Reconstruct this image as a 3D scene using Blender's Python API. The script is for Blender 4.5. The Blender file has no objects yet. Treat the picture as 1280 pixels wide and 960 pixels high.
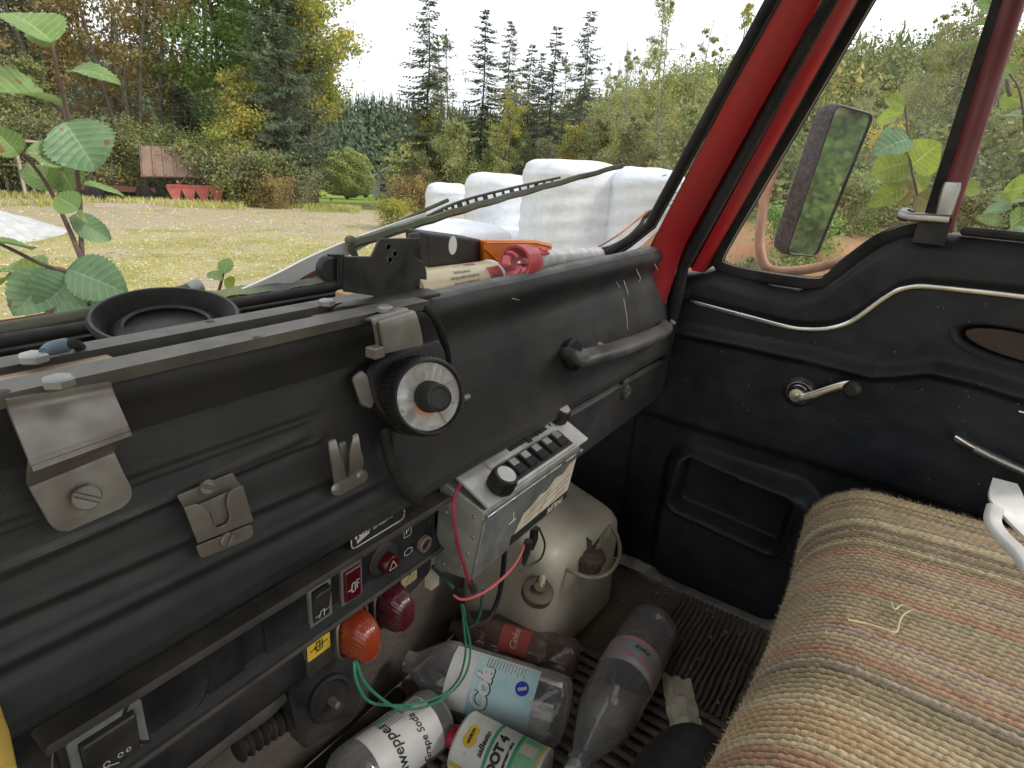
import bpy, bmesh, math, random
import numpy as np
from mathutils import Vector, Matrix, noise
rnd = random.Random(7)
PI = math.pi
S = bpy.context.scene
C = S.collection
# ------------------------------------------------------------------ camera (eye = world origin, X = truck right, Y = truck forward)
CX, CY = 640.0, 480.0
FOC = 756.965
def _dir(px, py):
    return Vector((px - CX, -(py - CY), -FOC)).normalized()
_X = _dir(1190, 232); _Y = _dir(-570, 107); _Z = _X.cross(_Y)
RM = Matrix((_X, _Y, _Z))                       # camera -> world rotation
cam = bpy.data.cameras.new('camera'); camo = bpy.data.objects.new('camera', cam); C.objects.link(camo)
cam.sensor_fit = 'HORIZONTAL'; cam.sensor_width = 36; cam.lens = 36 * FOC / 1280
cam.clip_start = 0.02; cam.clip_end = 2000
camo.matrix_world = RM.to_4x4()
S.camera = camo
S.view_settings.view_transform = 'Standard'; S.view_settings.look = 'None'
S.view_settings.exposure = 1.0; S.view_settings.gamma = 1
# ------------------------------------------------------------------ world: overcast daylight
SUN_EL, SUN_ROT = math.radians(38), math.radians(150)
w = bpy.data.worlds.new('World'); S.world = w; w.use_nodes = True
nt = w.node_tree; nt.nodes.clear()
sky = nt.nodes.new('ShaderNodeTexSky'); sky.sky_type = 'NISHITA'; sky.sun_disc = False
sky.sun_elevation = SUN_EL; sky.sun_rotation = SUN_ROT; sky.dust_density = 4; sky.air_density = 1.2; sky.ozone_density = 1
hsv = nt.nodes.new('ShaderNodeHueSaturation'); hsv.inputs['Saturation'].default_value = 0.12; hsv.inputs['Value'].default_value = 1.0
mixc = nt.nodes.new('ShaderNodeMix'); mixc.data_type = 'RGBA'; mixc.inputs[0].default_value = 0.72
tc = nt.nodes.new('ShaderNodeTexCoord'); cn = nt.nodes.new('ShaderNodeTexNoise'); cn.inputs['Scale'].default_value = 1.6; cn.inputs['Detail'].default_value = 6
cr = nt.nodes.new('ShaderNodeValToRGB'); cr.color_ramp.elements[0].position = .25; cr.color_ramp.elements[1].position = .75
cr.color_ramp.elements[0].color = (5.2, 5.5, 6.0, 1); cr.color_ramp.elements[1].color = (11.0, 11.1, 11.3, 1)
bg = nt.nodes.new('ShaderNodeBackground'); bg.inputs[1].default_value = 0.1
out = nt.nodes.new('ShaderNodeOutputWorld')
L = nt.links
L.new(sky.outputs[0], hsv.inputs['Color']); L.new(hsv.outputs[0], mixc.inputs[6])
L.new(tc.outputs['Generated'], cn.inputs['Vector']); L.new(cn.outputs[0], cr.inputs[0]); L.new(cr.outputs[0], mixc.inputs[7])
L.new(mixc.outputs[2], bg.inputs[0]); L.new(bg.outputs[0], out.inputs[0])
sl = bpy.data.lights.new('sun', 'SUN'); sl.energy = 1.0; sl.angle = math.radians(14); sl.color = (1, .96, .9)
so = bpy.data.objects.new('sun', sl); C.objects.link(so)
sd = Vector((math.sin(SUN_ROT) * math.cos(SUN_EL), math.cos(SUN_ROT) * math.cos(SUN_EL), math.sin(SUN_EL)))
so.rotation_euler = sd.to_track_quat('Z', 'Y').to_euler(); so.location = sd * 30
S.render.engine = 'CYCLES'
S.cycles.max_bounces = 8; S.cycles.transparent_max_bounces = 16; S.cycles.use_denoising = True

# ------------------------------------------------------------------ measuring helpers: a sight line meets a known plane of the cab
def ray(px, py):
    return RM @ Vector((px - CX, -(py - CY), -FOC)) / FOC
def PX(px, py, x): r = ray(px, py); return r * (x / r.x)
def PY(px, py, y): r = ray(px, py); return r * (y / r.y)
def PZ(px, py, z): r = ray(px, py); return r * (z / r.z)
def PD(px, py, d): r = ray(px, py); return r * (d / math.hypot(r.x, r.y))
V = Vector
# ------------------------------------------------------------------ objects
def thing(name, label, cat, loc=(0, 0, 0), group=None, rot=None):
    o = bpy.data.objects.new(name, None); C.objects.link(o); o.empty_display_size = .05
    M = Matrix.Translation(V(loc))
    if rot: M = M @ rot.to_4x4()
    o.matrix_world = M
    o['label'] = label; o['category'] = cat
    if group: o['group'] = group
    return o
def tag(o, label=None, cat=None, group=None, kind=None):
    if label: o['label'] = label
    if cat: o['category'] = cat
    if group: o['group'] = group
    if kind: o['kind'] = kind
    return o
def wm(o):
    m = o.matrix_basis.copy()
    return wm(o.parent) @ m if o.parent else m
class G:
    def __init__(s): s.v = []; s.f = []; s.uv = None
    def add(s, vs, fs):
        b = len(s.v); s.v.extend(V(p) for p in vs); s.f.extend(tuple(i + b for i in f) for f in fs); return s
    def grid(s, fn, nu, nv, closeu=False, closev=False, flip=False):
        b = len(s.v)
        for j in range(nv):
            for i in range(nu): s.v.append(V(fn(i / (nu if closeu else nu - 1), j / (nv if closev else nv - 1))))
        for j in range(nv if closev else nv - 1):
            for i in range(nu if closeu else nu - 1):
                a, c, d, e = b + j * nu + i, b + j * nu + (i + 1) % nu, b + ((j + 1) % nv) * nu + (i + 1) % nu, b + ((j + 1) % nv) * nu + i
                s.f.append((a, e, d, c) if flip else (a, c, d, e))
        return s
    def tube(s, pts, r, n=10, cap=True, flat=None):
        pts = [V(p) for p in pts]; m = len(pts)
        rs = r if isinstance(r, (list, tuple)) else [r] * m
        b = len(s.v); N = None
        for k, p in enumerate(pts):
            t = (pts[min(k + 1, m - 1)] - pts[max(k - 1, 0)])
            t = t.normalized() if t.length > 1e-9 else V((0, 0, 1))
            if N is None:
                N = t.orthogonal().normalized() if flat is None else (V(flat) - t * V(flat).dot(t)).normalized()
            else: N = (N - t * N.dot(t)).normalized()
            B = t.cross(N)
            for i in range(n):
                a = 2 * PI * i / n; s.v.append(p + (N * math.cos(a) + B * math.sin(a)) * rs[k])
        for k in range(m - 1):
            for i in range(n):
                j = (i + 1) % n; s.f.append((b + k * n + i, b + k * n + j, b + (k + 1) * n + j, b + (k + 1) * n + i))
        if cap:
            s.f.append(tuple(b + i for i in range(n))[::-1]); s.f.append(tuple(b + (m - 1) * n + i for i in range(n)))
        return s
    def sweep(s, pts, sec, up, cap=True, scale=None):
        """sweep a closed 2d section (a,b) along pts; a is across (t x up), b along up"""
        pts = [V(p) for p in pts]; m = len(pts); n = len(sec); b = len(s.v)
        for k, p in enumerate(pts):
            t = (pts[min(k + 1, m - 1)] - pts[max(k - 1, 0)]).normalized()
            U = V(up(k) if callable(up) else up); A = t.cross(U).normalized(); U2 = A.cross(t)
            q = scale[k] if scale else 1
            for (x, y) in sec: s.v.append(p + A * x * q + U2 * y * q)
        for k in range(m - 1):
            for i in range(n):
                j = (i + 1) % n; s.f.append((b + k * n + i, b + k * n + j, b + (k + 1) * n + j, b + (k + 1) * n + i))
        if cap:
            s.f.append(tuple(b + i for i in range(n))[::-1]); s.f.append(tuple(b + (m - 1) * n + i for i in range(n)))
        return s
    def lathe(s, prof, M=None, n=24, a0=0, a1=2 * PI, caps=(1, 1)):
        M = M or Matrix.Identity(4); full = abs(a1 - a0 - 2 * PI) < 1e-6; m = len(prof); b = len(s.v); cols = n if full else n + 1
        for (r, z) in prof:
            for i in range(cols):
                a = a0 + (a1 - a0) * i / n; s.v.append(M @ V((r * math.cos(a), r * math.sin(a), z)))
        for k in range(m - 1):
            for i in range(n):
                j = (i + 1) % cols; s.f.append((b + k * cols + i, b + k * cols + j, b + (k + 1) * cols + j, b + (k + 1) * cols + i))
        if full:
            if caps[0] and prof[0][0] > 1e-6: s.f.append(tuple(b + i for i in range(n))[::-1])
            if caps[1] and prof[-1][0] > 1e-6: s.f.append(tuple(b + (m - 1) * n + i for i in range(n)))
        return s
    def slab(s, out2, h, M=None, r=None, z0=0):
        """extrude a 2d outline by h with small rounded rims"""
        M = M or Matrix.Identity(4); n = len(out2); ar = sum(out2[i][0] * out2[(i + 1) % n][1] - out2[(i + 1) % n][0] * out2[i][1] for i in range(n))
        if ar < 0: out2 = out2[::-1]
        r = min(abs(h) * .3, .0015) if r is None else r
        ins = []
        for i in range(n):
            p, q, t = V(out2[i - 1]), V(out2[i]), V(out2[(i + 1) % n])
            e1 = (q - p).normalized() if (q - p).length > 1e-9 else V((1, 0)); e2 = (t - q).normalized() if (t - q).length > 1e-9 else e1
            nn = V((-e1.y - e2.y, e1.x + e2.x)); l = nn.length
            nn = nn / l if l > 1e-6 else V((-e1.y, e1.x)); ins.append(q + nn * r / max(.5, (1 + e1.dot(e2)) / 2) ** .5)
        b = len(s.v)
        if r > 0: L_ = [(ins, z0), (out2, z0 + r), (out2, z0 + h - r), (ins, z0 + h)]
        else: L_ = [(out2, z0), (out2, z0 + h)]
        for (pl, z) in L_:
            for p in pl: s.v.append(M @ V((p[0], p[1], z)))
        for k in range(len(L_) - 1):
            for i in range(n):
                j = (i + 1) % n; s.f.append((b + k * n + i, b + k * n + j, b + (k + 1) * n + j, b + (k + 1) * n + i))
        s.f.append(tuple(b + i for i in range(n))[::-1]); s.f.append(tuple(b + (len(L_) - 1) * n + i for i in range(n)))
        return s
    def box(s, c, d, M=None, r=.0015):
        M = M or Matrix.Identity(4)
        return s.slab([(-d[0] / 2, -d[1] / 2), (d[0] / 2, -d[1] / 2), (d[0] / 2, d[1] / 2), (-d[0] / 2, d[1] / 2)], d[2], M @ Matrix.Translation(V(c)) @ Matrix.Translation((0, 0, -d[2] / 2)), r)
    def strip(s, pts, wv, t, nrm=None):
        """bent sheet: pts is the centre path, wv the width vector, t its thickness"""
        pts = [V(p) for p in pts]; wv = V(wv); m = len(pts); b = len(s.v)
        for k, p in enumerate(pts):
            tt = (pts[min(k + 1, m - 1)] - pts[max(k - 1, 0)]).normalized(); N = tt.cross(wv).normalized() * t / 2
            for q in (p - wv / 2 - N, p + wv / 2 - N, p + wv / 2 + N, p - wv / 2 + N): s.v.append(q)
        for k in range(m - 1):
            for i in range(4):
                j = (i + 1) % 4; s.f.append((b + k * 4 + i, b + k * 4 + j, b + k * 4 + 4 + j, b + k * 4 + 4 + i))
        s.f.append((b + 3, b + 2, b + 1, b)); e = b + (m - 1) * 4; s.f.append((e, e + 1, e + 2, e + 3))
        return s
def obj(name, g, m, parent=None, smooth=True, ang=42, kind=None, label=None, uvs=None):
    me = bpy.data.meshes.new(name)
    vs = g.v
    if parent is not None:
        inv = wm(parent).inverted(); vs = [inv @ v for v in vs]
    me.from_pydata([tuple(v) for v in vs], [], g.f)
    if m is not None: me.materials.append(m)
    if smooth and len(g.f):
        me.polygons.foreach_set('use_smooth', [True] * len(me.polygons)); me.set_sharp_from_angle(angle=math.radians(ang))
    me.update()
    o = bpy.data.objects.new(name, me); C.objects.link(o)
    if parent is not None: o.parent = parent
    if kind: o['kind'] = kind
    if label: o['label'] = label
    return o
def frame(o, z, x=None):
    """matrix whose +Z looks along z and whose X is as near x as can be"""
    z = V(z).normalized(); x = V(x) if x is not None else z.orthogonal(); x = (x - z * x.dot(z)).normalized(); y = z.cross(x)
    M = Matrix((x, y, z)).transposed().to_4x4(); M.translation = V(o); return M
def rrect(w, h, r, n=4, cx=0, cy=0):
    o = []
    for (sx, sy, a0) in ((1, 1, 0), (-1, 1, PI / 2), (-1, -1, PI), (1, -1, 3 * PI / 2)):
        for k in range(n + 1):
            a = a0 + PI / 2 * k / n; o.append((cx + sx * (w / 2 - r) + r * math.cos(a), cy + sy * (h / 2 - r) + r * math.sin(a)))
    return o
def rpoly(pts, r, n=3):
    """round the corners of a polygon"""
    o = []; m = len(pts)
    for i in range(m):
        p, q, t = V(pts[i - 1]), V(pts[i]), V(pts[(i + 1) % m]); a = (p - q); b = (t - q); rr = min(r, a.length * .45, b.length * .45)
        A = q + a.normalized() * rr; B = q + b.normalized() * rr
        for k in range(n + 1):
            u = k / n; o.append(tuple((1 - u) ** 2 * A + 2 * u * (1 - u) * q + u * u * B))
    return o
def disc(r, n=20, cx=0, cy=0, ry=None): return [(cx + r * math.cos(2 * PI * i / n), cy + (ry or r) * math.sin(2 * PI * i / n)) for i in range(n)]
def spl(pts, n=8):
    """Catmull-Rom through the points"""
    P = [V(p) for p in pts]; P = [P[0] * 2 - P[1]] + P + [P[-1] * 2 - P[-2]]; o = []
    for k in range(1, len(P) - 2):
        for i in range(n):
            t = i / n; a, b, c, d = P[k - 1], P[k], P[k + 1], P[k + 2]
            o.append(.5 * ((2 * b) + (c - a) * t + (2 * a - 5 * b + 4 * c - d) * t * t + (-a + 3 * b - 3 * c + d) * t ** 3))
    o.append(P[-2]); return o
def lerp(xs, ys, x):
    return float(np.interp(x, xs, ys))
def sm(a, b, x):
    t = max(0, min(1, (x - a) / (b - a))); return t * t * (3 - 2 * t)
_tc = {}
def text_g(s, size, shear=0, bold=0, fn=None, g=None):
    """flat print: the letters as a mesh; fn maps (u, v) to a 3D point"""
    cu = bpy.data.curves.new('t', 'FONT'); cu.body = s; cu.size = size; cu.shear = shear; cu.offset = bold; cu.align_x = 'CENTER'; cu.align_y = 'CENTER'; cu.resolution_u = 3
    o = bpy.data.objects.new('t', cu); me = o.to_mesh(); g = g or G()
    g.add([fn(v.co.x, v.co.y) for v in me.vertices], [tuple(p.vertices) for p in me.polygons])
    o.to_mesh_clear(); bpy.data.objects.remove(o); bpy.data.curves.remove(cu); return g

# ------------------------------------------------------------------ materials
def mat(name, c1, c2=None, rough=.6, r2=None, metal=0, ns=12, bump=.15, bs=300, spec=.5, coat=0, trans=0, sss=0, dust=None, dfac=.5, dscale=6, scratch=0, det=6, top=None, voronoi=False, blo=.35, bhi=.65, alpha=1, bdist=.002):
    m = bpy.data.materials.new(name); m.use_nodes = True; t = m.node_tree; n = t.nodes; l = t.links; b = n['Principled BSDF']
    tcn = n.new('ShaderNodeTexCoord'); co = tcn.outputs['Object']
    b.inputs['Roughness'].default_value = rough; b.inputs['Metallic'].default_value = metal; b.inputs['Specular IOR Level'].default_value = spec
    b.inputs['Coat Weight'].default_value = coat; b.inputs['Transmission Weight'].default_value = trans; b.inputs['Alpha'].default_value = alpha
    if sss: b.inputs['Subsurface Weight'].default_value = sss; b.inputs['Subsurface Radius'].default_value = (.02, .012, .006); b.inputs['Subsurface Scale'].default_value = .5
    def nz(scale, d=det, rg=.55):
        q = n.new('ShaderNodeTexNoise'); q.inputs['Scale'].default_value = scale; q.inputs['Detail'].default_value = d; q.inputs['Roughness'].default_value = rg; l.new(co, q.inputs['Vector']); return q.outputs[0]
    def ramp(src, a, bb, ca=(0, 0, 0, 1), cb=(1, 1, 1, 1)):
        q = n.new('ShaderNodeValToRGB'); e = q.color_ramp.elements; e[0].position = a; e[1].position = bb; e[0].color = ca; e[1].color = cb; l.new(src, q.inputs[0]); return q.outputs[0]
    def mx(f, a, bb):
        q = n.new('ShaderNodeMix'); q.data_type = 'RGBA'
        for i, x in ((0, f), (6, a), (7, bb)):
            if hasattr(x, 'is_output') or isinstance(x, bpy.types.NodeSocket): l.new(x, q.inputs[i])
            elif isinstance(x, tuple): q.inputs[i].default_value = (*x[:3], 1)
            else: q.inputs[i].default_value = x
        return q.outputs[2]
    c2 = c2 or tuple(x * .8 for x in c1)
    f = ramp(nz(ns), blo, bhi); col = mx(f, c1, c2)
    if dust:
        q = n.new('ShaderNodeMath'); q.operation = 'MULTIPLY'; l.new(ramp(nz(dscale, 8, .65), .38, .75), q.inputs[0]); q.inputs[1].default_value = dfac
        col = mx(q.outputs[0], col, dust)
    if scratch:
        mp = n.new('ShaderNodeMapping'); mp.inputs['Scale'].default_value = (9, 60, 25); mp.inputs['Rotation'].default_value = (.5, .3, .7); l.new(co, mp.inputs[0])
        q = n.new('ShaderNodeTexNoise'); q.inputs['Scale'].default_value = 2; q.inputs['Detail'].default_value = 10; q.inputs['Roughness'].default_value = .75; l.new(mp.outputs[0], q.inputs['Vector'])
        k = n.new('ShaderNodeMath'); k.operation = 'MULTIPLY'; k.inputs[1].default_value = scratch; l.new(ramp(q.outputs[0], .66, .74), k.inputs[0])
        col = mx(k.outputs[0], col, (.45, .45, .44))
    if top:
        ge = n.new('ShaderNodeNewGeometry'); sp = n.new('ShaderNodeSeparateXYZ'); l.new(ge.outputs['True Normal'], sp.inputs[0]); q = n.new('ShaderNodeMapRange'); q.inputs[1].default_value = .55; q.inputs[2].default_value = .95; q.inputs[4].default_value = .75; l.new(sp.outputs[2], q.inputs[0]); k = n.new('ShaderNodeMath'); k.operation = 'MULTIPLY'; l.new(q.outputs[0], k.inputs[0]); l.new(ramp(nz(30), .2, .6), k.inputs[1]); col = mx(k.outputs[0], col, top)  # upward faces paler: settled dust and sky sheen put into the colour
    l.new(col, b.inputs['Base Color'])
    if r2 is not None:
        q = n.new('ShaderNodeMapRange'); q.inputs[1].default_value = .35; q.inputs[2].default_value = .65; q.inputs[3].default_value = rough; q.inputs[4].default_value = r2; l.new(nz(ns * 2.3), q.inputs[0]); l.new(q.outputs[0], b.inputs['Roughness'])
    if bump:
        q = n.new('ShaderNodeBump'); q.inputs['Strength'].default_value = bump; q.inputs['Distance'].default_value = bdist
        if voronoi:
            vn = n.new('ShaderNodeTexVoronoi'); vn.inputs['Scale'].default_value = bs; l.new(co, vn.inputs['Vector']); l.new(vn.outputs[0], q.inputs['Height'])
        else: l.new(nz(bs, 3), q.inputs['Height'])
        l.new(q.outputs[0], b.inputs['Normal'])
    return m
DUST = (.22, .19, .15)
M_dash = mat('dash_vinyl', (.014, .0155, .018), (.024, .025, .027), .42, .60, ns=6, bump=.16, bs=900, dust=DUST, dfac=.18, dscale=5, scratch=.30, voronoi=True, spec=.35, top=(.20, .197, .19))
M_door = mat('door_vinyl', (.008, .010, .014), (.011, .013, .017), .40, .52, ns=5, bump=.12, bs=900, dust=(.16, .15, .14), dfac=.18, dscale=4, scratch=.12, voronoi=True, spec=.25)
M_blk = mat('black_plastic', (.008, .008, .010), (.012, .012, .014), .38, .58, spec=.35, ns=15, bump=.15, bs=350, dust=DUST, dfac=.18, dscale=14)
M_blkr = mat('black_rubber', (.007, .007, .008), (.011, .011, .012), .62, .8, spec=.25, ns=20, bump=.2, bs=200, dust=DUST, dfac=.15, dscale=9)
M_panel = mat('switch_panel_black', (.005, .006, .009), (.008, .009, .012), .42, .6, spec=.25, ns=12, bump=.1, bs=300, dust=DUST, dfac=.14, dscale=12)
M_ledge = mat('dusty_ledge', (.06, .052, .042), (.025, .023, .021), .75, ns=30, bump=.3, bs=200)
M_blkm = mat('black_painted_steel', (.012, .013, .015), (.02, .02, .021), .42, .65, ns=16, bump=.12, bs=180, dust=(.28, .23, .17), dfac=.28, dscale=9, scratch=.25, spec=.5)
M_rail = mat('dusty_black_steel', (.022, .022, .023), (.05, .046, .042), .45, .7, ns=14, bump=.12, bs=160, dust=(.26, .23, .18), dfac=.4, dscale=8, top=(.16, .15, .135))
M_steel = mat('dull_steel', (.34, .325, .295), (.22, .205, .185), .42, .6, metal=.6, ns=16, bump=.12, bs=120, dust=(.14, .10, .07), dfac=.6, dscale=14)
M_zinc = mat('zinc_plate', (.46, .47, .45), (.30, .31, .30), .38, .6, metal=.7, ns=22, bump=.1, bs=90, dust=(.13, .12, .09), dfac=.55, dscale=12)
M_worn = mat('worn_chrome', (.42, .42, .41), (.28, .27, .26), .2, .4, metal=.9, ns=14, bump=.05, bs=60)
M_chrome = mat('chrome', (.78, .78, .77), (.55, .55, .54), .12, .3, metal=1, ns=12, bump=.03, bs=60, dust=(.3, .27, .22), dfac=.3, dscale=20)
M_alu = mat('brushed_faceplate', (.66, .65, .63), (.50, .49, .47), .35, .5, metal=.45, ns=20, bump=.08, bs=200, dust=(.2, .17, .13), dfac=.35, dscale=18)
M_red = mat('red_paint', (.42, .009, .017), (.33, .008, .014), .35, .5, ns=4, bump=.06, bs=60, coat=.15, spec=.35, dust=(.16, .045, .04), dfac=.6, dscale=9, scratch=.25)
M_redd = mat('maroon_paint', (.10, .006, .010), (.13, .01, .012), .4, .55, ns=6, bump=.06, bs=60, dust=(.18, .08, .07), dfac=.25, dscale=6)
M_wood = mat('raw_wood', (.42, .33, .23), (.30, .23, .16), .75, ns=9, bump=.3, bs=90, dust=(.5, .43, .34), dfac=.5, dscale=5)
M_wooddk = mat('dark_wood_veneer', (.035, .014, .009), (.014, .008, .006), .35, ns=30, bump=.1)
M_floor = mat('floor_rubber', (.065, .057, .048), (.115, .10, .08), .7, .9, ns=9, bump=.5, bs=120, dust=(.20, .165, .12), dfac=.75, dscale=5, bdist=.004)
M_toe = mat('toe_board_mat', (.05, .042, .035), (.085, .068, .056), .85, ns=8, bump=.7, bs=90, dust=(.17, .13, .1), dfac=.5, dscale=6, bdist=.005)
M_jerry = mat('yellowed_plastic', (.56, .51, .42), (.40, .36, .28), .42, .6, ns=5, bump=.12, bs=40, sss=.15, dust=(.12, .10, .07), dfac=.55, dscale=6)
M_brown = mat('brown_cap', (.07, .045, .035), (.1, .07, .05), .6, ns=20, bump=.2, dust=DUST, dfac=.3)
M_white = mat('white_plastic', (.58, .58, .56), (.48, .48, .46), .4, .55, ns=20, bump=.1, dust=(.35, .3, .25), dfac=.35, dscale=16)
M_paper = mat('dirty_paper', (.62, .57, .47), (.5, .44, .34), .85, ns=12, bump=.4, bs=60, dust=(.28, .18, .1), dfac=.45, dscale=14)
M_paperw = mat('label_paper', (.66, .66, .64), (.56, .56, .54), .5, ns=10, bump=.3, bs=40, dust=(.3, .27, .22), dfac=.3, dscale=12)
M_ink = mat('black_ink', (.02, .02, .02), rough=.6, bump=0)
M_inkw = mat('white_ink', (.7, .7, .68), rough=.6, bump=0)
M_inkg = mat('grey_ink', (.22, .2, .18), rough=.6, bump=0)
M_grn = mat('green_print', (.03, .24, .12), (.04, .3, .16), .45, ns=30, bump=0)
M_grnl = mat('pale_green_print', (.25, .48, .32), (.13, .40, .22), .45, ns=40, bump=0)
M_yel = mat('yellow_print', (.72, .48, .03), (.6, .4, .03), .45, ns=20, bump=.05, dust=(.25, .2, .12), dfac=.3, dscale=20)
M_yelp = mat('pale_yellow_plate', (.5, .42, .2), (.42, .35, .16), .5, ns=20, bump=.05, dust=DUST, dfac=.4)
M_pinkcap = mat('crimson_cap', (.50, .02, .06), (.4, .015, .045), .4, bump=.1)
M_pink = mat('pink_print', (.75, .33, .40), (.66, .28, .35), .4, bump=.05)
M_silver = mat('silver_label', (.50, .51, .52), (.38, .40, .41), .35, .5, metal=.3, ns=20, bump=.15, bs=40)
M_blue = mat('pale_blue_label', (.20, .48, .58), (.50, .62, .64), .45, ns=9, bump=.25, bs=30, dust=(.4, .42, .40), dfac=.3)
M_dkblue = mat('blue_badge', (.02, .03, .35), rough=.4, bump=0)
M_greyw = mat('pale_lettering', (.60, .63, .62), rough=.5, bump=0)
M_redl = mat('red_label', (.42, .05, .04), (.35, .05, .04), .5, ns=20, bump=.05, dust=(.4, .3, .25), dfac=.35)
M_can = mat('cream_label', (.60, .46, .20), (.60, .54, .38), .35, ns=14, bump=.05, bs=60, coat=.2, dust=(.45, .3, .12), dfac=.4, dscale=20)
M_orange = mat('orange_plastic', (.85, .24, .01), (.78, .20, .01), .3, ns=12, bump=.03, sss=.25, coat=.3)
M_torchw = mat('silver_torch_body', (.66, .66, .66), (.50, .49, .49), .3, .55, metal=.35, ns=30, bump=.15, bs=80, dust=(.3, .28, .26), dfac=.5, dscale=30)
M_torchr = mat('red_torch_plastic', (.62, .05, .07), (.55, .04, .06), .35, bump=.05, sss=.2, dust=(.6, .35, .33), dfac=.3, dscale=30)
M_knit_hair = None
M_wireg = mat('green_wire', (.02, .26, .15), rough=.4, bump=0, dust=(.1, .2, .13), dfac=.4, dscale=30)
M_wirer = mat('magenta_wire', (.36, .015, .06), rough=.4, bump=0, dust=(.3, .12, .12), dfac=.3, dscale=30)
M_wirep = mat('pink_wire', (.55, .10, .11), rough=.4, bump=0)
M_swred = mat('dark_red_button', (.085, .004, .008), (.06, .003, .006), .3, ns=30, bump=.05, coat=.3)
M_lensr = mat('dark_red_lens', (.045, .003, .010), (.075, .004, .012), .16, .3, ns=14, bump=.1, bs=60, coat=.6, sss=.15, dust=(.25, .15, .15), dfac=.18, dscale=20)
M_lenso = mat('orange_lens', (.20, .018, .006), (.30, .036, .010), .16, .35, ns=12, bump=.1, bs=60, coat=.6, sss=.3, dust=(.3, .15, .08), dfac=.25, dscale=20)
M_caul = mat('grey_sealant', (.42, .40, .37), (.22, .21, .19), .8, ns=30, bump=.5, bs=60)
M_rust = mat('rusty_tube', (.34, .13, .06), (.48, .26, .16), .7, ns=22, bump=.25, bs=80, dust=(.6, .5, .42), dfac=.4, dscale=14)
M_mirh = mat('mirror_housing', (.035, .028, .035), (.055, .045, .052), .6, ns=60, bump=.4, bs=150, dust=(.28, .2, .19), dfac=.45, dscale=120)
M_mirg = mat('mirror_glass', (.85, .87, .85), rough=.04, metal=.95, dust=(.5, .48, .42), dfac=.12, dscale=9, bump=0, c2=(.8, .82, .8))
M_wiper = mat('weathered_wiper', (.10, .095, .065), (.035, .033, .028), .7, ns=25, bump=.4, bs=90, dust=(.20, .24, .08), dfac=.45, dscale=12)
M_white_arm = mat('white_paint_chipped', (.78, .78, .76), (.7, .7, .68), .35, ns=12, bump=.05, dust=(.4, .38, .35), dfac=.25)
M_moss = mat('mossy_cowl', (.09, .10, .09), (.05, .06, .055), .7, ns=12, bump=.4, bs=80, dust=(.26, .30, .07), dfac=.9, dscale=9)
def pet(name, col, fac, rough=.12):
    m = bpy.data.materials.new(name); m.use_nodes = True; t = m.node_tree; n = t.nodes; l = t.links; b = n['Principled BSDF']
    tr = n.new('ShaderNodeBsdfTransparent'); tr.inputs[0].default_value = (.94, .94, .94, 1)
    b.inputs['Base Color'].default_value = (*col, 1); b.inputs['Roughness'].default_value = rough; b.inputs['Specular IOR Level'].default_value = .8
    lw = n.new('ShaderNodeLayerWeight'); lw.inputs[0].default_value = .35
    q = n.new('ShaderNodeTexNoise'); q.inputs['Scale'].default_value = 18; q.inputs['Detail'].default_value = 8; tcn = n.new('ShaderNodeTexCoord'); l.new(tcn.outputs['Object'], q.inputs['Vector'])
    mr = n.new('ShaderNodeMapRange'); mr.inputs[1].default_value = .35; mr.inputs[2].default_value = .7; mr.inputs[3].default_value = fac * .6; mr.inputs[4].default_value = fac * 1.5; l.new(q.outputs[0], mr.inputs[0])
    ad = n.new('ShaderNodeMath'); ad.operation = 'MULTIPLY_ADD'; l.new(lw.outputs['Facing'], ad.inputs[0]); ad.inputs[1].default_value = .26; l.new(mr.outputs[0], ad.inputs[2]); ad.use_clamp = True
    bp = n.new('ShaderNodeBump'); bp.inputs['Strength'].default_value = .5; bp.inputs['Distance'].default_value = .003; q2 = n.new('ShaderNodeTexNoise'); q2.inputs['Scale'].default_value = 25; l.new(tcn.outputs['Object'], q2.inputs['Vector']); l.new(q2.outputs[0], bp.inputs['Height']); l.new(bp.outputs[0], b.inputs['Normal'])
    gl = n.new('ShaderNodeBsdfGlossy'); gl.inputs['Roughness'].default_value = rough * .8; l.new(bp.outputs[0], gl.inputs['Normal']); fz_ = n.new('ShaderNodeFresnel'); fz_.inputs[0].default_value = 1.55; l.new(bp.outputs[0], fz_.inputs['Normal']); g1 = n.new('ShaderNodeMixShader'); l.new(fz_.outputs[0], g1.inputs[0]); l.new(tr.outputs[0], g1.inputs[1]); l.new(gl.outputs[0], g1.inputs[2])
    ms = n.new('ShaderNodeMixShader'); l.new(ad.outputs[0], ms.inputs[0]); l.new(g1.outputs[0], ms.inputs[1]); l.new(b.outputs[0], ms.inputs[2]); l.new(ms.outputs[0], n['Material Output'].inputs[0]); return m
M_pet = pet('clear_dirty_pet', (.66, .65, .66), .12, .05)
M_petb = pet('brownish_pet', (.22, .13, .12), .45)
M_petl = pet('milky_liquid', (.62, .58, .48), .30, .3)
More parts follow.
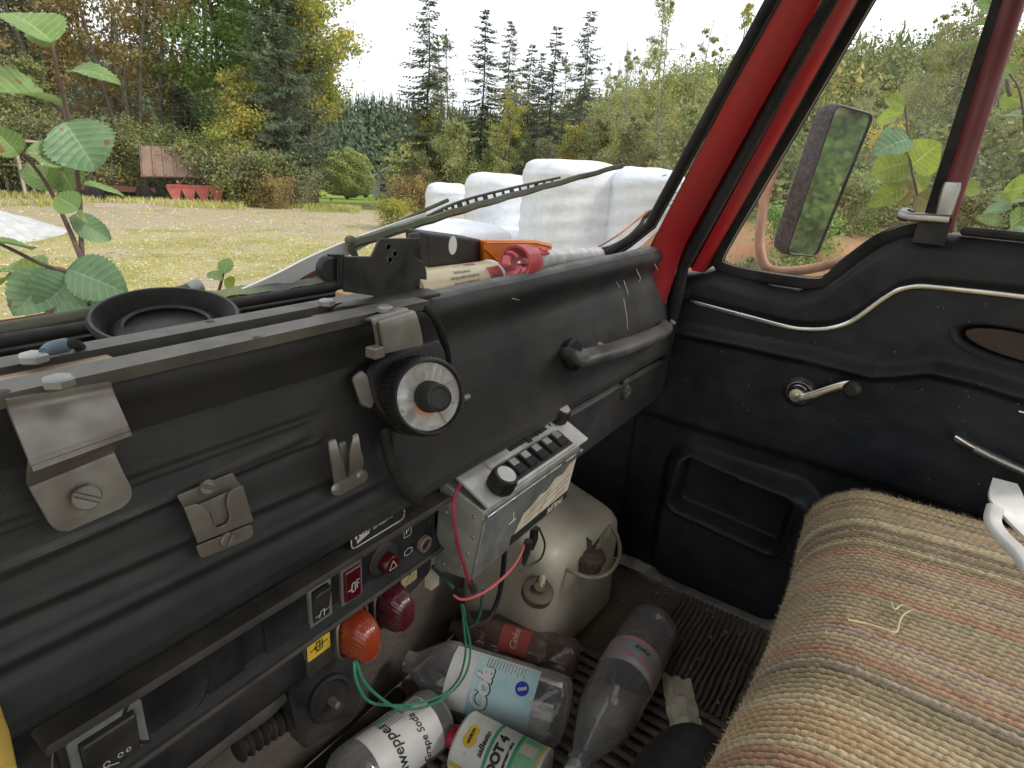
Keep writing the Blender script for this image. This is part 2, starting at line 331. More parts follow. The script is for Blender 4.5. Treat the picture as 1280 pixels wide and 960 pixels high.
def glass(name, dirt, dcol, spots=0, low=None):
    """thin pane: clear, faint reflection, dust that lies on it"""
    m = bpy.data.materials.new(name); m.use_nodes = True; t = m.node_tree; n = t.nodes; l = t.links; n.remove(n['Principled BSDF'])
    tr = n.new('ShaderNodeBsdfTransparent'); tr.inputs[0].default_value = (.97, .98, .97, 1); gl = n.new('ShaderNodeBsdfGlossy'); gl.inputs['Roughness'].default_value = .02
    fr = n.new('ShaderNodeFresnel'); fr.inputs[0].default_value = 1.3; m1 = n.new('ShaderNodeMixShader'); l.new(fr.outputs[0], m1.inputs[0]); l.new(tr.outputs[0], m1.inputs[1]); l.new(gl.outputs[0], m1.inputs[2])
    df = n.new('ShaderNodeBsdfDiffuse'); df.inputs[0].default_value = (*dcol, 1); tl = n.new('ShaderNodeBsdfTranslucent'); tl.inputs[0].default_value = (*dcol, 1); m2 = n.new('ShaderNodeMixShader'); m2.inputs[0].default_value = .5; l.new(df.outputs[0], m2.inputs[1]); l.new(tl.outputs[0], m2.inputs[2])
    tcn = n.new('ShaderNodeTexCoord'); q = n.new('ShaderNodeTexNoise'); q.inputs['Scale'].default_value = 4; q.inputs['Detail'].default_value = 12; q.inputs['Roughness'].default_value = .75; l.new(tcn.outputs['Object'], q.inputs['Vector'])
    mr = n.new('ShaderNodeMapRange'); mr.inputs[1].default_value = .45; mr.inputs[2].default_value = .8; mr.inputs[3].default_value = 0.0; mr.inputs[4].default_value = dirt; l.new(q.outputs[0], mr.inputs[0]); f = mr.outputs[0]
    if spots:
        vo = n.new('ShaderNodeTexVoronoi'); vo.inputs['Scale'].default_value = 260; l.new(tcn.outputs['Object'], vo.inputs['Vector'])
        lt = n.new('ShaderNodeMath'); lt.operation = 'LESS_THAN'; lt.inputs[1].default_value = .3; l.new(vo.outputs[0], lt.inputs[0])
        sx = n.new('ShaderNodeSeparateXYZ'); l.new(tcn.outputs['Object'], sx.inputs[0])
        a = n.new('ShaderNodeMapRange'); a.inputs[1].default_value = low[0]; a.inputs[2].default_value = low[1]; a.inputs[3].default_value = 0; a.inputs[4].default_value = 1; l.new(sx.outputs['Z'], a.inputs[0])
        a2 = n.new('ShaderNodeMapRange'); a2.inputs[1].default_value = low[2]; a2.inputs[2].default_value = low[3]; a2.inputs[3].default_value = 0; a2.inputs[4].default_value = 1; l.new(sx.outputs['Y'], a2.inputs[0])
        p = n.new('ShaderNodeMath'); p.operation = 'MULTIPLY'; l.new(a.outputs[0], p.inputs[0]); l.new(a2.outputs[0], p.inputs[1])
        p2 = n.new('ShaderNodeMath'); p2.operation = 'MULTIPLY_ADD'; l.new(lt.outputs[0], p2.inputs[0]); p2.inputs[1].default_value = spots; p2.inputs[2].default_value = .22
        p3 = n.new('ShaderNodeMath'); p3.operation = 'MULTIPLY_ADD'; l.new(p.outputs[0], p3.inputs[0]); l.new(p2.outputs[0], p3.inputs[1]); l.new(f, p3.inputs[2]); p3.use_clamp = True; f = p3.outputs[0]
    m3 = n.new('ShaderNodeMixShader'); l.new(f, m3.inputs[0]); l.new(m1.outputs[0], m3.inputs[1]); l.new(m2.outputs[0], m3.inputs[2]); l.new(m3.outputs[0], n['Material Output'].inputs[0]); return m
M_wind = glass('windscreen_glass', .16, (.6, .6, .58))
M_side = glass('door_glass', .14, (.62, .5, .46), .55, (-.02, -.17, .16, .36))
M_vent = glass('vent_glass', .12, (.62, .55, .5))
def leafmat(name, c1, c2, c3=None, tr=.35, ns=1.2, rough=.55):
    m = bpy.data.materials.new(name); m.use_nodes = True; t = m.node_tree; n = t.nodes; l = t.links; b = n['Principled BSDF']
    ge = n.new('ShaderNodeNewGeometry'); tcn = n.new('ShaderNodeTexCoord'); q = n.new('ShaderNodeTexNoise'); q.inputs['Scale'].default_value = ns; q.inputs['Detail'].default_value = 3; l.new(tcn.outputs['Object'], q.inputs['Vector'])
    ad = n.new('ShaderNodeMath'); ad.operation = 'MULTIPLY_ADD'; l.new(ge.outputs['Random Per Island'], ad.inputs[0]); ad.inputs[1].default_value = .45; sc = n.new('ShaderNodeMath'); sc.operation = 'MULTIPLY_ADD'; sc.inputs[1].default_value = 1.6; sc.inputs[2].default_value = -.52; l.new(q.outputs[0], sc.inputs[0]); l.new(sc.outputs[0], ad.inputs[2])
    if ns != 30: c1, c2, c3 = [tuple(min(.75, x * 1.6) for x in c) for c in (c1, c2, c3 or c2)]
    r = n.new('ShaderNodeValToRGB'); e = r.color_ramp.elements; e[0].color = (*c1, 1); e[1].color = (*(c3 or c2), 1); e[0].position = .12; e[1].position = .85
    k = e.new(.5); k.color = (*c2, 1); l.new(ad.outputs[0], r.inputs[0]); l.new(r.outputs[0], b.inputs['Base Color']); b.inputs['Roughness'].default_value = rough; b.inputs['Specular IOR Level'].default_value = .25
    tl = n.new('ShaderNodeBsdfTranslucent'); l.new(r.outputs[0], tl.inputs[0]); ms = n.new('ShaderNodeMixShader'); ms.inputs[0].default_value = tr; l.new(b.outputs[0], ms.inputs[1]); l.new(tl.outputs[0], ms.inputs[2]); l.new(ms.outputs[0], n['Material Output'].inputs[0]); return m
# ================================================================== OUTSIDE
GZ = -2.1
def ground_h(x, y):
    s = x * .66 + y * .75
    h = GZ - .065 * max(0, s - 21) if s < 95 else GZ - .065 * 74
    side = sm(2.6, 5.5, x) * sm(3.6, .6, y)              # the bank beside the door starts here
    return h + side * .35 + .03 * noise.noise(V((x * .7, y * .7, 0)))
def gen_ground():
    g = G(); xs = []
    def ax(lim):
        a = [0.]; st = .5
        while a[-1] < lim: a.append(a[-1] + st); st *= 1.045
        return a
    A = ax(700); A = [-q for q in A[:0:-1]] + A; n = len(A)
    for j in A:
        for i in A: g.v.append(V((i, j + 0, ground_h(i, j))))
    for b in range(n - 1):
        for a in range(n - 1): g.f.append((b * n + a, b * n + a + 1, (b + 1) * n + a + 1, (b + 1) * n + a))
    return g
def ground_mat():
    m = bpy.data.materials.new('gravel_and_grass'); m.use_nodes = True; t = m.node_tree; n = t.nodes; l = t.links; b = n['Principled BSDF']; b.inputs['Roughness'].default_value = .95; b.inputs['Specular IOR Level'].default_value = .15
    tcn = n.new('ShaderNodeTexCoord'); co = tcn.outputs['Object']
    def nz(s, d=6, r=.6):
        q = n.new('ShaderNodeTexNoise'); q.inputs['Scale'].default_value = s; q.inputs['Detail'].default_value = d; q.inputs['Roughness'].default_value = r; l.new(co, q.inputs['Vector']); return q.outputs[0]
    def rp(src, a, bb, ca, cb):
        q = n.new('ShaderNodeValToRGB'); e = q.color_ramp.elements; e[0].position = a; e[1].position = bb; e[0].color = (*ca, 1); e[1].color = (*cb, 1); l.new(src, q.inputs[0]); return q.outputs[0]
    def mx(f, a, bb):
        q = n.new('ShaderNodeMix'); q.data_type = 'RGBA'; l.new(f, q.inputs[0]); l.new(a, q.inputs[6]); l.new(bb, q.inputs[7]); return q.outputs[2]
    def mth(op, a, b_=None, c_=None):
        q = n.new('ShaderNodeMath'); q.operation = op
        for i, x in enumerate((a, b_, c_)):
            if x is None: continue
            if isinstance(x, (int, float)): q.inputs[i].default_value = x
            else: l.new(x, q.inputs[i])
        return q.outputs[0]
    gravel = mx(nz(9, 10, .75), rp(nz(60, 8, .8), .3, .7, (.27, .22, .15), (.56, .48, .35)), rp(nz(3), .35, .7, (.42, .35, .23), (.52, .44, .31)))
    grass = mx(rp(nz(1.3, 8, .7), .42, .6, (0, 0, 0), (1, 1, 1)), rp(nz(40, 8, .8), .3, .7, (.40, .34, .17), (.56, .48, .28)), rp(nz(35, 8, .8), .3, .75, (.22, .23, .07), (.44, .40, .15)))
    green = rp(nz(12, 8, .7), .3, .7, (.13, .22, .03), (.28, .36, .06))
    dull = rp(nz(18, 8, .7), .3, .7, (.07, .08, .025), (.18, .16, .07))
    s = n.new('ShaderNodeSeparateXYZ'); l.new(co, s.inputs[0])
    d = mth('ADD', mth('MULTIPLY', s.outputs[0], .60), mth('MULTIPLY', s.outputs[1], .80)); d = mth('MULTIPLY_ADD', nz(.35, 5), 5.0, mth('SUBTRACT', d, 2.5))
    near = rp(d, 0, 1, (0, 0, 0), (1, 1, 1))
    def band(a, b1):
        q = n.new('ShaderNodeMapRange'); q.inputs[1].default_value = a; q.inputs[2].default_value = b1; q.interpolation_type = 'SMOOTHSTEP'; l.new(d, q.inputs[0]); return q.outputs[0]
    patch = mth('MULTIPLY', mth('MULTIPLY', band(13.5, 17), mth('SUBTRACT', 1, band(22.5, 24.5))), mth('GREATER_THAN', nz(.8, 8, .7), .44))
    patch2 = mth('MAXIMUM', patch, mth('MULTIPLY', mth('GREATER_THAN', nz(.9, 8, .7), .55), mth('SUBTRACT', 1, band(24, 25))))
    col = mx(patch2, grass, gravel)
    col = mx(band(24.5, 26), col, mx(mth('GREATER_THAN', nz(.2, 3), .5), dull, green))
    col = mx(band(34, 38), col, green)
    l.new(col, b.inputs['Base Color'])
    bp = n.new('ShaderNodeBump'); bp.inputs['Strength'].default_value = .8; bp.inputs['Distance'].default_value = .03; l.new(nz(30, 10, .8), bp.inputs['Height']); l.new(bp.outputs[0], b.inputs['Normal']); return m
obj('ground', gen_ground(), ground_mat(), kind='structure')

def quads_obj(name, P, m, parent=None, kind=None):
    """P: (n,4,3) array of leaf quads in parent space"""
    P = np.asarray(P, np.float32); n = len(P); me = bpy.data.meshes.new(name)
    me.vertices.add(n * 4); me.vertices.foreach_set('co', P.reshape(-1)); me.loops.add(n * 4); me.loops.foreach_set('vertex_index', np.arange(n * 4, dtype=np.int32))
    me.polygons.add(n); me.polygons.foreach_set('loop_start', np.arange(0, n * 4, 4, dtype=np.int32)); me.polygons.foreach_set('loop_total', np.full(n, 4, np.int32))
    me.materials.append(m); me.update(calc_edges=True); me.validate()
    o = bpy.data.objects.new(name, me); C.objects.link(o)
    if parent is not None: o.parent = parent
    if kind: o['kind'] = kind
    return o
def leaf_quads(Cn, size, rs, flat=0.0, asp=.6):
    """rhombic leaves at the points Cn with random turns"""
    n = len(Cn); a = rs.normal(size=(n, 3)); a[:, 2] *= (1 - flat * .6); a /= np.linalg.norm(a, axis=1)[:, None]
    b = rs.normal(size=(n, 3)); b -= (b * a).sum(1)[:, None] * a; b /= np.linalg.norm(b, axis=1)[:, None]
    s = (size * rs.uniform(.6, 1.3, n))[:, None] if np.isscalar(size) else size[:, None]
    return np.stack([Cn - a * s, Cn + b * s * asp, Cn + a * s, Cn - b * s * asp], 1)
def decid(seed, H, R, base, n_leaf, lsize, trunks=1, r0=.1, lean=0, spread=.28, nb=34, gapp=.25):
    rs = np.random.RandomState(seed); rr = random.Random(seed); g = G(); cl = []
    for t in range(trunks):
        ph = rr.uniform(0, 6.28); ln = lean + (rr.uniform(.05, .2) if trunks > 1 else rr.uniform(0, .04))
        h = H * rr.uniform(.8, 1); pts = []; ns = 12
        off = V((math.cos(ph), math.sin(ph), 0)) * (.12 if trunks > 1 else 0)
        for k in range(ns + 1):
            u = k / ns; pts.append(off + V((math.cos(ph) * ln * h * u ** 1.3 + .05 * h * .1 * math.sin(u * 7 + seed), math.sin(ph) * ln * h * u ** 1.3 + .05 * h * .1 * math.cos(u * 6 + seed), h * u - .15)))
        rb = r0 / math.sqrt(trunks); g.tube(pts, [rb * (1 - .9 * k / ns) + .006 for k in range(ns + 1)], 7)
        for bnum in range(max(6, nb // trunks)):
            u = base + (1 - base) * (bnum + rr.random()) / max(6, nb // trunks); p = pts[min(ns, int(u * ns))].lerp(pts[min(ns, int(u * ns) + 1)], u * ns % 1)
            uu = (u - base) / (1 - base); Lb = R * (math.sin(PI * min(1, .22 + uu * .78)) ** .6) * rr.uniform(.55, 1.1) * (1 if uu < .9 else .5)
            a = rr.uniform(0, 6.28); d = V((math.cos(a), math.sin(a), rr.uniform(.25, .9))).normalized(); bp = [p]; q = p.copy()
            for k in range(5):
                d = (d + V((rr.gauss(0, .16), rr.gauss(0, .16), rr.gauss(.0, .12)))).normalized(); q = q + d * Lb / 5; bp.append(q.copy())
            g.tube(bp, [rb * .32 * (1 - u * .5) * (1 - .16 * k) + .003 for k in range(6)], 4, cap=False)
            if rr.random() < gapp * .5: continue
            for k in range(2, 6):
                for z in range(2):
                    dd = V((rr.gauss(0, 1), rr.gauss(0, 1), rr.gauss(.1, .6))).normalized(); e = bp[k] + dd * Lb * rr.uniform(.12, .34)
                    g.tube([bp[k], (bp[k] + e) / 2 + V((0, 0, .03)), e], [.008, .006, .003], 3, cap=False)
                    if rr.random() > gapp: cl.append((tuple(e), Lb * spread * rr.uniform(.5, 1.2)))
    cen = np.array([c[0] for c in cl]); rad = np.array([c[1] for c in cl]); ix = rs.randint(0, len(cl), n_leaf)
    return g, leaf_quads(cen[ix] + rs.normal(size=(n_leaf, 3)) * rad[ix][:, None] * np.array([.6, .6, .42]), lsize, rs)
def spruce(seed, H, R, base=.12, whorls=42, per=6, sparse=0.0, droop=.35, r0=.11, nlen=.16):
    rs = np.random.RandomState(seed); rr = random.Random(seed); g = G(); Q = []
    g.tube([V((.03 * math.sin(k), .03 * math.cos(k * 1.3), H * k / 10 - .2)) for k in range(11)], [r0 * (1 - .1 * k) + .008 for k in range(11)], 7)
    for wn in range(whorls):
        u = base + (1 - base) * (wn / whorls); z = H * u; Lw = R * (1 - (u - base) / (1 - base)) ** .72 + .10
        for b in range(per):
            if rr.random() < sparse: continue
            a = rr.uniform(0, 6.28); Lb = Lw * rr.uniform(.45, 1.2); up = .25 * u + rr.uniform(-.12, .12); zj = rr.uniform(-.5, .5) * H * (1 - base) / whorls; m = max(4, int(Lb / .13)); pts = []
            for k in range(m + 1):
                t = k / m; pts.append(V((math.cos(a) * Lb * t, math.sin(a) * Lb * t, z + zj + rr.uniform(-.02, .02) + Lb * (up * t - droop * t + .28 * t * t))))
            g.tube([pts[0], pts[m // 2], pts[m]], [.014, .009, .003], 3, cap=False)
            for k in range(1, m + 1):
                p = np.array(pts[k]); d = np.array((pts[k] - pts[k - 1]).normalized()); sd = np.array([-math.sin(a), math.cos(a), 0]); w = (1.1 - k / m) * .55 * Lb ** .5 + .07
                for sgn in (-1, 1):
                    for q in range(2):
                        dr = sd * sgn * rr.uniform(.6, 1) + d * rr.uniform(.3, .9) + np.array([0, 0, -rr.uniform(.1, .6)]); dr /= np.linalg.norm(dr); ln = w * rr.uniform(.4, 1.0) * .55 + nlen * .4; wd = np.cross(dr, rs.normal(size=3)); wd /= np.linalg.norm(wd); wd *= rr.uniform(.018, .042)
                        mid = p + dr * ln * .55; Q.append([p, mid + wd, p + dr * ln, mid - wd])
    return g, np.array(Q)
def dome(seed, R, H):
    rs = np.random.RandomState(seed); n = 26000; d = rs.normal(size=(n, 3)); d /= np.linalg.norm(d, axis=1)[:, None]; d[:, 2] = np.abs(d[:, 2]) * rs.choice([1, 1, 1, -.45], n)
    bump = 1 + .07 * np.sin(d[:, 0] * 7 + 1) * np.sin(d[:, 1] * 8 + 2) + .05 * np.sin(d[:, 2] * 13 + d[:, 0] * 9); r = rs.uniform(.72, 1.0, n) ** .5 * bump
    P = d * r[:, None] * np.array([R, R, H * .62]); P[:, 2] += H * .34; g = G(); g.tube([V((0, 0, -.2)), V((0, 0, H * .6))], [.12, .05], 7); return g, leaf_quads(P, .085, rs)
BK_grey = mat('grey_bark', (.22, .19, .15), (.12, .10, .08), .9, ns=6, bump=.4, bs=40)
BK_dark = mat('dark_bark', (.09, .07, .05), (.05, .04, .03), .9, ns=6, bump=.4, bs=40)
BK_pale = mat('pale_birch_bark', (.42, .39, .34), (.16, .14, .12), .85, ns=9, bump=.3, bs=40)
LF = dict(
    rust=leafmat('rusty_autumn_leaves', (.13, .10, .035), (.24, .18, .065), (.36, .28, .12)),
    dark=leafmat('dark_green_leaves', (.05, .075, .03), (.09, .125, .045), (.17, .18, .07)),
    green=leafmat('bright_green_leaves', (.08, .15, .04), (.14, .24, .06), (.26, .31, .09)),
    yellow=leafmat('yellow_green_leaves', (.12, .17, .04), (.24, .25, .05), (.42, .33, .06)),
    gold=leafmat('golden_leaves', (.28, .22, .03), (.5, .36, .04), (.62, .44, .06)),
    pale=leafmat('pale_willow_leaves', (.14, .17, .07), (.24, .27, .11), (.36, .34, .14)),
    olive=leafmat('olive_leaves', (.09, .11, .045), (.18, .19, .085), (.28, .26, .12)),
    roundlf=leafmat('willow_bush_leaves', (.16, .19, .06), (.24, .27, .09), (.33, .34, .13)),
    spruce=leafmat('spruce_needles', (.045, .06, .04), (.075, .095, .058), (.12, .13, .075), tr=.25),
    sprucelt=leafmat('grey_green_needles', (.045, .065, .04), (.07, .10, .055), (.11, .14, .07), tr=.15))
PROTO = {}
def plant(kind, name, label, cat, loc, scale, rz, lf, bark, group=None, sq=1):
    key = (kind, lf, id(bark))
    root = thing(name, label, cat, loc, group)
    root.rotation_euler = (0, 0, rz); root.scale = (scale * sq, scale * sq, scale)
    if key in PROTO:
        for src in PROTO[key]:
            c = src.copy(); C.objects.link(c); c.parent = root
        return root
    gg, Q = GEN[kind]()
    t = obj('trunk', gg, bark); t.parent = root
    c = quads_obj('crown', Q, LF[lf], root); PROTO[key] = (t, c); return root
GEN = dict(
    tall=lambda: decid(1, 12, 2.4, .16, 15000, .075, 1, .13, nb=52),
    tall2=lambda: decid(2, 12, 1.9, .2, 9500, .07, 2, .14, nb=50, gapp=.38),
    birch=lambda: decid(3, 11, 1.7, .25, 7500, .06, 3, .13, spread=.26, nb=45, gapp=.35),
    birch2=lambda: decid(4, 10, 1.6, .15, 9000, .055, 3, .11, spread=.24, nb=54, gapp=.3),
    airy=lambda: decid(21, 10, 1.7, .12, 9500, .05, 2, .10, spread=.26, nb=52, gapp=.3),
    airy2=lambda: decid(22, 10, 1.4, .15, 7500, .05, 3, .10, spread=.26, nb=48, gapp=.35),
    small=lambda: decid(5, 5, 1.5, .12, 13000, .055, 2, .07, nb=40, gapp=.1),
    shrub=lambda: decid(6, 2.4, 1.3, .05, 12000, .045, 6, .07, spread=.4, nb=48, gapp=.05),
    shrub2=lambda: decid(7, 1.9, 1.1, .05, 6000, .05, 7, .05, spread=.42, nb=42, gapp=.2),
    round=lambda: dome(8, 2.15, 3.9),
    maple=lambda: decid(31, 12, 2.5, .36, 14000, .08, 1, .13, nb=44, lean=.05),
    spruce=lambda: spruce(9, 13, 2.3, .10, 64, 8),
    spruceT=lambda: spruce(10, 11, 2.2, .12, 46, 6, .22, .55, .08, .20),
    spruceT2=lambda: spruce(11, 11, 1.6, .16, 44, 6, .25, .6, .07, .20),
    spruceS=lambda: spruce(12, 4, 1.2, .03, 26, 8, 0, .3, .06))
def gp(px, dist, py=250):
    p = PD(px, py, dist); return V((p.x, p.y, ground_h(p.x, p.y) - .05))
KH = dict(maple=12, airy=10.3, airy2=10.3, tall=12, tall2=12, birch=11, birch2=10, small=5, shrub=2.5, shrub2=2, round=3.9, spruce=13, spruceT=11, spruceT2=11, spruceS=4)
def fit(kind, px, dist, top, zb):
    return (PD(px, top, dist).z - zb) / KH[kind]
# --- left forest edge: (px, dist, kind, scale, turn, leaf, bark, name, label, category)
WL = 'trees at the left edge of the yard'
for (px, dd, kd, sc, rz, lf, bk, nm, lb) in [
    (-150, 23, 'tall', 1.0, .3, 'dark', BK_dark, 'broadleaf_tree', 'dark green broadleaf tree leftmost of the forest edge, beyond the frame'),
    (-60, 25, 'tall2', 1.1, 1.3, 'dark', BK_dark, 'broadleaf_tree', 'dark leaning twin trunked tree in the far left corner of the forest edge'),
    (15, 29, 'tall', 1.0, 2.1, 'dark', BK_grey, 'broadleaf_tree', 'dark broadleaf tree behind the wooden rack at the left'),
    (62, 31, 'birch', 1.2, .4, 'olive', BK_grey, 'broadleaf_tree', 'slender olive leaved tree just right of the wooden rack'),
    (100, 28, 'tall2', 1.05, 3.3, 'rust', BK_grey, 'birch_tree', 'rusty brown autumn birch nearest the wooden rack'),
    (140, 30, 'birch', 1.25, 4.3, 'rust', BK_pale, 'birch_tree', 'thin rusty birch with several grey stems above the dark red trailer'),
    (172, 27, 'birch', 1.15, .9, 'rust', BK_grey, 'birch_tree', 'tall rusty birch whose pale trunks rise left of the brown tipped panel'),
    (203, 29, 'tall2', 1.05, 5.2, 'rust', BK_pale, 'birch_tree', 'rusty golden birch rising behind the brown tipped panel'),
    (262, 31, 'birch', 1.2, 2.4, 'green', BK_grey, 'broadleaf_tree', 'open green tree with sky gaps right of the rusty birches'),
    (292, 27, 'tall', .95, 1.9, 'green', BK_dark, 'broadleaf_tree', 'bright green tall tree beside the big dense spruce'),
    (322, 29, 'tall', .98, 4.0, 'green', BK_dark, 'broadleaf_tree', 'green broadleaf tree pressed against the left side of the big dense spruce'),
    (388, 25.5, 'maple', .84, 5.1, 'yellow', BK_dark, 'maple_tree', 'yellow and green maple at the right end of the left forest edge'),
    (396, 27, 'maple', .74, 2.6, 'yellow', BK_dark, 'maple_tree', 'smaller yellow maple leaning out over the gravel track'),
]:
    plant(kd, nm, lb, 'tree', gp(px, dd), sc, rz, lf, bk, WL)
plant('spruce', 'spruce_tree', 'big dense grey green spruce with a bare pale trunk at the edge of the yard', 'tree', gp(356, 23.5), 1.0, 0, 'sprucelt', BK_grey, WL, .72)
plant('spruce', 'spruce_tree', 'second dense spruce just behind the one with the bare pale trunk', 'tree', gp(376, 27), 1.0, 2, 'sprucelt', BK_grey, WL, .7)
plant('spruceS', 'spruce_tree', 'young dark spruce standing between the red plough and the trees', 'tree', gp(240, 26.5), 1.0, 1, 'spruce', BK_dark)
plant('small', 'young_tree', 'yellow young tree above the red plough', 'tree', gp(292, 24), .95, 1, 'yellow', BK_grey)
plant('small', 'young_tree', 'small grey green willow at the far left below the dark trees', 'tree', gp(45, 26.5), .95, 3, 'pale', BK_grey)
UG = 'bushes along the left forest edge'
for (px, dd, k2, sc, rz, lf, lb) in [
    (-40, 24, 'shrub', 1, 0, 'dark', 'dark bush at the left end of the forest edge'), (12, 25, 'shrub', .9, 1, 'olive', 'olive bush behind the wooden rack'),
    (75, 25, 'shrub', 1.0, 2, 'olive', 'olive bush between the wooden rack and the dark red trailer'), (112, 24.5, 'shrub', .9, 3, 'rust', 'brownish bush behind the dark red trailer'),
    (140, 24, 'shrub', 1.05, 4, 'olive', 'olive bush left of the brown tipped panel'), (163, 24.5, 'shrub', .95, 5, 'yellow', 'yellowish bush touching the left edge of the brown tipped panel'),
    (205, 26, 'shrub', 1.1, .5, 'pale', 'pale bush behind the brown tipped panel'), (232, 25, 'shrub', 1.0, 1.5, 'pale', 'pale green bush behind the red plough'),
    (268, 23, 'shrub2', 1.1, 2.5, 'olive', 'loose olive bush right of the red plough'), (298, 22.5, 'shrub', .8, 3.5, 'yellow', 'yellow green bush at the foot of the bright green tree'),
    (325, 22.5, 'shrub2', 1.1, 4.5, 'olive', 'loose bush at the foot of the dense spruce, on its left'), (372, 23, 'shrub2', .75, 5.5, 'olive', 'loose bush at the foot of the dense spruce, on its right'),
    (345, 21.8, 'shrub2', .6, .8, 'rust', 'low brown bush in front of the bare pale trunk')]:
    plant(k2, 'bush', lb, 'bush', gp(px, dd), sc, rz, lf, BK_grey, UG)
# round willow in the field, far side of the track
plant('round', 'round_bush', 'big round olive green willow bush alone in the far field', 'bush', gp(434, 46), .88, 0, 'roundlf', BK_grey, None, 1.0)
# --- spruces in the middle
SG = 'spruces behind the white bales'
for (px, dd, kd, top, rz, sq, lb) in [
    (533, 27, 'spruceT', -12, 0, 1.25, 'tallest and widest spruce, left of the row behind the white bales'),
    (598, 29, 'spruceT2', 8, 1, 1.4, 'spruce second from the left in the row behind the white bales'),
    (627, 28, 'spruceT', 22, 2, .95, 'spruce above the gap between the two upper white bales'),
    (652, 32, 'spruceT2', 52, 3, 1.3, 'shorter thin spruce just left of the biggest white bale'),
    (664, 28, 'spruceT2', 62, 4, 1.1, 'shortest narrow spruce above the left edge of the biggest white bale'),
    (679, 29, 'spruceT2', 28, 5, 1.35, 'narrow pointed spruce above the middle of the biggest white bale'),
    (716, 29, 'spruceT', 8, 6, .95, 'rightmost spruce of the row, above the right edge of the biggest white bale')]:
    b_ = gp(px, dd); plant(kd, 'spruce_tree', lb, 'tree', b_, fit(kd, px, dd, top, b_.z), rz, 'spruce', BK_dark, SG, sq)
MG = 'mixed young trees among the middle spruces'
for (px, dd, kd, top, rz, lf, sq, lb) in [
    (524, 30, 'small', 172, 0, 'dark', .6, 'dark green young tree nearest the gravel track'), (517, 25, 'small', 180, 1, 'olive', 1, 'olive young tree in front of the tallest spruce'),
    (543, 27, 'birch2', 95, 2, 'yellow', .8, 'yellow leaved young tree against the trunk of the tallest spruce'), (566, 25, 'small', 135, 3, 'pale', .85, 'pale green young tree right of the tallest spruce'),
    (585, 27, 'small', 150, 4, 'dark', .9, 'dark young tree below the second spruce'), (622, 26, 'birch2', 70, 5, 'yellow', .8, 'slim yellow birch among the middle spruces'),
    (562, 30, 'airy', 20, 2, 'olive', .8, 'tall airy olive birch between the two leftmost spruces'), (643, 30, 'airy2', 45, 3, 'olive', .8, 'airy olive birch among the short spruces'), (697, 30, 'airy', 55, 4, 'olive', .8, 'airy olive birch left of the rightmost spruce'), (738, 28, 'airy2', 40, 5, 'pale', .8, 'airy pale birch right of the rightmost spruce'),
    (606, 26, 'small', 160, 1, 'pale', .9, 'pale grey green young tree below the slim yellow birch'),
    (645, 27, 'small', 150, 6, 'dark', .8, 'dark young tree left above the biggest white bale'), (668, 27, 'small', 160, .6, 'olive', 1, 'olive young tree above the biggest white bale'),
    (700, 26, 'small', 140, 1.4, 'yellow', 1, 'yellow green young tree right above the biggest white bale'), (735, 25, 'small', 128, 2.2, 'olive', 1, 'olive young tree between the bales and the right hand birches'),
    (512, 24, 'shrub2', 215, 2, 'rust', 1, 'russet bush behind the upper left white bale'), (493, 17, 'shrub2', 243, 1, 'yellow', 1, 'small yellow green bush at the left foot of the white bales')]:
    b_ = gp(px, dd); plant(kd, 'bush' if 'bush' in lb else 'young_tree', lb, 'bush' if 'bush' in lb else 'tree', b_, fit(kd, px, dd, top, b_.z), rz, lf, BK_pale if kd == 'birch2' else BK_grey, MG, sq)
BG = 'pale birches right of the spruces'
for (px, dd, kd, top, rz, lf, sq, lb) in [
    (758, 25, 'airy', 45, 0, 'pale', .8, 'thin pale birch leftmost of those right of the spruces'), (785, 24, 'airy2', 10, 1.1, 'pale', .8, 'pale sparse birch above the right white bale'),
    (815, 22, 'airy', -40, 2.2, 'pale', .8, 'tall sparse birch just left of the windscreen pillar'), (846, 22, 'airy2', -20, 3.1, 'pale', .8, 'pale birch partly behind the windscreen pillar'),
    (890, 19, 'airy', -20, 4.2, 'yellow', .9, 'yellowish birch close behind the windscreen pillar'), (800, 19, 'small', 130, 5, 'olive', 1, 'olive young tree in front of the pale birches'),
    (835, 17, 'small', 105, .3, 'pale', 1, 'pale young tree between the right white bale and the pillar'), (765, 21, 'small', 135, 1, 'yellow', 1, 'yellow green young tree left of the pale birches'),
    (870, 15, 'small', 85, 2, 'olive', 1, 'olive young tree low beside the red pillar')]:
    b_ = gp(px, dd); plant(kd, 'birch_tree' if 'birch' in lb else 'young_tree', lb, 'tree', b_, fit(kd, px, dd, top, b_.z), rz, lf, BK_pale, BG, sq)
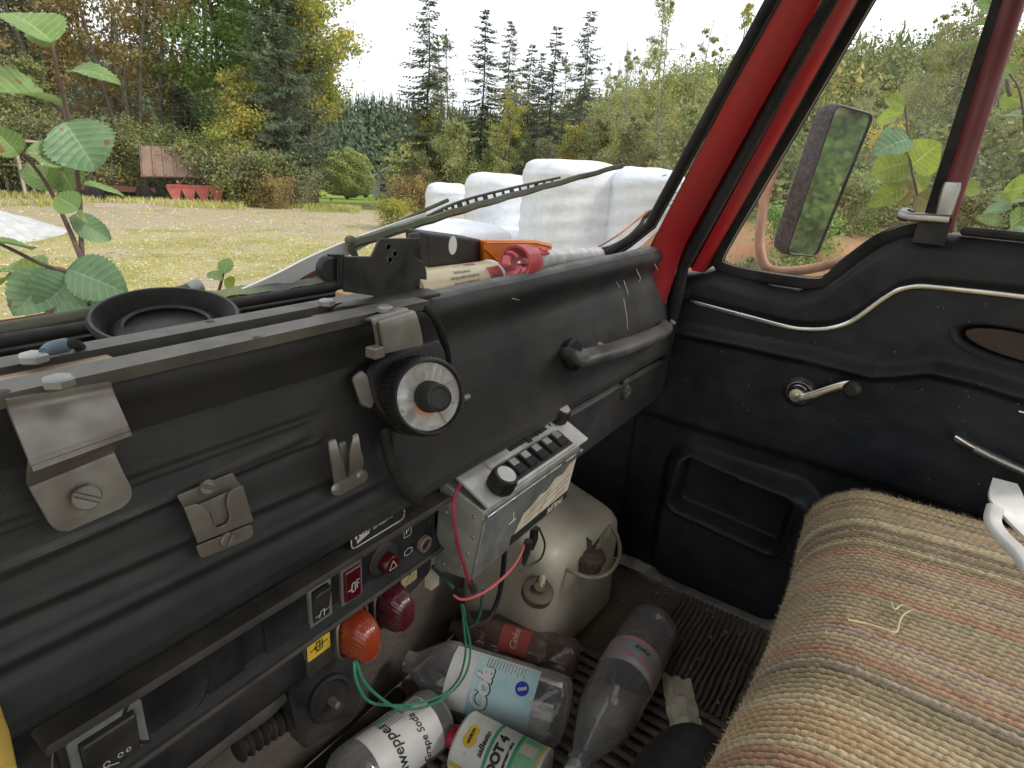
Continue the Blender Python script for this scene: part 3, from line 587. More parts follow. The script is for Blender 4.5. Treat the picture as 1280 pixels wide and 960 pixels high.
# --- bank and trees beside the door
def bank_h(x, y):
    e = .07 * noise.noise(V((x * 1.3, y * 1.3, 2))) + .03 * noise.noise(V((x * 5, y * 5, 2)))
    return lerp([1.75, 2.2, 3.0, 4, 5.5, 8, 14, 30], [-2.2, -1.75, -1.15, -.62, -.35, -.30, .1, 1.2], x - max(0, y - .6) * 1.6) + e * 1.3
g = G(); g.grid(lambda u, v: V((1.8 + 26 * u ** 1.8, -14 + 19 * v, max(bank_h(1.8 + 26 * u ** 1.8, -14 + 19 * v), -2.6))), 110, 130)
M_bank = mat('orange_earth', (.50, .22, .12), (.38, .17, .09), .95, ns=2.5, bump=.8, bs=14, dust=(.24, .24, .10), dfac=.85, dscale=.9, bdist=.03)
obj('earth_bank', g, M_bank, kind='structure')
RG = 'birches and bushes on the bank beside the door'
for (px, dd, kd, top, rz, lf, sq, lb) in [
    (975, 17, 'small', 190, 1, 'olive', 1, 'olive young tree seen at the front edge of the door window'), (1010, 18, 'airy', 150, 0, 'pale', 1.2, 'pale birch left above the wing mirror'),
    (1030, 17, 'airy2', 125, 1.2, 'pale', 1.2, 'pale birch rising straight above the wing mirror'), (1056, 18, 'airy', 90, 2.4, 'pale', 1.1, 'pale birch just right of the wing mirror top'),
    (1082, 17, 'airy2', 50, 3.6, 'pale', 1, 'taller birch with dark stems in the middle of the door window'), (1105, 16, 'airy', 15, 4.8, 'pale', .9, 'bushy birch left of the vent window post'),
    (1130, 16, 'airy2', -40, 6.0, 'pale', .9, 'tall birch cut by the vent window post'), (1165, 15, 'birch2', -60, .7, 'olive', .9, 'olive birch behind the top of the vent window post'),
    (1205, 15, 'airy', -60, 1.9, 'pale', .9, 'pale birch seen through the vent window'), (1250, 14, 'birch2', -80, 3.0, 'olive', .9, 'olive birch at the right edge of the vent window'),
    (1310, 14, 'birch', -80, 4.0, 'olive', .9, 'olive birch hidden right of the vent window'), (1450, 11, 'birch', -150, 5.0, 'olive', .9, 'olive birch on the bank behind the cab')]:
    p = PD(px, 260, dd); zb = max(bank_h(p.x, p.y), ground_h(p.x, p.y)) - .1; plant(kd, 'birch_tree' if 'birch' in lb else 'young_tree', lb, 'tree', V((p.x, p.y, zb)), fit(kd, px, dd, top, zb), rz, lf, BK_pale, RG, sq)
for (px, py, dd, lf, s_, lb) in ((925, 318, 3.9, 'pale', .24, 'low pale weeds at the front foot of the mirror arm'), (962, 322, 4.0, 'olive', .22, 'low olive weeds under the rusty mirror arm'), (995, 318, 4.6, 'green', .24, 'low green weeds below the wing mirror'), (1028, 306, 5.2, 'olive', .26, 'olive weeds on the orange earth right of the wing mirror'), (1062, 292, 5.6, 'green', .26, 'green weeds at the top edge of the orange earth'), (1095, 285, 6.2, 'olive', .26, 'olive weeds left of the chrome vent latch'), (1245, 262, 4.2, 'green', .20, 'green weeds on the orange earth below the vent window'), (1215, 262, 5.6, 'olive', .22, 'olive weeds on the orange earth behind the vent latch')):
    p = PD(px, py, dd); plant('shrub2', 'weed_clump', lb, 'weed', V((p.x, p.y, bank_h(p.x, p.y) - .03)), s_, px, lf, BK_grey, 'weeds on the orange earth')
for (px, dd, kd, top, rz, lf, sq, lb) in [
    (925, 12, 'small', 200, 0, 'olive', 1, 'olive bush hidden behind the red pillar'), (955, 12, 'small', 235, 1, 'pale', 1, 'pale bush at the lower front corner of the door window'),
    (1000, 13, 'small', 200, 2, 'olive', 1, 'olive bush behind the rusty mirror arm'), (1040, 13, 'small', 180, 3, 'pale', 1, 'pale bush behind the middle of the wing mirror'),
    (1088, 9.5, 'shrub', 150, 4, 'gold', .62, 'golden yellow bush right behind the wing mirror'), (1112, 10, 'shrub', 215, 5, 'olive', 1, 'olive bush between the golden bush and the vent window post'),
    (1068, 7.6, 'shrub2', 235, 1.3, 'dark', .8, 'dark green bush under the wing mirror'),
    (1140, 12, 'small', 150, 1.4, 'pale', 1, 'pale bush left of the chrome vent latch'), (1190, 12, 'small', 130, 6, 'olive', 1, 'olive bush seen just right of the vent window post'),
    (1232, 12, 'small', 120, .8, 'pale', 1, 'pale bush in the middle of the vent window'), (1275, 11, 'small', 100, 1.8, 'yellow', 1, 'yellowish bush at the right edge of the vent window'),
    (1340, 9, 'shrub', 90, 2.8, 'olive', 1, 'olive bush on the bank hidden right of the vent window'), (1480, 7, 'shrub', 60, 3.8, 'olive', 1, 'olive bush on the bank level with the seat'), (1700, 6, 'shrub', 30, 4.8, 'pale', 1, 'pale bush on the bank behind the seat')]:
    p = PD(px, 260, dd); zb = max(bank_h(p.x, p.y), ground_h(p.x, p.y)) - .1; plant(kd, 'bush', lb, 'bush', V((p.x, p.y, zb)), fit(kd, px, dd, top, zb), rz, lf, BK_grey, RG, sq)
# shrubs behind the truck's flank, seen only in the wing mirror
for k in range(7):
    x, y = (2.75, 3.2, 2.5, 3.6, 3.0, 4.3, 2.6)[k], (-2.5, -3.4, -3.7, -4.6, -5.6, -6.0, -5.0)[k]; zb = max(bank_h(x, y), ground_h(x, y)) - .1
    plant('shrub', 'bush', ('bright green', 'olive', 'leafy green', 'pale', 'brownish', 'dull green', 'dark green')[k] + ' bush on the bank behind the door, reflected in the wing mirror', 'bush', V((x, y, zb)), .65 + .12 * k, k, ('green', 'olive', 'green', 'pale', 'olive', 'olive', 'dark')[k], BK_grey, RG)
# --- hills
def hill(name, az0, az1, r0, r1, top, base, m, seed, kind='structure'):
    g = G()
    def f(u, v):
        az = az0 + (az1 - az0) * u; r = r0 + (r1 - r0) * v; h = base + (top(math.degrees(az)) - base) * sm(0, .85, v) + 1.2 * v * noise.noise(V((az * 9, r * .03, seed)))
        return V((math.sin(az) * r, math.cos(az) * r, h))
    g.grid(f, 120, 30); obj(name, g, m, kind=kind); return f
M_hill = mat('forest_floor', (.035, .055, .03), (.06, .08, .035), 1, ns=.3, bump=0)
far = hill('far_hill', math.radians(-30), math.radians(75), 95, 260, lambda a: lerp([-30, 0, 20, 30, 38, 41, 46, 60, 75], [30, 24, 18, 14, 11, 7.5, 7, 6, 12], a), -9, M_hill, 1)
near = hill('near_hill', math.radians(46), math.radians(110), 36, 95, lambda a: lerp([46, 52, 60, 68, 75, 85, 100, 110], [-5, -1, 2.5, 6.5, 9, 11, 12, 12], a), -4, M_hill, 5)
def wood(name, f, n, hh, rr_, lf, seed, label, blob=.0):
    rs = np.random.RandomState(seed); rr = random.Random(seed); Q = []
    for k in range(n):
        u, v = rr.random(), rr.random() ** .8; p = f(u, v); H = hh * rr.uniform(.6, 1.3)
        m = 16
        if rr.random() < blob:
            nb2_ = 170; c = rs.normal(size=(nb2_, 3)) * np.array([.26, .26, .22]) * H + np.array(p) + np.array([0, 0, H * .42]); Q.append(leaf_quads(c, H * .03, rs, asp=.8)); continue
        c = []
        a = rs.uniform(0, 6.28, m); t = np.linspace(0, .95, m); rad = rr_ * (1 - t) * rs.uniform(.7, 1.1, m) * H / hh
        P0 = np.array(p)[None] + np.stack([np.zeros(m), np.zeros(m), (t + .12) * H], 1); tip = np.array(p)[None] + np.stack([np.cos(a) * rad, np.sin(a) * rad, t * H], 1)
        sd = np.stack([-np.sin(a), np.cos(a), np.zeros(m)], 1) * (rad * .55 + .05)[:, None]
        Q.append(np.stack([P0, (P0 * .3 + tip * .7) + sd, tip, (P0 * .3 + tip * .7) - sd], 1))
    o = quads_obj(name, np.concatenate(Q), LF[lf], kind='stuff'); tag(o, label, 'forest'); return o
LF['farw'] = leafmat('far_wood_needles', (.032, .048, .03), (.048, .07, .036), (.08, .10, .045), tr=.1, ns=.05)
LF['nearw'] = leafmat('near_wood_leaves', (.07, .10, .035), (.13, .16, .05), (.30, .24, .06), tr=.2, ns=.12)
wood('far_forest', far, 5200, 7.5, 1.7, 'farw', 3, 'dark spruce forest covering the far valley side')
wood('hillside_woods', near, 2300, 4.2, 1.2, 'nearw', 4, 'mixed green and yellow woods on the near hillside at right', .7)
# thicket behind the left trees so the wood has depth
def thick(u, v):
    p = PD(-260 + 640 * u, 250, 33 + 16 * v); return V((p.x, p.y, ground_h(p.x, p.y)))
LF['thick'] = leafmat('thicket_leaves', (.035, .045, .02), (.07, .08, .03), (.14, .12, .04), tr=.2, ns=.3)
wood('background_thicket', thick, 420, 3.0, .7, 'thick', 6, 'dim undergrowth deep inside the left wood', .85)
def thick2(u, v):
    p = PD(530 + 350 * u, 250, 31 + 8 * v); return V((p.x, p.y, ground_h(p.x, p.y) - .2))
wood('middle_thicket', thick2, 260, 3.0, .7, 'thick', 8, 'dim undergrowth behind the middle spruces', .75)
def thick3(u, v):
    p = PD(890 + 800 * u, 250, 7 + 11 * v * v); return V((p.x, p.y, max(bank_h(p.x, p.y), ground_h(p.x, p.y)) - .2))
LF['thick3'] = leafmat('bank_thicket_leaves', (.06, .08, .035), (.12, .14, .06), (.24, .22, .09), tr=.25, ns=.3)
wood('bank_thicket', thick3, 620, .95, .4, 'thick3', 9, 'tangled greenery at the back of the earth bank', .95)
# --- ground litter and grass
rs = np.random.RandomState(5); n = 26000
px_ = rs.uniform(0, 1, n) ** 1.6 * 19 + 3; az = np.radians(rs.uniform(3, 62, n)); lx = np.sin(az) * px_; ly = np.cos(az) * px_
lz = np.array([ground_h(a, b) for a, b in zip(lx, ly)]) + .012
Q = leaf_quads(np.stack([lx, ly, lz], 1), .022, rs, flat=1.5)
LF['litter'] = leafmat('fallen_leaves', (.22, .16, .06), (.48, .38, .14), (.60, .52, .34), tr=.1, ns=.5)
tag(quads_obj('fallen_leaves', Q, LF['litter'], kind='stuff'), 'yellow fallen leaves scattered over the yard', 'leaves')
n = 42000
def grassy(dmin, dmax, a0, a1, n, h, seed):
    rs = np.random.RandomState(seed); d = dmin + (dmax - dmin) * rs.uniform(0, 1, n) ** .8; az = np.radians(rs.uniform(a0, a1, n)); x = np.sin(az) * d; y = np.cos(az) * d
    keep = np.array([noise.noise(V((a * .45, b * .45, 7))) > -.08 for a, b in zip(x, y)]); x = x[keep]; y = y[keep]; m = len(x)
    z = np.array([ground_h(a, b) for a, b in zip(x, y)]); p = np.stack([x, y, z], 1); wv = rs.normal(size=(m, 3)); wv[:, 2] = 0; wv /= np.linalg.norm(wv, axis=1)[:, None]; hh = (h * rs.uniform(.4, 1.3, m))[:, None]
    lean_ = rs.normal(size=(m, 3)) * .4; lean_[:, 2] = 1
    return np.stack([p - wv * hh * .12, p + wv * hh * .12, p + lean_ * hh + wv * .02 * hh, p + lean_ * hh - wv * .02 * hh], 1)
LF['grass'] = leafmat('dry_grass', (.16, .19, .05), (.34, .33, .10), (.50, .43, .20), tr=.3, ns=.4)
tag(quads_obj('yard_grass', np.concatenate([grassy(4, 15, 3, 62, 30000, .05, 1), grassy(20.5, 24.5, -5, 42, 16000, .16, 2)]), LF['grass'], kind='stuff'), 'sparse yellow green grass growing in the gravel yard', 'grass')
# green strip field with its dark ditch line and the far track
M_field = mat('green_field', (.20, .33, .05), (.28, .38, .07), .95, ns=.3, bump=0)
# --- white gravel heap at far left
g = G(); c = PD(-38, 250, 15.5); c.z = ground_h(c.x, c.y)
def heap(u, v):
    a = 2 * PI * u; r = v; R_ = 1.55 * (1 + .12 * math.sin(3 * a + 1)); h = .62 * (1 - r) ** .9 + .05 * noise.noise(V((math.cos(a) * r * 4, math.sin(a) * r * 4, 1)))
    return V((c.x + math.cos(a) * r * R_, c.y + math.sin(a) * r * R_, c.z - .03 + h * (1 - r ** 6)))
g.grid(heap, 60, 24, closeu=True)
o = obj('snow_pile', g, mat('white_grit', (.60, .60, .60), (.46, .46, .45), .9, ns=5, bump=.9, bs=30, bdist=.03)); tag(o, 'white heap of crushed lime at the left edge of the yard', 'pile'); o.name = 'lime_heap'
# --- wooden rack at far left
base = PD(18, 232, 24); base.z = ground_h(base.x, base.y)
t = thing('wooden_rack', 'small pale wooden rack with a flat roof at the far left', 'rack', base)
M_plank = mat('weathered_planks', (.55, .48, .38), (.4, .34, .26), .85, ns=20, bump=.2)
ex = V((.8, -.6, 0))
for dx in (-.85, -.3, .35, .9):
    for dy in (-.35, .35):
        g = G(); g.tube([base + ex * dx + V((.6, .8, 0)) * dy, base + ex * dx + V((.6, .8, 0)) * dy + V((0, 0, 1.55))], .05, 6); obj('post', g, M_plank, t)
for k in range(5):
    g = G(); g.box((0, 0, 0), (2.1, .17, .04), frame(base + V((.6, .8, 0)) * (-.42 + .21 * k) + V((0, 0, 1.58 + .0 * k)), (0, 0, 1), ex), .004); obj('roof_plank', g, M_plank, t)
g = G(); g.box((0, 0, 0), (1.9, .08, .06), frame(base + V((0, 0, .9)), (0, 0, 1), ex), .004); obj('rail', g, M_plank, t)
# --- machines at the forest edge
M_farm = mat('faded_red_paint', (.50, .10, .07), (.38, .06, .045), .6, ns=8, bump=.1, dust=(.2, .12, .08), dfac=.4)
M_farmd = mat('rusty_dark_red', (.16, .04, .035), (.10, .045, .03), .7, ns=8, bump=.1)
b0 = PD(245, 250, 22.3); b0.z = ground_h(b0.x, b0.y); ex = V((.88, -.48, 0)); ey = V((.48, .88, 0))
t = thing('plough', 'faded red farm implement with slanting blades at the forest edge', 'plough', b0)
g = G(); g.box((0, 0, 0), (1.55, .1, .1), frame(b0 + V((0, 0, .52)), (0, 0, 1), ex)); g.box((0, .45, 0), (1.45, .08, .08), frame(b0 + V((0, 0, .5)), (0, 0, 1), ex)); obj('frame', g, M_farm, t)
for k in range(4):
    g = G(); g.slab([(-.22, 0), (.22, 0), (.12, -.42), (-.02, -.5)], .03, frame(b0 + ex * (-.58 + .39 * k) + V((0, 0, .5)), (ey * -1 + V((0, 0, .35))), ex)); obj('blade', g, M_farm, t)
g = G(); g.tube([b0 + ex * -.5 + V((0, 0, .5)), b0 + V((0, 0, .98)) + ey * .3, b0 + ex * .6 + V((0, 0, .5))], .035, 6); obj('hitch', g, M_farmd, t)
for s in (-1, 1):
    g = G(); g.lathe([(.05, -.05), (.24, -.05), (.27, 0), (.24, .05), (.05, .05)], frame(b0 + ex * .55 * s + ey * .25 + V((0, 0, .27)), ex), 16); obj('wheel', g, M_blkr, t)
b0 = PD(216, 235, 23.0); b0.z = ground_h(b0.x, b0.y)
t = thing('tipped_panel', 'brown metal trailer bed tipped up on edge at the forest edge', 'trailer', b0)
g = G(); Mx = frame(b0 + V((0, 0, 1.25)), (-.35, -.55, .75), ex); g.box((0, 0, 0), (1.6, 1.3, .05), Mx)
for k in range(6): g.box((-.72 + .29 * k, 0, .04), (.05, 1.25, .05), Mx)
obj('bed', g, mat('brown_sheet', (.30, .17, .12), (.20, .12, .09), .8, ns=3, bump=.2, dust=(.38, .30, .24), dfac=.5, dscale=2), t)
for s in (-.7, .7):
    g = G(); g.tube([b0 + ex * s, b0 + ex * s + V((0, 0, 1.2))], .04, 6); obj('leg', g, M_farmd, t)
b0 = PD(152, 245, 23); b0.z = ground_h(b0.x, b0.y)
t = thing('low_trailer', 'dark red low trailer half hidden in the grass left of the plough', 'trailer', b0)
g = G(); g.box((0, 0, .38), (1.9, .9, .12), frame(b0, (0, 0, 1), ex)); obj('deck', g, M_farmd, t)
for s in (-.65, .65):
    g = G(); g.lathe([(.05, -.08), (.24, -.08), (.27, 0), (.24, .08), (.05, .08)], frame(b0 + ex * s - ey * .4 + V((0, 0, .27)), ey), 14); obj('wheel', g, M_blkr, t)
g = G(); g.tube([b0 + ex * 1.6 + V((0, 0, .4)), b0 + ex * 2.3 + V((0, 0, .25))], .04, 6); obj('drawbar', g, M_farmd, t)
for k, (px, dd, ln) in enumerate(((215, 22, 1.1), (152, 20.5, 1.3))):
    p = PD(px, 250, dd); p.z = ground_h(p.x, p.y) + .06; g = G(); g.box((0, 0, 0), (ln, .16, .1), frame(p, (0, 0, 1), ex + V((0, .15 * k, 0)))); o = obj('timber', g, M_plank)
    tag(o, ('pale timber lying in the grass just left of the plough', 'pale timber lying flat on the gravel before the low trailer')[k], 'timber')
# --- far house and car by the field
hb = PD(484, 240, 58); hb.z = ground_h(hb.x, hb.y)
t = thing('shed', 'tiny grey shed beyond the field next to the track', 'shed', hb); ex = V((.75, -.66, 0)); M_shed = mat('grey_boards', (.28, .27, .25), (.2, .19, .18), .8, ns=3, bump=0)
g = G(); g.box((0, 0, .9), (2.4, 2.0, 1.8), frame(hb, (0, 0, 1), ex), 0); obj('wall', g, M_shed, t)
g = G(); g.slab([(-1.35, 0), (1.35, 0), (0, .9)], 2.3, frame(hb + V((0, 0, 1.8)) - V((.66, .75, 0)) * -1.15, (-.66, -.75, 0), ex), 0); obj('roof', g, mat('dark_roof', (.1, .1, .1), bump=0), t)
g = G(); g.box((-.4, -1.01, 1.0), (.5, .05, .6), frame(hb, (0, 0, 1), ex), 0); obj('window', g, M_ink, t)
hb = PD(470, 240, 60); hb.z = ground_h(hb.x, hb.y)
t = thing('parked_car', 'tiny silver blue car parked beyond the field beside the shed', 'car', hb)
M_car = mat('silver_blue_paint', (.3, .36, .42), rough=.3, bump=0)
prof = [(-1.5, .3), (-1.5, .75), (-.95, .85), (-.6, 1.3), (.45, 1.3), (.95, .85), (1.5, .75), (1.5, .3)]
Mx = frame(hb + V((.66, .75, 0)) * .6, V((-.66, -.75, 0)), ex); Mx = frame(hb, ex.cross(V((0, 0, 1))), ex); g = G(); g.slab([(a, -b) for a, b in prof], 1.3, Mx @ Matrix.Rotation(0, 4, 'X')); 
for i, v in enumerate(g.v):
    l_ = Mx.inverted() @ v; g.v[i] = hb + ex * l_.x + V((.66, .75, 0)) * l_.z + V((0, 0, abs(l_.y)))
obj('body', g, M_car, t)
g = G(); g.box((-.05, -.02, 1.06), (1.1, 1.36, .36), frame(hb + V((.66, .75, 0)) * .65, (0, 0, 1), ex), 0); obj('window', g, M_ink, t)
for s in (-1, 1):
    g = G(); g.lathe([(.28, -.75), (.28, .75)], frame(hb + ex * .95 * s + V((.66, .75, 0)) * .65 + V((0, 0, .28)), (.66, .75, 0)), 14); obj('wheel', g, M_blkr, t)
# --- white wrapped bales
M_bale = mat('white_bale_wrap', (.80, .83, .88), (.72, .75, .81), .38, .55, ns=2.5, bump=.45, bs=6, dust=(.38, .38, .37), dfac=.30, dscale=13, bdist=.03)
def bale(px, dist, w_px, top_py, h, label, seed, sq=4.5):
    p = PD(px, top_py, dist); R_ = w_px / 2 / FOC * (ray(px, top_py).length and dist / math.hypot(ray(px, top_py).x, ray(px, top_py).y)); g = G(); prof = [(0, 1)]; 
    def f(u, v):
        a = 2 * PI * u; t = v; n_ = 6
        if t < .3: r = math.sin(t / .3 * PI / 2) ** .45; z = 1 - (1 - math.cos(t / .3 * PI / 2)) * .16
        elif t > .8: r = math.cos((t - .8) / .2 * PI / 2) ** .45 if t < 1 else 0; z = .1 * (1 - (t - .8) / .2) ** .8
        else: r = 1; z = .84 + (.1 - .84) * (t - .3) / .5
        rad = 1 / (abs(math.cos(a)) ** n_ + abs(math.sin(a)) ** n_) ** (1 / n_)
        rad = .5 + .5 * rad
        rad *= 1 + .02 * noise.noise(V((math.cos(a) * 2, math.sin(a) * 2, z * 2 + seed))) + .012 * math.sin(z * 38 + 3 * math.sin(a + seed)) + .010 * (abs(((z * 5.3 + .22 * math.sin(a + seed)) % 1) - .5) < .04) + .006 * math.sin(z * 90 + seed)
        return V((p.x + math.cos(a + seed) * r * R_ * rad, p.y + math.sin(a + seed) * r * R_ * rad, p.z - h + h * z * (1 + .02 * noise.noise(V((math.cos(a) * r * 2, math.sin(a) * r * 2, seed))))))
    g.grid(f, 64, 46, closeu=True, flip=True); o = obj('round_bale', g, M_bale, ang=70); tag(o, label, 'bale', 'white wrapped hay bales stacked in front of the truck'); return o
bale(718, 8.4, 118, 200, 1.22, 'biggest white wrapped bale in the upper row, ending under the wiper tip', 1)
bale(812, 8.3, 96, 210, 1.22, 'white wrapped bale of the upper row nearest the red pillar', 2)
bale(628, 10.2, 82, 217, 1.22, 'white wrapped bale of the upper row crossed by the middle of the wiper', 3)
bale(560, 11.5, 55, 229, 1.22, 'small looking white bale at the left end of the upper row', 4)
bale(735, 8.2, 130, 318, 1.1, 'white wrapped bale of the lower row under the biggest one', 5)
bale(575, 8.7, 118, 277, 1.15, 'white bale of the lower row behind the black box', 6)
bale(648, 9.3, 90, 286, 1.15, 'white bale of the lower row behind the orange lens', 7)
bale(845, 8.2, 110, 322, 1.1, 'white bale of the lower row hidden behind the red pillar', 8)
# ================================================================== THE CAB
XW = 1.26                                             # plane of the door lining
def wind_y(x, z): return .605 - .377 * (z + .12) - .150 * max(0, (abs(x - .2)) / .95) ** 4
cab = thing('truck_cab', 'red truck cab body with windscreen, pillar and dirty rubber floor', 'truck cab', (.2, .5, -.95))
# floor
FZ = -.95
g = G(); g.grid(lambda u, v: V((-.6 + 1.9 * u, -.8 + 1.5 * v, FZ - .012 + .004 * noise.noise(V((u * 9, v * 9, 0))))), 60, 50); obj('floor', g, M_floor, cab)
def ribs(x0, x1, y0, y1, pitch, zt, hh, name='rubber_rib'):
    g = G(); n = int((x1 - x0) / pitch)
    for k in range(n):
        x = x0 + pitch * k; g.grid(lambda u, v: V((x + pitch * .62 * (u - .5) + .0012 * math.sin(v * 17 + k), y0 + (y1 - y0) * v, zt + hh * math.cos((u - .5) * PI) ** .5 * (.8 + .3 * noise.noise(V((v * 6, k * .7, 0)))))), 5, 22)
    return g
g = ribs(-.10, .30, .94, 1.235, .0115, FZ - .002, .006); g.v = [V((v.y, v.x, v.z)) for v in g.v]; g.f = [f[::-1] for f in g.f]; o = obj('floor_mat_ribs', g, M_floor, cab, kind='stuff')
g = ribs(.50, .975, -.1, .60, .024, FZ - .004, .005); obj('floor_boards', g, M_floor, cab, kind='stuff')
# sill strip along the door foot with crumbly sealant
g = G(); g.grid(lambda u, v: V((1.235 + .04 * u + .004 * noise.noise(V((v * 30, u * 3, 0))), -.5 + .95 * v, FZ + .004 + .016 * math.sin(u * PI) + .004 * noise.noise(V((v * 40, u * 9, 3))))), 8, 160); obj('sill_sealant', g, M_caul, cab)
# toe board + firewall
g = G(); g.grid(lambda u, v: V((-.6 + 1.5 * u, .628 + .03 * v + .004 * noise.noise(V((u * 14, v * 9, 5))), FZ - .01 + .62 * v)), 90, 40); obj('toe_board', g, M_toe, cab)
g = G(); g.slab([(-.6, -.955), (.60, -.955), (.60, -.915), (-.6, -.915)], .03, frame((0, .60, 0), (0, -1, 0), (1, 0, 0)), .004); obj('toe_strip', g, M_blkr, cab)
g = G(); g.grid(lambda u, v: V((.80 + .50 * u, .70 - .10 * sm(.55, 1, u) - .17 * sm(.8, 1, u), FZ - .01 + .65 * v)), 30, 12); obj('firewall', g, M_door, cab)
g = G(); g.grid(lambda u, v: V((1.268, .40 + .32 * u, FZ - .01 + .65 * v)), 6, 6); obj('kick_panel', g, M_door, cab)
# red shelf under the windscreen and the parcel tray
g = G(); g.grid(lambda u, v: V((-.6 + 1.85 * u, .47 + .17 * v, -.212)), 50, 8); obj('shelf', g, M_redd, cab)
for (x0, x1) in ((.17, .235), (.36, .47)):
    g = G(); g.box(((x0 + x1) / 2, .535, -.196), (x1 - x0, .12, .024), None, .004); obj('shelf_brace', g, M_red, cab)
# cowl outside with moss
g = G(); g.grid(lambda u, v: V((-.7 + 1.9 * u, wind_y(-.7 + 1.9 * u, -.18) + .022 + .10 * v, -.175 + .010 * math.sin(v * PI) - .06 * v * v + .004 * noise.noise(V((u * 60, v * 12, 0))))), 160, 12); obj('cowl', g, M_moss, cab)
# windscreen seal: closed rubber loop path along bottom then up the pillar
def wpt(x, z, off=0): return V((x, wind_y(x, z) + off, z))
path = [wpt(-.7 + (1.0 + .7) * k / 40, -.182) for k in range(41)]
c0 = (1.02, -.092); R0 = .09
path += [wpt(c0[0] + R0 * 1.28 * math.sin(a), c0[1] - R0 * math.cos(a)) for a in [PI / 2 * k / 10 for k in range(1, 8)]]
path += [PX(812 + (965 - 812) * k / 8, 282 * (1 - k / 8), 1.142 - .004 * k) for k in range(0, 10)]
wnorm = lambda k: V((-.45 if path[min(k, len(path) - 1)].x > 1.1 else 0, -1, -.37)).normalized()
g = G(); g.sweep(path, rrect(.022, .016, .006), wnorm); obj('windscreen_seal', g, M_blkr, cab)
g = G(); g.sweep([p + V((0, -.010, -.001)) for p in path], rrect(.006, .007, .003, 2), wnorm); obj('seal_bead', g, M_blk, cab)
# windscreen
g = G()
def wf(u, v):
    z = -.182 + .51 * v; x = -.7 + 1.845 * u
    e_ = [p for p in path if p.x > .9]; xr = lerp([p.z for p in e_], [p.x for p in e_], z); yr = lerp([p.z for p in e_], [p.y for p in e_], z)
    x = -.7 + (xr + .7) * u; return V((x, wind_y(x, z) + (yr - wind_y(xr, z)) * u ** 6, z))
g.grid(wf, 60, 24); obj('windscreen', g, M_wind, cab)
# A pillar: bands between sight-measured lines, bottom to top
def line(b, t, n=14, ext=.06):
    b, t = V(b), V(t); return [b + (t - b) * (k / (n - 1) * (1 + ext)) for k in range(n)]
P0 = line(PX(806, 322, 1.150), PX(972, 0, 1.112))
P1 = line(PX(843, 329, 1.190) , PX(1026, 0, 1.150))
P2 = line(PX(863, 338, 1.220), PX(1047, 0, 1.180))
P3 = line(PX(880, 341, 1.255), PX(1071, 0, 1.215))
def band(A, B, bulge, nrm, nu=8, lo=0):
    def f(u, v):
        i = v * (len(A) - 1); k = min(int(i), len(A) - 2); fr = i - k; a = A[k].lerp(A[k + 1], fr); b = B[k].lerp(B[k + 1], fr)
        return a.lerp(b, u) + V(nrm) * bulge * math.sin(u * PI)
    return f
nb_ = V((-.75, -.6, .1)).normalized()
g = G(); g.grid(band([p + V((0, 0.02, -.12)) if i == 0 else p for i, p in enumerate(P0)], [p + V((0, .01, -.12)) if i == 0 else p for i, p in enumerate(P1)], .010, nb_), 10, 30); obj('pillar', g, M_red, cab)
Pm = [a.lerp(b, .5) + nb_ * .004 for a, b in zip(P1, P2)]
g = G(); g.tube([Pm[0] + V((.01, .01, -.2))] + spl(Pm, 3), .0115, 10); o = obj('door_weatherstrip', g, M_blkr, cab)
g = G()
for k in range(150):
    i = k / 150 * (len(Pm) - 1); j = min(int(i), len(Pm) - 2); p = Pm[j].lerp(Pm[j + 1], i - j); t_ = (Pm[j + 1] - Pm[j]).normalized(); g.lathe([(.0112, -.0006), (.0122, 0), (.0112, .0006)], frame(p, t_), 10)
obj('weatherstrip_ribs', g, M_blkr, cab, kind='stuff')
# outer skin of the pillar so that it has depth
g = G(); g.grid(lambda u, v: band(P0, P3, 0, nb_)(u, v) + V((.07, .06, 0)) * math.sin(u * PI) + V((.002, .002, 0)), 10, 20); obj('pillar_skin', g, M_red, cab)

# unseen roof and rear wall, added and cut short to shape the cab's light
g = G(); g.box((.10, -.27, .47), (2.4, .98, .03), None, .01); obj('roof', g, mat('unseen_headlining', (.55, .53, .50), (.48, .46, .43), .9, bump=.2, bs=80), cab)
g = G(); g.box((.20, -1.24, -.70), (2.2, .03, .55), None, .01); obj('unseen_rear_wall', g, mat('unseen_rear_trim', (.30, .29, .28), rough=.9), cab)
# ------------------------------------------------------------------ door
door = thing('passenger_door', 'black vinyl lined passenger door with chrome trim strip', 'door', (XW, -.1, -.95))
DT = [(.47, -.205), (.43, -.212), (.40, -.206), (.353, -.190), (.30, -.196), (.235, -.205), (.19, -.205), (.15, -.190), (.125, -.160), (.10, -.128), (.07, -.098), (.045, -.083), (.0, -.074), (-.10, -.074), (-.60, -.078)]
def dtop(y): return lerp([p[0] for p in DT[::-1]], [p[1] for p in DT[::-1]], y)
R1 = [PX(a, b, XW) for a, b in ((847, 415), (930, 432), (1005, 448), (1060, 462), (1091, 470), (1115, 469), (1163, 464), (1220, 478), (1280, 497), (1400, 530))]
R2 = [PX(a, b, XW) for a, b in ((842, 530), (900, 548), (960, 566), (1020, 584), (1077, 602), (1150, 626), (1280, 670))]
def ry(R, y): return lerp([p.y for p in R[::-1]], [p.z for p in R[::-1]], y)
def rrd(y, z, cy_, cz_, w_, h_, r_):
    dx = abs(y - cy_) - w_ / 2 + r_; dz = abs(z - cz_) - h_ / 2 + r_
    return math.hypot(max(dx, 0), max(dz, 0)) + min(max(dx, dz), 0) - r_        # signed distance to a rounded box
pk = [PX(a, b, XW - .04) for a, b in ((866, 580), (990, 627), (968, 690), (852, 643))]
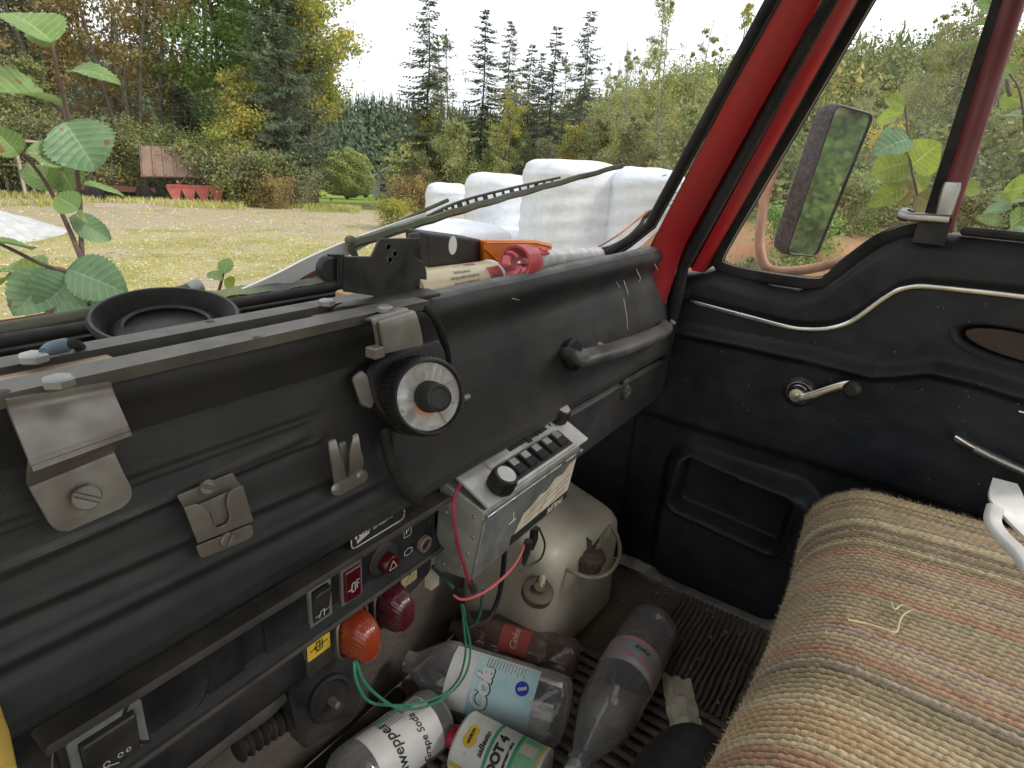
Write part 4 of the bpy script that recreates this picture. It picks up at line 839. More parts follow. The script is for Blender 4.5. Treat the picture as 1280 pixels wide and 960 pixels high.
def door_x(y, z):
    t = dtop(y); d = 0
    z1 = ry(R1, y); z2 = ry(R2, y)
    up = sm(z1 - .012, z1 + .006, z)                       # upper moulding stands proud
    rounding = math.sqrt(max(0, 1 - max(0, 1 - (t - z) / .035) ** 2)) if t - z < .035 else 1
    zc = dc(y); d += up * (.006 + .020 * sm(z1 + .03, z1 - .002, z) ** 1.0)
    d += .016 * sm(zc - .005, zc + .02, z) * rounding
    d += -.022 * (1 - rounding)
    d += .010 * sm(z2 - .004, z2 + .02, z) * (1 - up)        # middle field stands over the lower one
    # pocket box with an open recess
    ob = rrd(y, z, .216, -.76, .31, .33, .05); d += .045 * sm(.018, -.016, ob)
    ib = rrd(y - (z + .67) * -.08, z - (y - .22) * .08, .222, -.672, .235, .128, .018); d -= .05 * sm(.004, -.008, ib)
    lip = abs(ib - .008); d += .005 * sm(.010, 0, lip)
    # door handle dish
    e = math.hypot((y - (-.150)) / .085, (z - (-.238) - (y + .150) * .10) / .026); d -= .030 * sm(1.05, .7, e)
    # slump of the vinyl at the mirror corner
    d += .003 * noise.noise(V((y * 9, z * 9, 0))) + .0012 * noise.noise(V((y * 30, z * 30, 4)))
    return XW - d
CH = [PX(a, b, XW - .012) for a, b in ((862, 377), (935, 396), (985, 409), (1010, 412), (1035, 411), (1060, 404), (1080, 391), (1100, 376), (1122, 363), (1150, 358), (1210, 363), (1280, 371), (1400, 386))]
def dc(y): return lerp([p.y for p in CH[::-1]], [p.z for p in CH[::-1]], y)
g = G()
def df(u, v):
    y = .47 - 1.07 * u; t = dtop(y); z = t + (FZ + .0 - t) * v ** 1.15; return V((door_x(y, z) + (.02 if v == 0 else 0), y, z))
g.grid(df, 330, 260); obj('door_lining', g, M_door, door, ang=80)
g = G(); g.grid(lambda u, v: V((XW + .012 + .05 * v, .47 - 1.07 * u, dtop(.47 - 1.07 * u) - .004 - .01 * v)), 120, 3); obj('door_capping', g, M_blkr, door)
cs = spl([V((door_x(p.y, p.z) - .002, p.y, p.z)) for p in CH], 8)
g = G(); g.sweep(cs, rrect(.009, .005, .002, 2), (-1, 0, 0)); obj('chrome_strip', g, M_chrome, door)
for (a, b) in ((856, 365),):
    p = PX(a, b, XW - .012); g = G(); g.lathe([(0, .006), (.005, .0055), (.008, .002), (.0085, -.002)], frame((door_x(p.y, p.z), p.y, p.z), (-1, 0, 0)), 14); obj('screw', g, M_blk, door)
    g = G(); g.lathe([(0, .003), (.013, .002), (.015, -.002)], frame((door_x(p.y, p.z) , p.y, p.z), (-1, 0, 0)), 18); obj('screw_washer', g, M_blk, door)
# seal round the door window + red frame
XG = XW + .006
gl = [PX(a, b, XG) for a, b in ((1110, -40), (1085, 0), (1000, 146), (940, 248), (912, 296), (899, 322), (903, 333), (925, 340), (975, 349), (1020, 354), (1038, 348), (1052, 335), (1075, 317), (1100, 300), (1128, 289), (1150, 285))]
g = G(); g.sweep(spl(gl, 5), rrect(.024, .016, .006), (-1, 0, 0)); obj('window_seal', g, M_blkr, door)
g = G(); g.sweep([p + V((-.006, 0, 0)) for p in spl([q + V((0, -.010, 0)) if i < 6 else q + V((0, 0, .010)) for i, q in enumerate(gl)], 5)], rrect(.003, .002, .0008, 2), (-1, 0, 0)); obj('seal_edge', g, mat('grey_edge', (.30, .29, .27), bump=0, dust=(.5, .45, .4), dfac=.5), door)
g = G(); g.grid(lambda u, v: V((XG + .004, .40 - .42 * u - .20 * v * (1 - u), -.225 + .54 * v)), 30, 20)
# clip the pane to the opening: quads whose centre lies outside are dropped
def pane(g, inside):
    g.f = [f for f in g.f if inside(sum((g.v[i] for i in f), V()) / 4)]
obj('window_glass', g, M_side, door)
g = G(); fr = [V(p) for p in P3]
g.grid(lambda u, v: band(P3, [PX(a, b, XG - .004) for a, b in [(896 + (1078 - 896) * k / 13 * 1.06, 330 - 330 * k / 13 * 1.06) for k in range(14)]], -.004, nb_)(u, v), 6, 20); obj('window_frame', g, M_blkr, door)
g = G(); g.grid(band([a + V((.002, 0, 0)) for a in P2], [a + V((0, 0, 0)) for a in P3], .004, nb_), 6, 20); obj('frame_paint', g, M_red, door)
# division post, vent window
post = [PX(1150, 300, 1.245), PX(1200, 142, 1.245), PX(1247, 0, 1.245), PX(1262, -45, 1.245)]
tA = V((1.245, .040, -.085)); 
def postline(px0, py0, px1, py1, x): a = PX(px0, py0, x); b = PX(px1, py1, x); d = b - a; return [a - d * .0, a + d * .5, b, b + d * .2]
g = G(); A = postline(1148, 290, 1240, 0, 1.246); B = postline(1166, 290, 1256, 0, 1.240)
def solidband(A, B, th, nu=2):
    g = G(); m = len(A)
    for k in range(m):
        for q, o in ((A[k], 0), (B[k], 0), (B[k], th), (A[k], th)): g.v.append(V(q) + V((o, 0, 0)))
    for k in range(m - 1):
        for i in range(4):
            j = (i + 1) % 4; g.f.append((k * 4 + i, k * 4 + j, k * 4 + 4 + j, k * 4 + 4 + i))
    g.f.append((3, 2, 1, 0)); e = (m - 1) * 4; g.f.append((e, e + 1, e + 2, e + 3)); return g
obj('division_post', solidband(A, B, .03), M_blkr, door)
A2 = postline(1167, 290, 1257, 0, 1.238); B2 = postline(1186, 290, 1279, 0, 1.238)
g = G(); g.tube([a.lerp(b, .5) + V((.008, 0, 0)) for a, b in zip(A2, B2)], .0155, 12); obj('vent_frame', g, M_redd, door)
A3 = postline(1180, 285, 1279, -18, 1.25); 
g = G(); g.tube([p + V((0, -.003, 0)) for p in A3], .0035, 6); obj('vent_edge', g, M_steel, door)
vg = [PX(1192, 285, 1.262), PX(1272, 30, 1.262)]
g = G(); g.grid(lambda u, v: V((1.262, .015 - .6 * u, -.08 + .40 * v)), 4, 4); obj('vent_glass', g, M_vent, door)
g = G(); g.box((1.258, -.31, -.068), (.02, .56, .014), None, .004); obj('vent_seal', g, M_blkr, door)
# latch
lt = G(); q0 = PX(1180, 268, 1.214); q1 = PX(1191, 228, 1.214)
lt.sweep([q0, q0.lerp(q1, .4), q0.lerp(q1, .8), q1], rrect(.024, .010, .0045), (-1, .2, 0), scale=[.9, 1, 1.05, .92])
lt.sweep(spl([PX(1186, 274, 1.212), PX(1160, 272, 1.208), PX(1135, 271, 1.208), PX(1124, 268, 1.212)], 5), rrect(.014, .009, .004), (-1, .2, 0))
obj('vent_latch', lt, M_worn, door)
g = G(); p = PX(1131, 268, 1.225); g.lathe([(0, .008), (.008, .008), (.011, .004), (.011, -.008)], frame(p, (-1, .3, .1)), 18); obj('latch_pivot', g, M_worn, door)
g = G(); p = PX(1165, 288, 1.228); g.box(tuple(p), (.012, .045, .05), None, .004); obj('latch_bracket', g, M_blk, door)
# window crank
wc = PX(998, 491, XW - .02); wxp = door_x(wc.y, wc.z)
g = G(); g.lathe([(0, .012), (.016, .012), (.018, .009), (.027, .007), (.031, .003), (.031, -.003)], frame((wxp, wc.y, wc.z), (-1, 0, 0)), 32); cb = obj('crank_base', g, M_blk, door)
g = G(); g.lathe([(0, .022), (.013, .021), (.017, .015), (.0175, .0), ], frame((wxp - .010, wc.y, wc.z), (-1, 0, 0)), 24); g.lathe([(.0195, .0), (.0235, .004), (.026, .0)], frame((wxp - .009, wc.y, wc.z), (-1, 0, 0)), 32); obj('crank_hub', g, M_chrome, door)
tip = PX(1070, 487, wxp - .045); g = G()
g.sweep(spl([V((wxp - .024, wc.y, wc.z)), V((wxp - .027, wc.y - .018, wc.z + .002)), V((wxp - .028, tip.y + .02, tip.z - .001)), V((wxp - .026, tip.y, tip.z))], 5), rrect(.018, .011, .0045), (-1, 0, 0), scale=[1.15] * 4 + [1] * 12); ca = obj('crank_arm', g, M_chrome, door)
g = G(); g.lathe([(0, .033), (.010, .033), (.0155, .027), (.016, .019), (.012, .008), (.009, .0)], frame((wxp - .026, tip.y, tip.z), (-1, .25, 0)), 24); obj('crank_knob', g, M_blk, door)
# pull handle and door handle dish
a = PX(1203, 551, XW - .035); g = G(); g.sweep(spl([a + V((.035, .004, .0)), a, a + V((-.004, -.04, -.012)), a + V((-.004, -.12, -.030)), a + V((.0, -.24, -.050)), a + V((.035, -.26, -.05))], 6), rrect(.020, .015, .006), (0, .3, 1)); obj('pull_handle', g, M_worn, door)
g = G(); g.sweep([a + V((.004, .006, .002)), a + V((-.003, -.002, .0)), a + V((-.005, -.018, -.005))], rrect(.021, .017, .006), (0, .3, 1)); obj('handle_cap', g, M_chrome, door)
g = G(); p = PX(1240, 413, XW + .004)
g.slab([(.085 * math.cos(t) , .022 * math.sin(t)) for t in [2 * PI * k / 28 for k in range(28)]], .006, frame(V((XW + .004, -.165, -.238)), (-1, 0, 0), (0, -1, -.10))); obj('dish_plate', g, M_wooddk, door)
g = G(); g.tube([V((XW - .022 , -.150 + .088 * math.cos(t), -.240 + .028 * math.sin(t) + .0088 * math.cos(t))) for t in [PI + PI * k / 20 for k in range(21)]], .0035, 6); obj('dish_rim', g, M_blk, door)
g = G(); a = PX(1273, 514, XW - .012); g.sweep([a, a + V((0, -.05, -.004))], rrect(.005, .004, .0015, 2), (-1, 0, 0)); obj('lower_chrome_strip', g, M_chrome, door)
g = G(); rr = random.Random(31)
for k in range(90):
    y = rr.uniform(-.2, .42); z = rr.uniform(-.80, -.16)
    if z > dtop(y) - .02: continue
    s_ = rr.uniform(.0004, .0010); g.slab([(s_ * rr.uniform(.5, 2.2) * math.cos(b), s_ * math.sin(b)) for b in (0, 1.5, 3.1, 4.6)], .0004, frame((door_x(y, z) - .0002, y, z), (-1, 0, 0), (0, 1, rr.uniform(-2, 2))), 0)
obj('dust_flecks', g, mat('pale_flecks', (.40, .38, .35), (.2, .19, .18), .9, ns=60, bump=0), door, kind='stuff')
# ------------------------------------------------------------------ dashboard
dash = thing('dashboard', 'black vinyl dashboard with padded top roll, dusty and scratched', 'dashboard', (.4, .45, -.4))
PR = [(.625, -.205), (.475, -.205), (.466, -.195), (.463, -.160), (.458, -.152), (.450, -.1485), (.441, -.150), (.433, -.156), (.4285, -.165), (.4285, -.173), (.434, -.183), (.4405, -.194), (.4425, -.204), (.4405, -.213), (.436, -.222)]
FACE = [(.436, -.222), (.430, -.238), (.420, -.270), (.411, -.305), (.404, -.338), (.400, -.356), (.4005, -.366), (.407, -.374), (.42, -.378)]
def resamp(P, n):
    P = [V((a, b, 0)) for a, b in P]; d = [0]
    for i in range(1, len(P)): d.append(d[-1] + (P[i] - P[i - 1]).length)
    return [(float(np.interp(d[-1] * k / n, d, [p.x for p in P])), float(np.interp(d[-1] * k / n, d, [p.y for p in P]))) for k in range(n + 1)]
PRF = resamp(PR, 46) + resamp(FACE, 120)[1:]
def groove(x, z):
    d = 0
    # pressed ribs of the left half: two steps running the length, and a forked rib ending near the clip
    def rib(z0, slope, x1, w, a):
        zz = z0 + slope * (x - .1); k = sm(x1, x1 - .03, x); return .55 * a * math.exp(-((z - zz) / w) ** 2) * k
    d += rib(-.232, 0, .345, .0045, .0035) - rib(-.241, 0, .35, .006, .004)
    d += rib(-.262, .05, .325, .004, .004) - rib(-.270, .04, .33, .005, .0045)
    d += rib(-.290, -.03, .37, .004, .0038) - rib(-.298, -.03, .37, .0055, .005)
    d += rib(-.318, -.02, .40, .004, .0032) - rib(-.327, -.02, .40, .006, .0045)
    # forked tip
    r = rrd(x, z, .18, -.250, .30, .020, .010); d += .0018 * sm(.004, 0, abs(r))
    return d
g = G(); nx = 300
def dashf(u, v):
    x = -.5 + 1.755 * u; i = v * (len(PRF) - 1); k = min(int(i), len(PRF) - 2); f_ = i - k
    y = PRF[k][0] * (1 - f_) + PRF[k + 1][0] * f_; z = PRF[k][1] * (1 - f_) + PRF[k + 1][1] * f_
    if z > -.2 and y > .436 and x < .50: z = z + (-.206 - z) * sm(.475, .462, x) * sm(.436, .442, y)
    if z < -.20 and y < .46: y -= groove(x, z)
    e = sm(1.19, 1.255, x)
    y += .05 * e * e; z -= .014 * e * e if z > -.2 else 0
    y += .0016 * noise.noise(V((x * 8, z * 9, 1))) ; z += .0012 * noise.noise(V((x * 11, y * 9, 6)))
    return V((x, y, z))
g.grid(dashf, nx, len(PRF)); obj('dash_pad', g, M_dash, dash, ang=70)
# under edge, recess and glovebox
g = G(); g.grid(lambda u, v: V((-.5 + 1.75 * u, .42 + .02 * math.sin(v * 3.0), -.376 - .10 * v)), 60, 8); obj('lower_dash', g, M_panel, dash)
gl_ = [PY(a, b, .405) for a, b in ((700, 534), (836, 447), (832, 492), (800, 545), (730, 605))]
xs0, xs1 = .72, 1.235
g = G(); g.slab(rpoly([(xs0, -.384), (xs1, -.388), (xs1, -.452), (xs1 - .04, -.476), (xs0 + .03, -.482), (xs0, -.47)], .02), .014, frame((0, .422, 0), (0, -1, 0), (1, 0, 0)), .003); obj('glovebox_lid', g, M_dash, dash)
g = G(); g.sweep([V((x, .4065, -.3845 - .004 * sm(.7, 1.2, x))) for x in np.linspace(.74, 1.22, 12)], rrect(.0022, .002, .0008, 1), (0, -1, 0)); obj('lid_edge', g, M_ledge, dash)
p = PY(783, 486, .406); g = G(); g.lathe([(0, -.001), (.010, -.001), (.0105, .002), (.015, .005), (.019, .004), (.021, -.002)], frame(p, (0, -1, 0)), 28); lk = obj('glovebox_lock', g, M_rail, dash)
g = G(); g.lathe([(0, .003), (.0082, .003), (.0090, 0)], frame(p + V((0, -.001, 0)), (0, -1, 0)), 18); g.box((0, 0, .003), (.0016, .009, .002), frame(p + V((0, -.002, 0)), (0, -1, 0)), .0003); obj('lock_barrel', g, M_steel, dash)
g = G(); g.grid(lambda u, v: V((.60 + .66 * u, .45 + .18 * v, -.47 - .02 * v)), 6, 4); obj('dash_underside', g, M_door, dash)
# grab handle
a = PY(720, 444, .405); b = PY(829, 408, .425)
g = G(); hp = [a + V((0, .02, -.0)), a + V((.004, -.022, .0)), a + V((.03, -.043, -.003)), a.lerp(b, .4) + V((0, -.060, -.008)), a.lerp(b, .75) + V((0, -.062, -.006)), b + V((-.02, -.05, -.0)), b + V((.0, -.03, .0)), b + V((.004, .02, .0))]
hp = [a + V((0, .02, 0)), PY(721, 447, .385), PY(732, 447, .368), PY(765, 439, .362), PY(800, 427, .362), PY(822, 417, .368), PY(831, 411, .385), PY(832, 404, .43)]
g.sweep(spl(hp, 8), rrect(.029, .020, .009), (0, -.5, 1)); gh = obj('grab_handle', g, mat('worn_grip', (.035, .035, .037), (.06, .058, .056), .32, .5, ns=18, bump=.08, spec=.6, dust=(.3, .28, .25), dfac=.3, dscale=14), dash)
for q in (a, b):
    g = G(); g.lathe([(.0, .006), (.021, .006), (.025, .002), (.025, -.004)], frame(q + V((0, .004, 0)), (0, -1, .25)), 22); obj('handle_boss', g, M_blk, dash)
for (q, s) in ((a.lerp(b, .06), 1), (a.lerp(b, .92), 1)): g = G(); g.lathe([(0, .004), (.006, .003), (.007, 0)], frame(q + V((0, -.028, .018)), (0, -.5, 1)), 12); obj('handle_screw', g, M_steel, dash)
g = G()   # plaster streaks and scratches across the pad at the passenger end
for pts, w_ in (([(779, 350), (785, 368), (779, 372), (783, 396), (784, 412)], .0016), ([(818, 330), (828, 343)], .0025), ([(795, 336), (800, 348), (799, 352)], .0022), ([(830, 328), (826, 338), (829, 350)], .002), ([(770, 352), (774, 361)], .0016), ([(835, 330), (838, 345)], .0018), ([(640, 372), (648, 376)], .003)):
    pp = []
    for (a_, b_) in pts:
        best = None
        for k in range(len(PRF)):
            y, z = PRF[k]
            if y > .46: continue
            q = PY(a_, b_, y); e = abs(q.z - z)
            if q.x < 1.2 and (best is None or e < best[0]): best = (e, V((q.x, y - .0006, z)))
        pp.append(best[1])
    n0 = len(g.v); g.strip(pp, V((w_, 0, .0003)), .0008)
obj('paint_scratches', g, mat('scratch_white', (.5, .5, .48), (.3, .3, .29), .8, ns=200, bump=0), dash)

# ------------------------------------------------------------------ switch panel
pan = thing('switch_panel', 'dark switch panel strip with dusty ledges along the lower dash edge', 'switch panel', (.3, .43, -.44))
YP = .43
g = G(); g.slab(rpoly([(.088, -.409), (.503, -.409), (.500, -.474), (.088, -.474)], .008), .014, frame((0, YP + .014, 0), (0, -1, 0), (1, 0, 0)), .002); obj('panel_face', g, M_panel, pan)
g = G(); g.box((.292, .424, -.4035), (.428, .03, .0085), None, .002); obj('upper_ledge', g, M_ledge, pan)
g = G(); g.box((.292, .426, -.4785), (.424, .018, .006), None, .002); obj('lower_ledge', g, M_ledge, pan)
g = G(); g.sweep([V((.086, .4285, -.474)), V((.082, .4285, -.44)), V((.088, .4285, -.4105)), V((.30, .4285, -.4105)), V((.503, .4285, -.4105))], rrect(.0016, .0012, .0005, 1), (0, -1, 0)); obj('panel_piping', g, M_steel, pan)
FP = lambda p, off=0: frame(V((p.x, YP - off, p.z)), (0, -1, 0), (1, 0, 0))
def rocker(px, py, w_, h_, m, tilt, name, lbl, proud=.004):
    p = PY(px, py, YP); M0 = FP(p); g = G()
    o_ = rrect(w_, h_, .003); i_ = rrect(w_ * .76, h_ * .80, .002); n = len(o_); b = len(g.v)
    for pl, z in ((o_, 0), (o_, .0035), (i_, .0035), (i_, .0)):
        for q in pl: g.v.append(M0 @ V((q[0], q[1], z)))
    for k in range(3):
        for i in range(n): j = (i + 1) % n; g.f.append((k * n + i, k * n + j, (k + 1) * n + j, (k + 1) * n + i))
    sw = obj(name, g, M_zinc if m is M_blk else M_steel, pan, label=lbl)
    g = G(); g.slab(rrect(w_ * .74, h_ * .78, .002), .008, M0 @ Matrix.Rotation(tilt, 4, 'X') @ Matrix.Translation((0, 0, proud - .005)), .0015); bt = obj('rocker_button', g, m, sw); return p, M0 @ Matrix.Rotation(tilt, 4, 'X') @ Matrix.Translation((0, 0, proud + .0035)), sw
def marks(M, parts, m, parent, name='printed_symbol', w_=.0009):
    g = G()
    for pl in parts: 
        pts = [M @ V((x, y, .0002)) for x, y in pl]; g.strip(pts, (M.to_3x3() @ V((0, 0, 1))) .cross((pts[-1] - pts[0]).normalized() if (pts[-1] - pts[0]).length > 1e-6 else V((1, 0, 0))) * w_, .0003)
    return g
def stroke(g, M, pl, w_=.0010, close=False):
    pl = list(pl) + ([pl[0]] if close else [])
    for a_, b_ in zip(pl[:-1], pl[1:]):
        d = V(b_) - V(a_); 
        if d.length < 1e-7: continue
        nn = V((-d.y, d.x)).normalized() * w_ / 2; e = d.normalized() * w_ * .4
        g.add([M @ V((*(V(a_) - nn - e), .0003)), M @ V((*(V(b_) - nn + e), .0003)), M @ V((*(V(b_) + nn + e), .0003)), M @ V((*(V(a_) + nn - e), .0003))], [(0, 1, 2, 3)])
p, MM, sw = rocker(398, 752, .028, .052, M_blk, .22, 'rocker_switch', 'black rocker in a bright frame')
g = G(); stroke(g, MM, [(-.008, -.011), (-.003, -.011)]); stroke(g, MM, [(-.003, -.016), (-.002, -.006), (.002, -.005), (.003, -.016)]); stroke(g, MM, [(.003, -.010), (.008, -.008)]); obj('printed_symbol', g, M_inkw, sw)
p, MM, sw = rocker(437, 727, .029, .050, M_swred, 0, 'rocker_switch', 'dark red button in a grey frame')
g = G(); stroke(g, MM, [(-.009, -.004), (-.004, -.004)]); stroke(g, MM, [(-.004, -.008), (-.003, .003), (.001, .003), (.001, -.008)], close=True); stroke(g, MM, [(.0035, -.006), (.0035, .004), (.0065, .004)]); stroke(g, MM, [(.0035, -.001), (.0065, -.001)]); obj('printed_symbol', g, M_inkw, sw)
p, MM, sw = rocker(136, 930, .052, .055, M_blk, .12, 'rocker_switch', 'wide black lighter rocker in a worn brass coloured frame')
g = G()
for cx_, s_ in ((-.006, 1), (.004, .8), (.010, .7)):
    stroke(g, MM, [(cx_ + .0022 * s_ * math.cos(t), -.010 + .003 * s_ * math.sin(t)) for t in np.linspace(0, 5.5, 9)], .0008)
stroke(g, MM, [(-.012, -.016), (-.004, -.014), (.002, -.017)], .0008); obj('printed_symbol', g, M_inkw, sw)
def puck(px, py, r, prof, m, name, parent=None, lbl=None, seg=28, y=YP):
    p = PY(px, py, y); g = G(); g.lathe(prof, frame(V((p.x, y, p.z)), (0, -1, 0), (1, 0, 0)), seg); return obj(name, g, m, parent or pan, label=lbl), frame(V((p.x, y, p.z)), (0, -1, 0), (1, 0, 0))
k, Mk = puck(478, 699, .02, [(.010, .001), (.012, .004), (.019, .004), (.022, .002), (.022, -.002)], M_blk, 'hazard_button_collar')
k, Mk = puck(482, 701, .01, [(0, .012), (.0095, .012), (.0115, .010), (.012, 0)], M_swred, 'hazard_button', lbl='round red hazard button')
g = G(); tri = [(-.006, -.0045), (.006, -.0045), (0, .006)]; stroke(g, Mk @ Matrix.Translation((0, 0, .0122)), tri, .0009, True); obj('printed_symbol', g, M_inkw, k)
k, Mk = puck(529, 679, .01, [(.0072, .002), (.0078, .006), (.0105, .005), (.0115, 0)], M_steel, 'warning_lamp', lbl='small round red lamp in a steel ring')
g = G(); g.lathe([(0, .005), (.005, .0045), (.0075, .002)], Mk, 20); obj('lens', g, M_swred, k)
k, Mk = puck(533, 652, .01, [(0, -.001), (.006, -.001), (.007, .001), (.009, .001), (.0095, -.002)], M_blk, 'empty_lamp_hole')
k, Mk = puck(207, 872, .03, [(0, .002), (.031, .002), (.034, .0045), (.0375, .003), (.038, -.002)], M_panel, 'round_blank', seg=40)
for (a_, b_) in ((280, 828), (350, 780)):
    p = PY(a_, b_, YP); g = G(); g.slab(rrect(.036, .05, .003), .002, FP(p), .0006); obj('square_blank', g, M_panel, pan)
for (a_, b_) in ((171, 867), (193, 917)):
    k, Mk = puck(a_, b_, .005, [(0, .0025), (.0045, .002), (.0055, 0)], M_blk, 'panel_screw', seg=14)
p = PY(509, 664, YP); g = G(); M0 = FP(p, .0004); text_g('P', .012, fn=lambda u, v: M0 @ V((u, v, 0)), g=g); stroke(g, M0, rrect(.012, .014, .002, 2), .0008, True); obj('parking_symbol', g, M_inkw, pan)
p = PY(510, 689, YP); g = G(); M0 = FP(p, .0004); stroke(g, M0, [(.006 * math.cos(t), .0045 * math.sin(t)) for t in np.linspace(.6, 2.6, 6)], .0009); stroke(g, M0, [(.006 * math.cos(t), .0045 * math.sin(t)) for t in np.linspace(3.7, 5.8, 6)], .0009); stroke(g, M0, [(-.0065, -.003), (-.0065, .003)], .0009); stroke(g, M0, [(.0065, -.003), (.0065, .003)], .0009); obj('brake_symbol', g, M_inkw, pan)
# maker's sticker half hidden behind the ledge
S0 = [PY(a_, b_, .423) for a_, b_ in ((437, 682), (436, 668), (452, 650), (501, 616), (503, 634))]
st = thing('sticker', 'black white edged maker\'s sticker tucked behind the panel ledge', 'sticker', S0[0])
M0 = frame((0, .4215, 0), (0, -1, 0), (1, 0, 0)); ol = [(q.x, q.z) for q in S0] + [(S0[4].x, -.398), (S0[0].x, -.398)]
g = G(); g.slab(rpoly([(q.x, q.z) for q in S0[1:]] + [(S0[4].x, -.3985), (S0[0].x, -.3985)], .006), .0012, M0, .0003); obj('sticker_sheet', g, M_ink, st)
M1 = M0 @ Matrix.Translation((0, 0, .0014)); g = G(); stroke(g, M1, rpoly([(q.x, q.z) for q in S0[1:]] + [(S0[4].x, -.3985), (S0[0].x, -.3985)], .006), .0016, True)
cen = V((sum(q.x for q in S0) / 5, sum(q.z for q in S0) / 5)); sl_ = .12
Mt = M1 @ Matrix.Translation((cen.x, cen.y, 0)) @ Matrix.Rotation(.12, 4, 'Z')
text_g('VBG', .0125, bold=.0003, fn=lambda u, v: Mt @ V((u - .020, v - .003, 0)), g=g); text_g('Bruksanvisning', .007, fn=lambda u, v: Mt @ V((u - .006, v + .007, 0)), g=g); text_g('för koppling', .006, fn=lambda u, v: Mt @ V((u + .010, v - .0085, 0)), g=g)
obj('sticker_print', g, M_inkw, st)
g = G(); g.add([Mt @ V(q) for q in ((-.004, -.004, 0), (.024, .002, 0), (.024, .008, 0), (-.004, .002, 0))], [(0, 1, 2, 3)]); g.add([Mt @ V(q) for q in ((.014, -.006, .0001), (.032, -.002, .0001), (.032, .003, .0001), (.014, -.001, .0001))], [(0, 1, 2, 3)]); g.add([Mt @ V(q) for q in ((-.028, -.013, 0), (-.010, -.010, 0), (-.010, -.005, 0), (-.028, -.0085, 0))], [(0, 1, 2, 3)]); obj('torn_paper', g, M_paper, st)
# indicator strip with two bulbous warning lamps
ind = thing('lamp_strip', 'narrow plate under the switch panel carrying two yellow symbol plates', 'lamp strip', (.42, .43, -.5))
a0 = PY(382, 815, .440); 
g = G(); g.slab(rpoly([(.300, -.484), (.505, -.484), (.500, -.522), (.44, -.540), (.305, -.545)], .006), .006, frame((0, .442, 0), (0, -1, 0), (1, 0, 0)), .001); obj('strip_plate', g, M_blkm, ind)
def yplate(px, py, w_, h_, m, y=.4355):
    p = PY(px, py, y); M0 = frame(V((p.x, y, p.z)), (0, -1, 0), (1, 0, 0)); g = G(); g.slab(rrect(w_, h_, .002), .001, M0, .0003); o = obj('symbol_plate', g, m, ind); return M0 @ Matrix.Translation((0, 0, .0011)), o
MM, o = yplate(398, 806, .030, .026, M_yel)
g = G(); stroke(g, MM, [(-.011, -.001), (.011, .001)], .0014); stroke(g, MM, [(-.005, -.006), (.001, -.006), (.001, .006), (-.004, .006)], .0014); stroke(g, MM, [(-.006, 0), (-.002, .005)], .0014); stroke(g, MM, [(-.006, 0), (-.002, -.005)], .0014); stroke(g, MM, [(.004, -.006), (.004, .006)], .0014); obj('printed_symbol', g, M_ink, o)
MM, o = yplate(511, 720, .028, .024, M_yelp)
g = G(); stroke(g, MM, [(-.006, -.006), (.003, .002), (-.001, .003), (.006, .008)], .0012); stroke(g, MM, [(.002, -.007), (.009, .000)], .0010); obj('printed_symbol', g, M_ink, o)
def bulb(px, py, m, label, seed):
    y = .425; p = PY(px, py, y); root = thing('warning_lamp', label, 'lamp', V((p.x, .436, p.z)), 'domed warning lamps under the switch panel')
    M0 = frame(V((p.x, .436, p.z)), (0, -1, .0), (1, 0, 0)); g = G(); g.slab(rrect(.046, .068, .018, 6), .007, M0, .0015); obj('lamp_base', g, M_blkm, root)
    g = G(); o_ = rrect(.043, .064, .018, 6); g.sweep([M0 @ V((q[0], q[1], .0085)) for q in o_ + o_[:1]], rrect(.003, .003, .001, 1), (0, -1, 0)); obj('lamp_rim', g, M_steel, root)
    g = G()
    def f(u, v):
        a = 2 * PI * u; t = v; r = math.cos(t * PI / 2) ** .55; h = .036 * math.sin(t * PI / 2) ** .85
        q = 1 / (abs(math.cos(a)) ** 3 + abs(math.sin(a)) ** 3) ** (1 / 3)
        fl = 1 + .018 * math.cos(a * 26) * (math.cos(t * PI / 2) > .2)
        return M0 @ V((.0185 * q * r * math.cos(a) * fl, .028 * q * r * math.sin(a) * fl - .006 * t * t, .008 + h))
    g.grid(f, 104, 20, closeu=True); obj('lens', g, m, root, ang=60); return root
bulb(443, 790, M_lenso, 'cracked orange domed lamp with green wires hanging from it', 1)
bulb(487, 755, M_lensr, 'dark red domed lamp right of the orange one', 2)
# pieces under the panel at the left
g = G(); g.grid(lambda u, v: V((-.1 + .44 * u, .452 - .016 * math.sin(v * PI) , -.484 - .075 * v)), 40, 10); obj('lower_cowling', g, M_panel, dash)
g = G(); g.grid(lambda u, v: V((-.2 + .72 * u, .470 + .17 * v, -.557 - .02 * v)), 20, 6); obj('cowling_underside', g, M_blkr, dash)
e = PY(414, 872, .47); t = thing('socket_box', 'black box with a round plug under the orange lamp', 'socket', e + V((0, .0, 0)))
M0 = frame(e + V((0, .03, 0)), (-.15, -1, .25), (1, 0, 0)); g = G(); g.slab(rpoly([(-.045, .045), (.04, .052), (.045, -.03), (.02, -.055), (-.045, -.045)], .010), .035, M0, .004); obj('box_body', g, M_blk, t)
g = G(); g.lathe([(0, .004), (.020, .004), (.024, .008), (.028, .006), (.029, 0)], M0 @ Matrix.Translation((0, 0, .034)), 28); obj('round_plug', g, M_blkr, t)
g = G(); g.lathe([(0, .016), (.004, .015), (.005, .0)], M0 @ Matrix.Translation((0, -.004, .038)), 14); obj('plug_pin', g, M_steel, t)
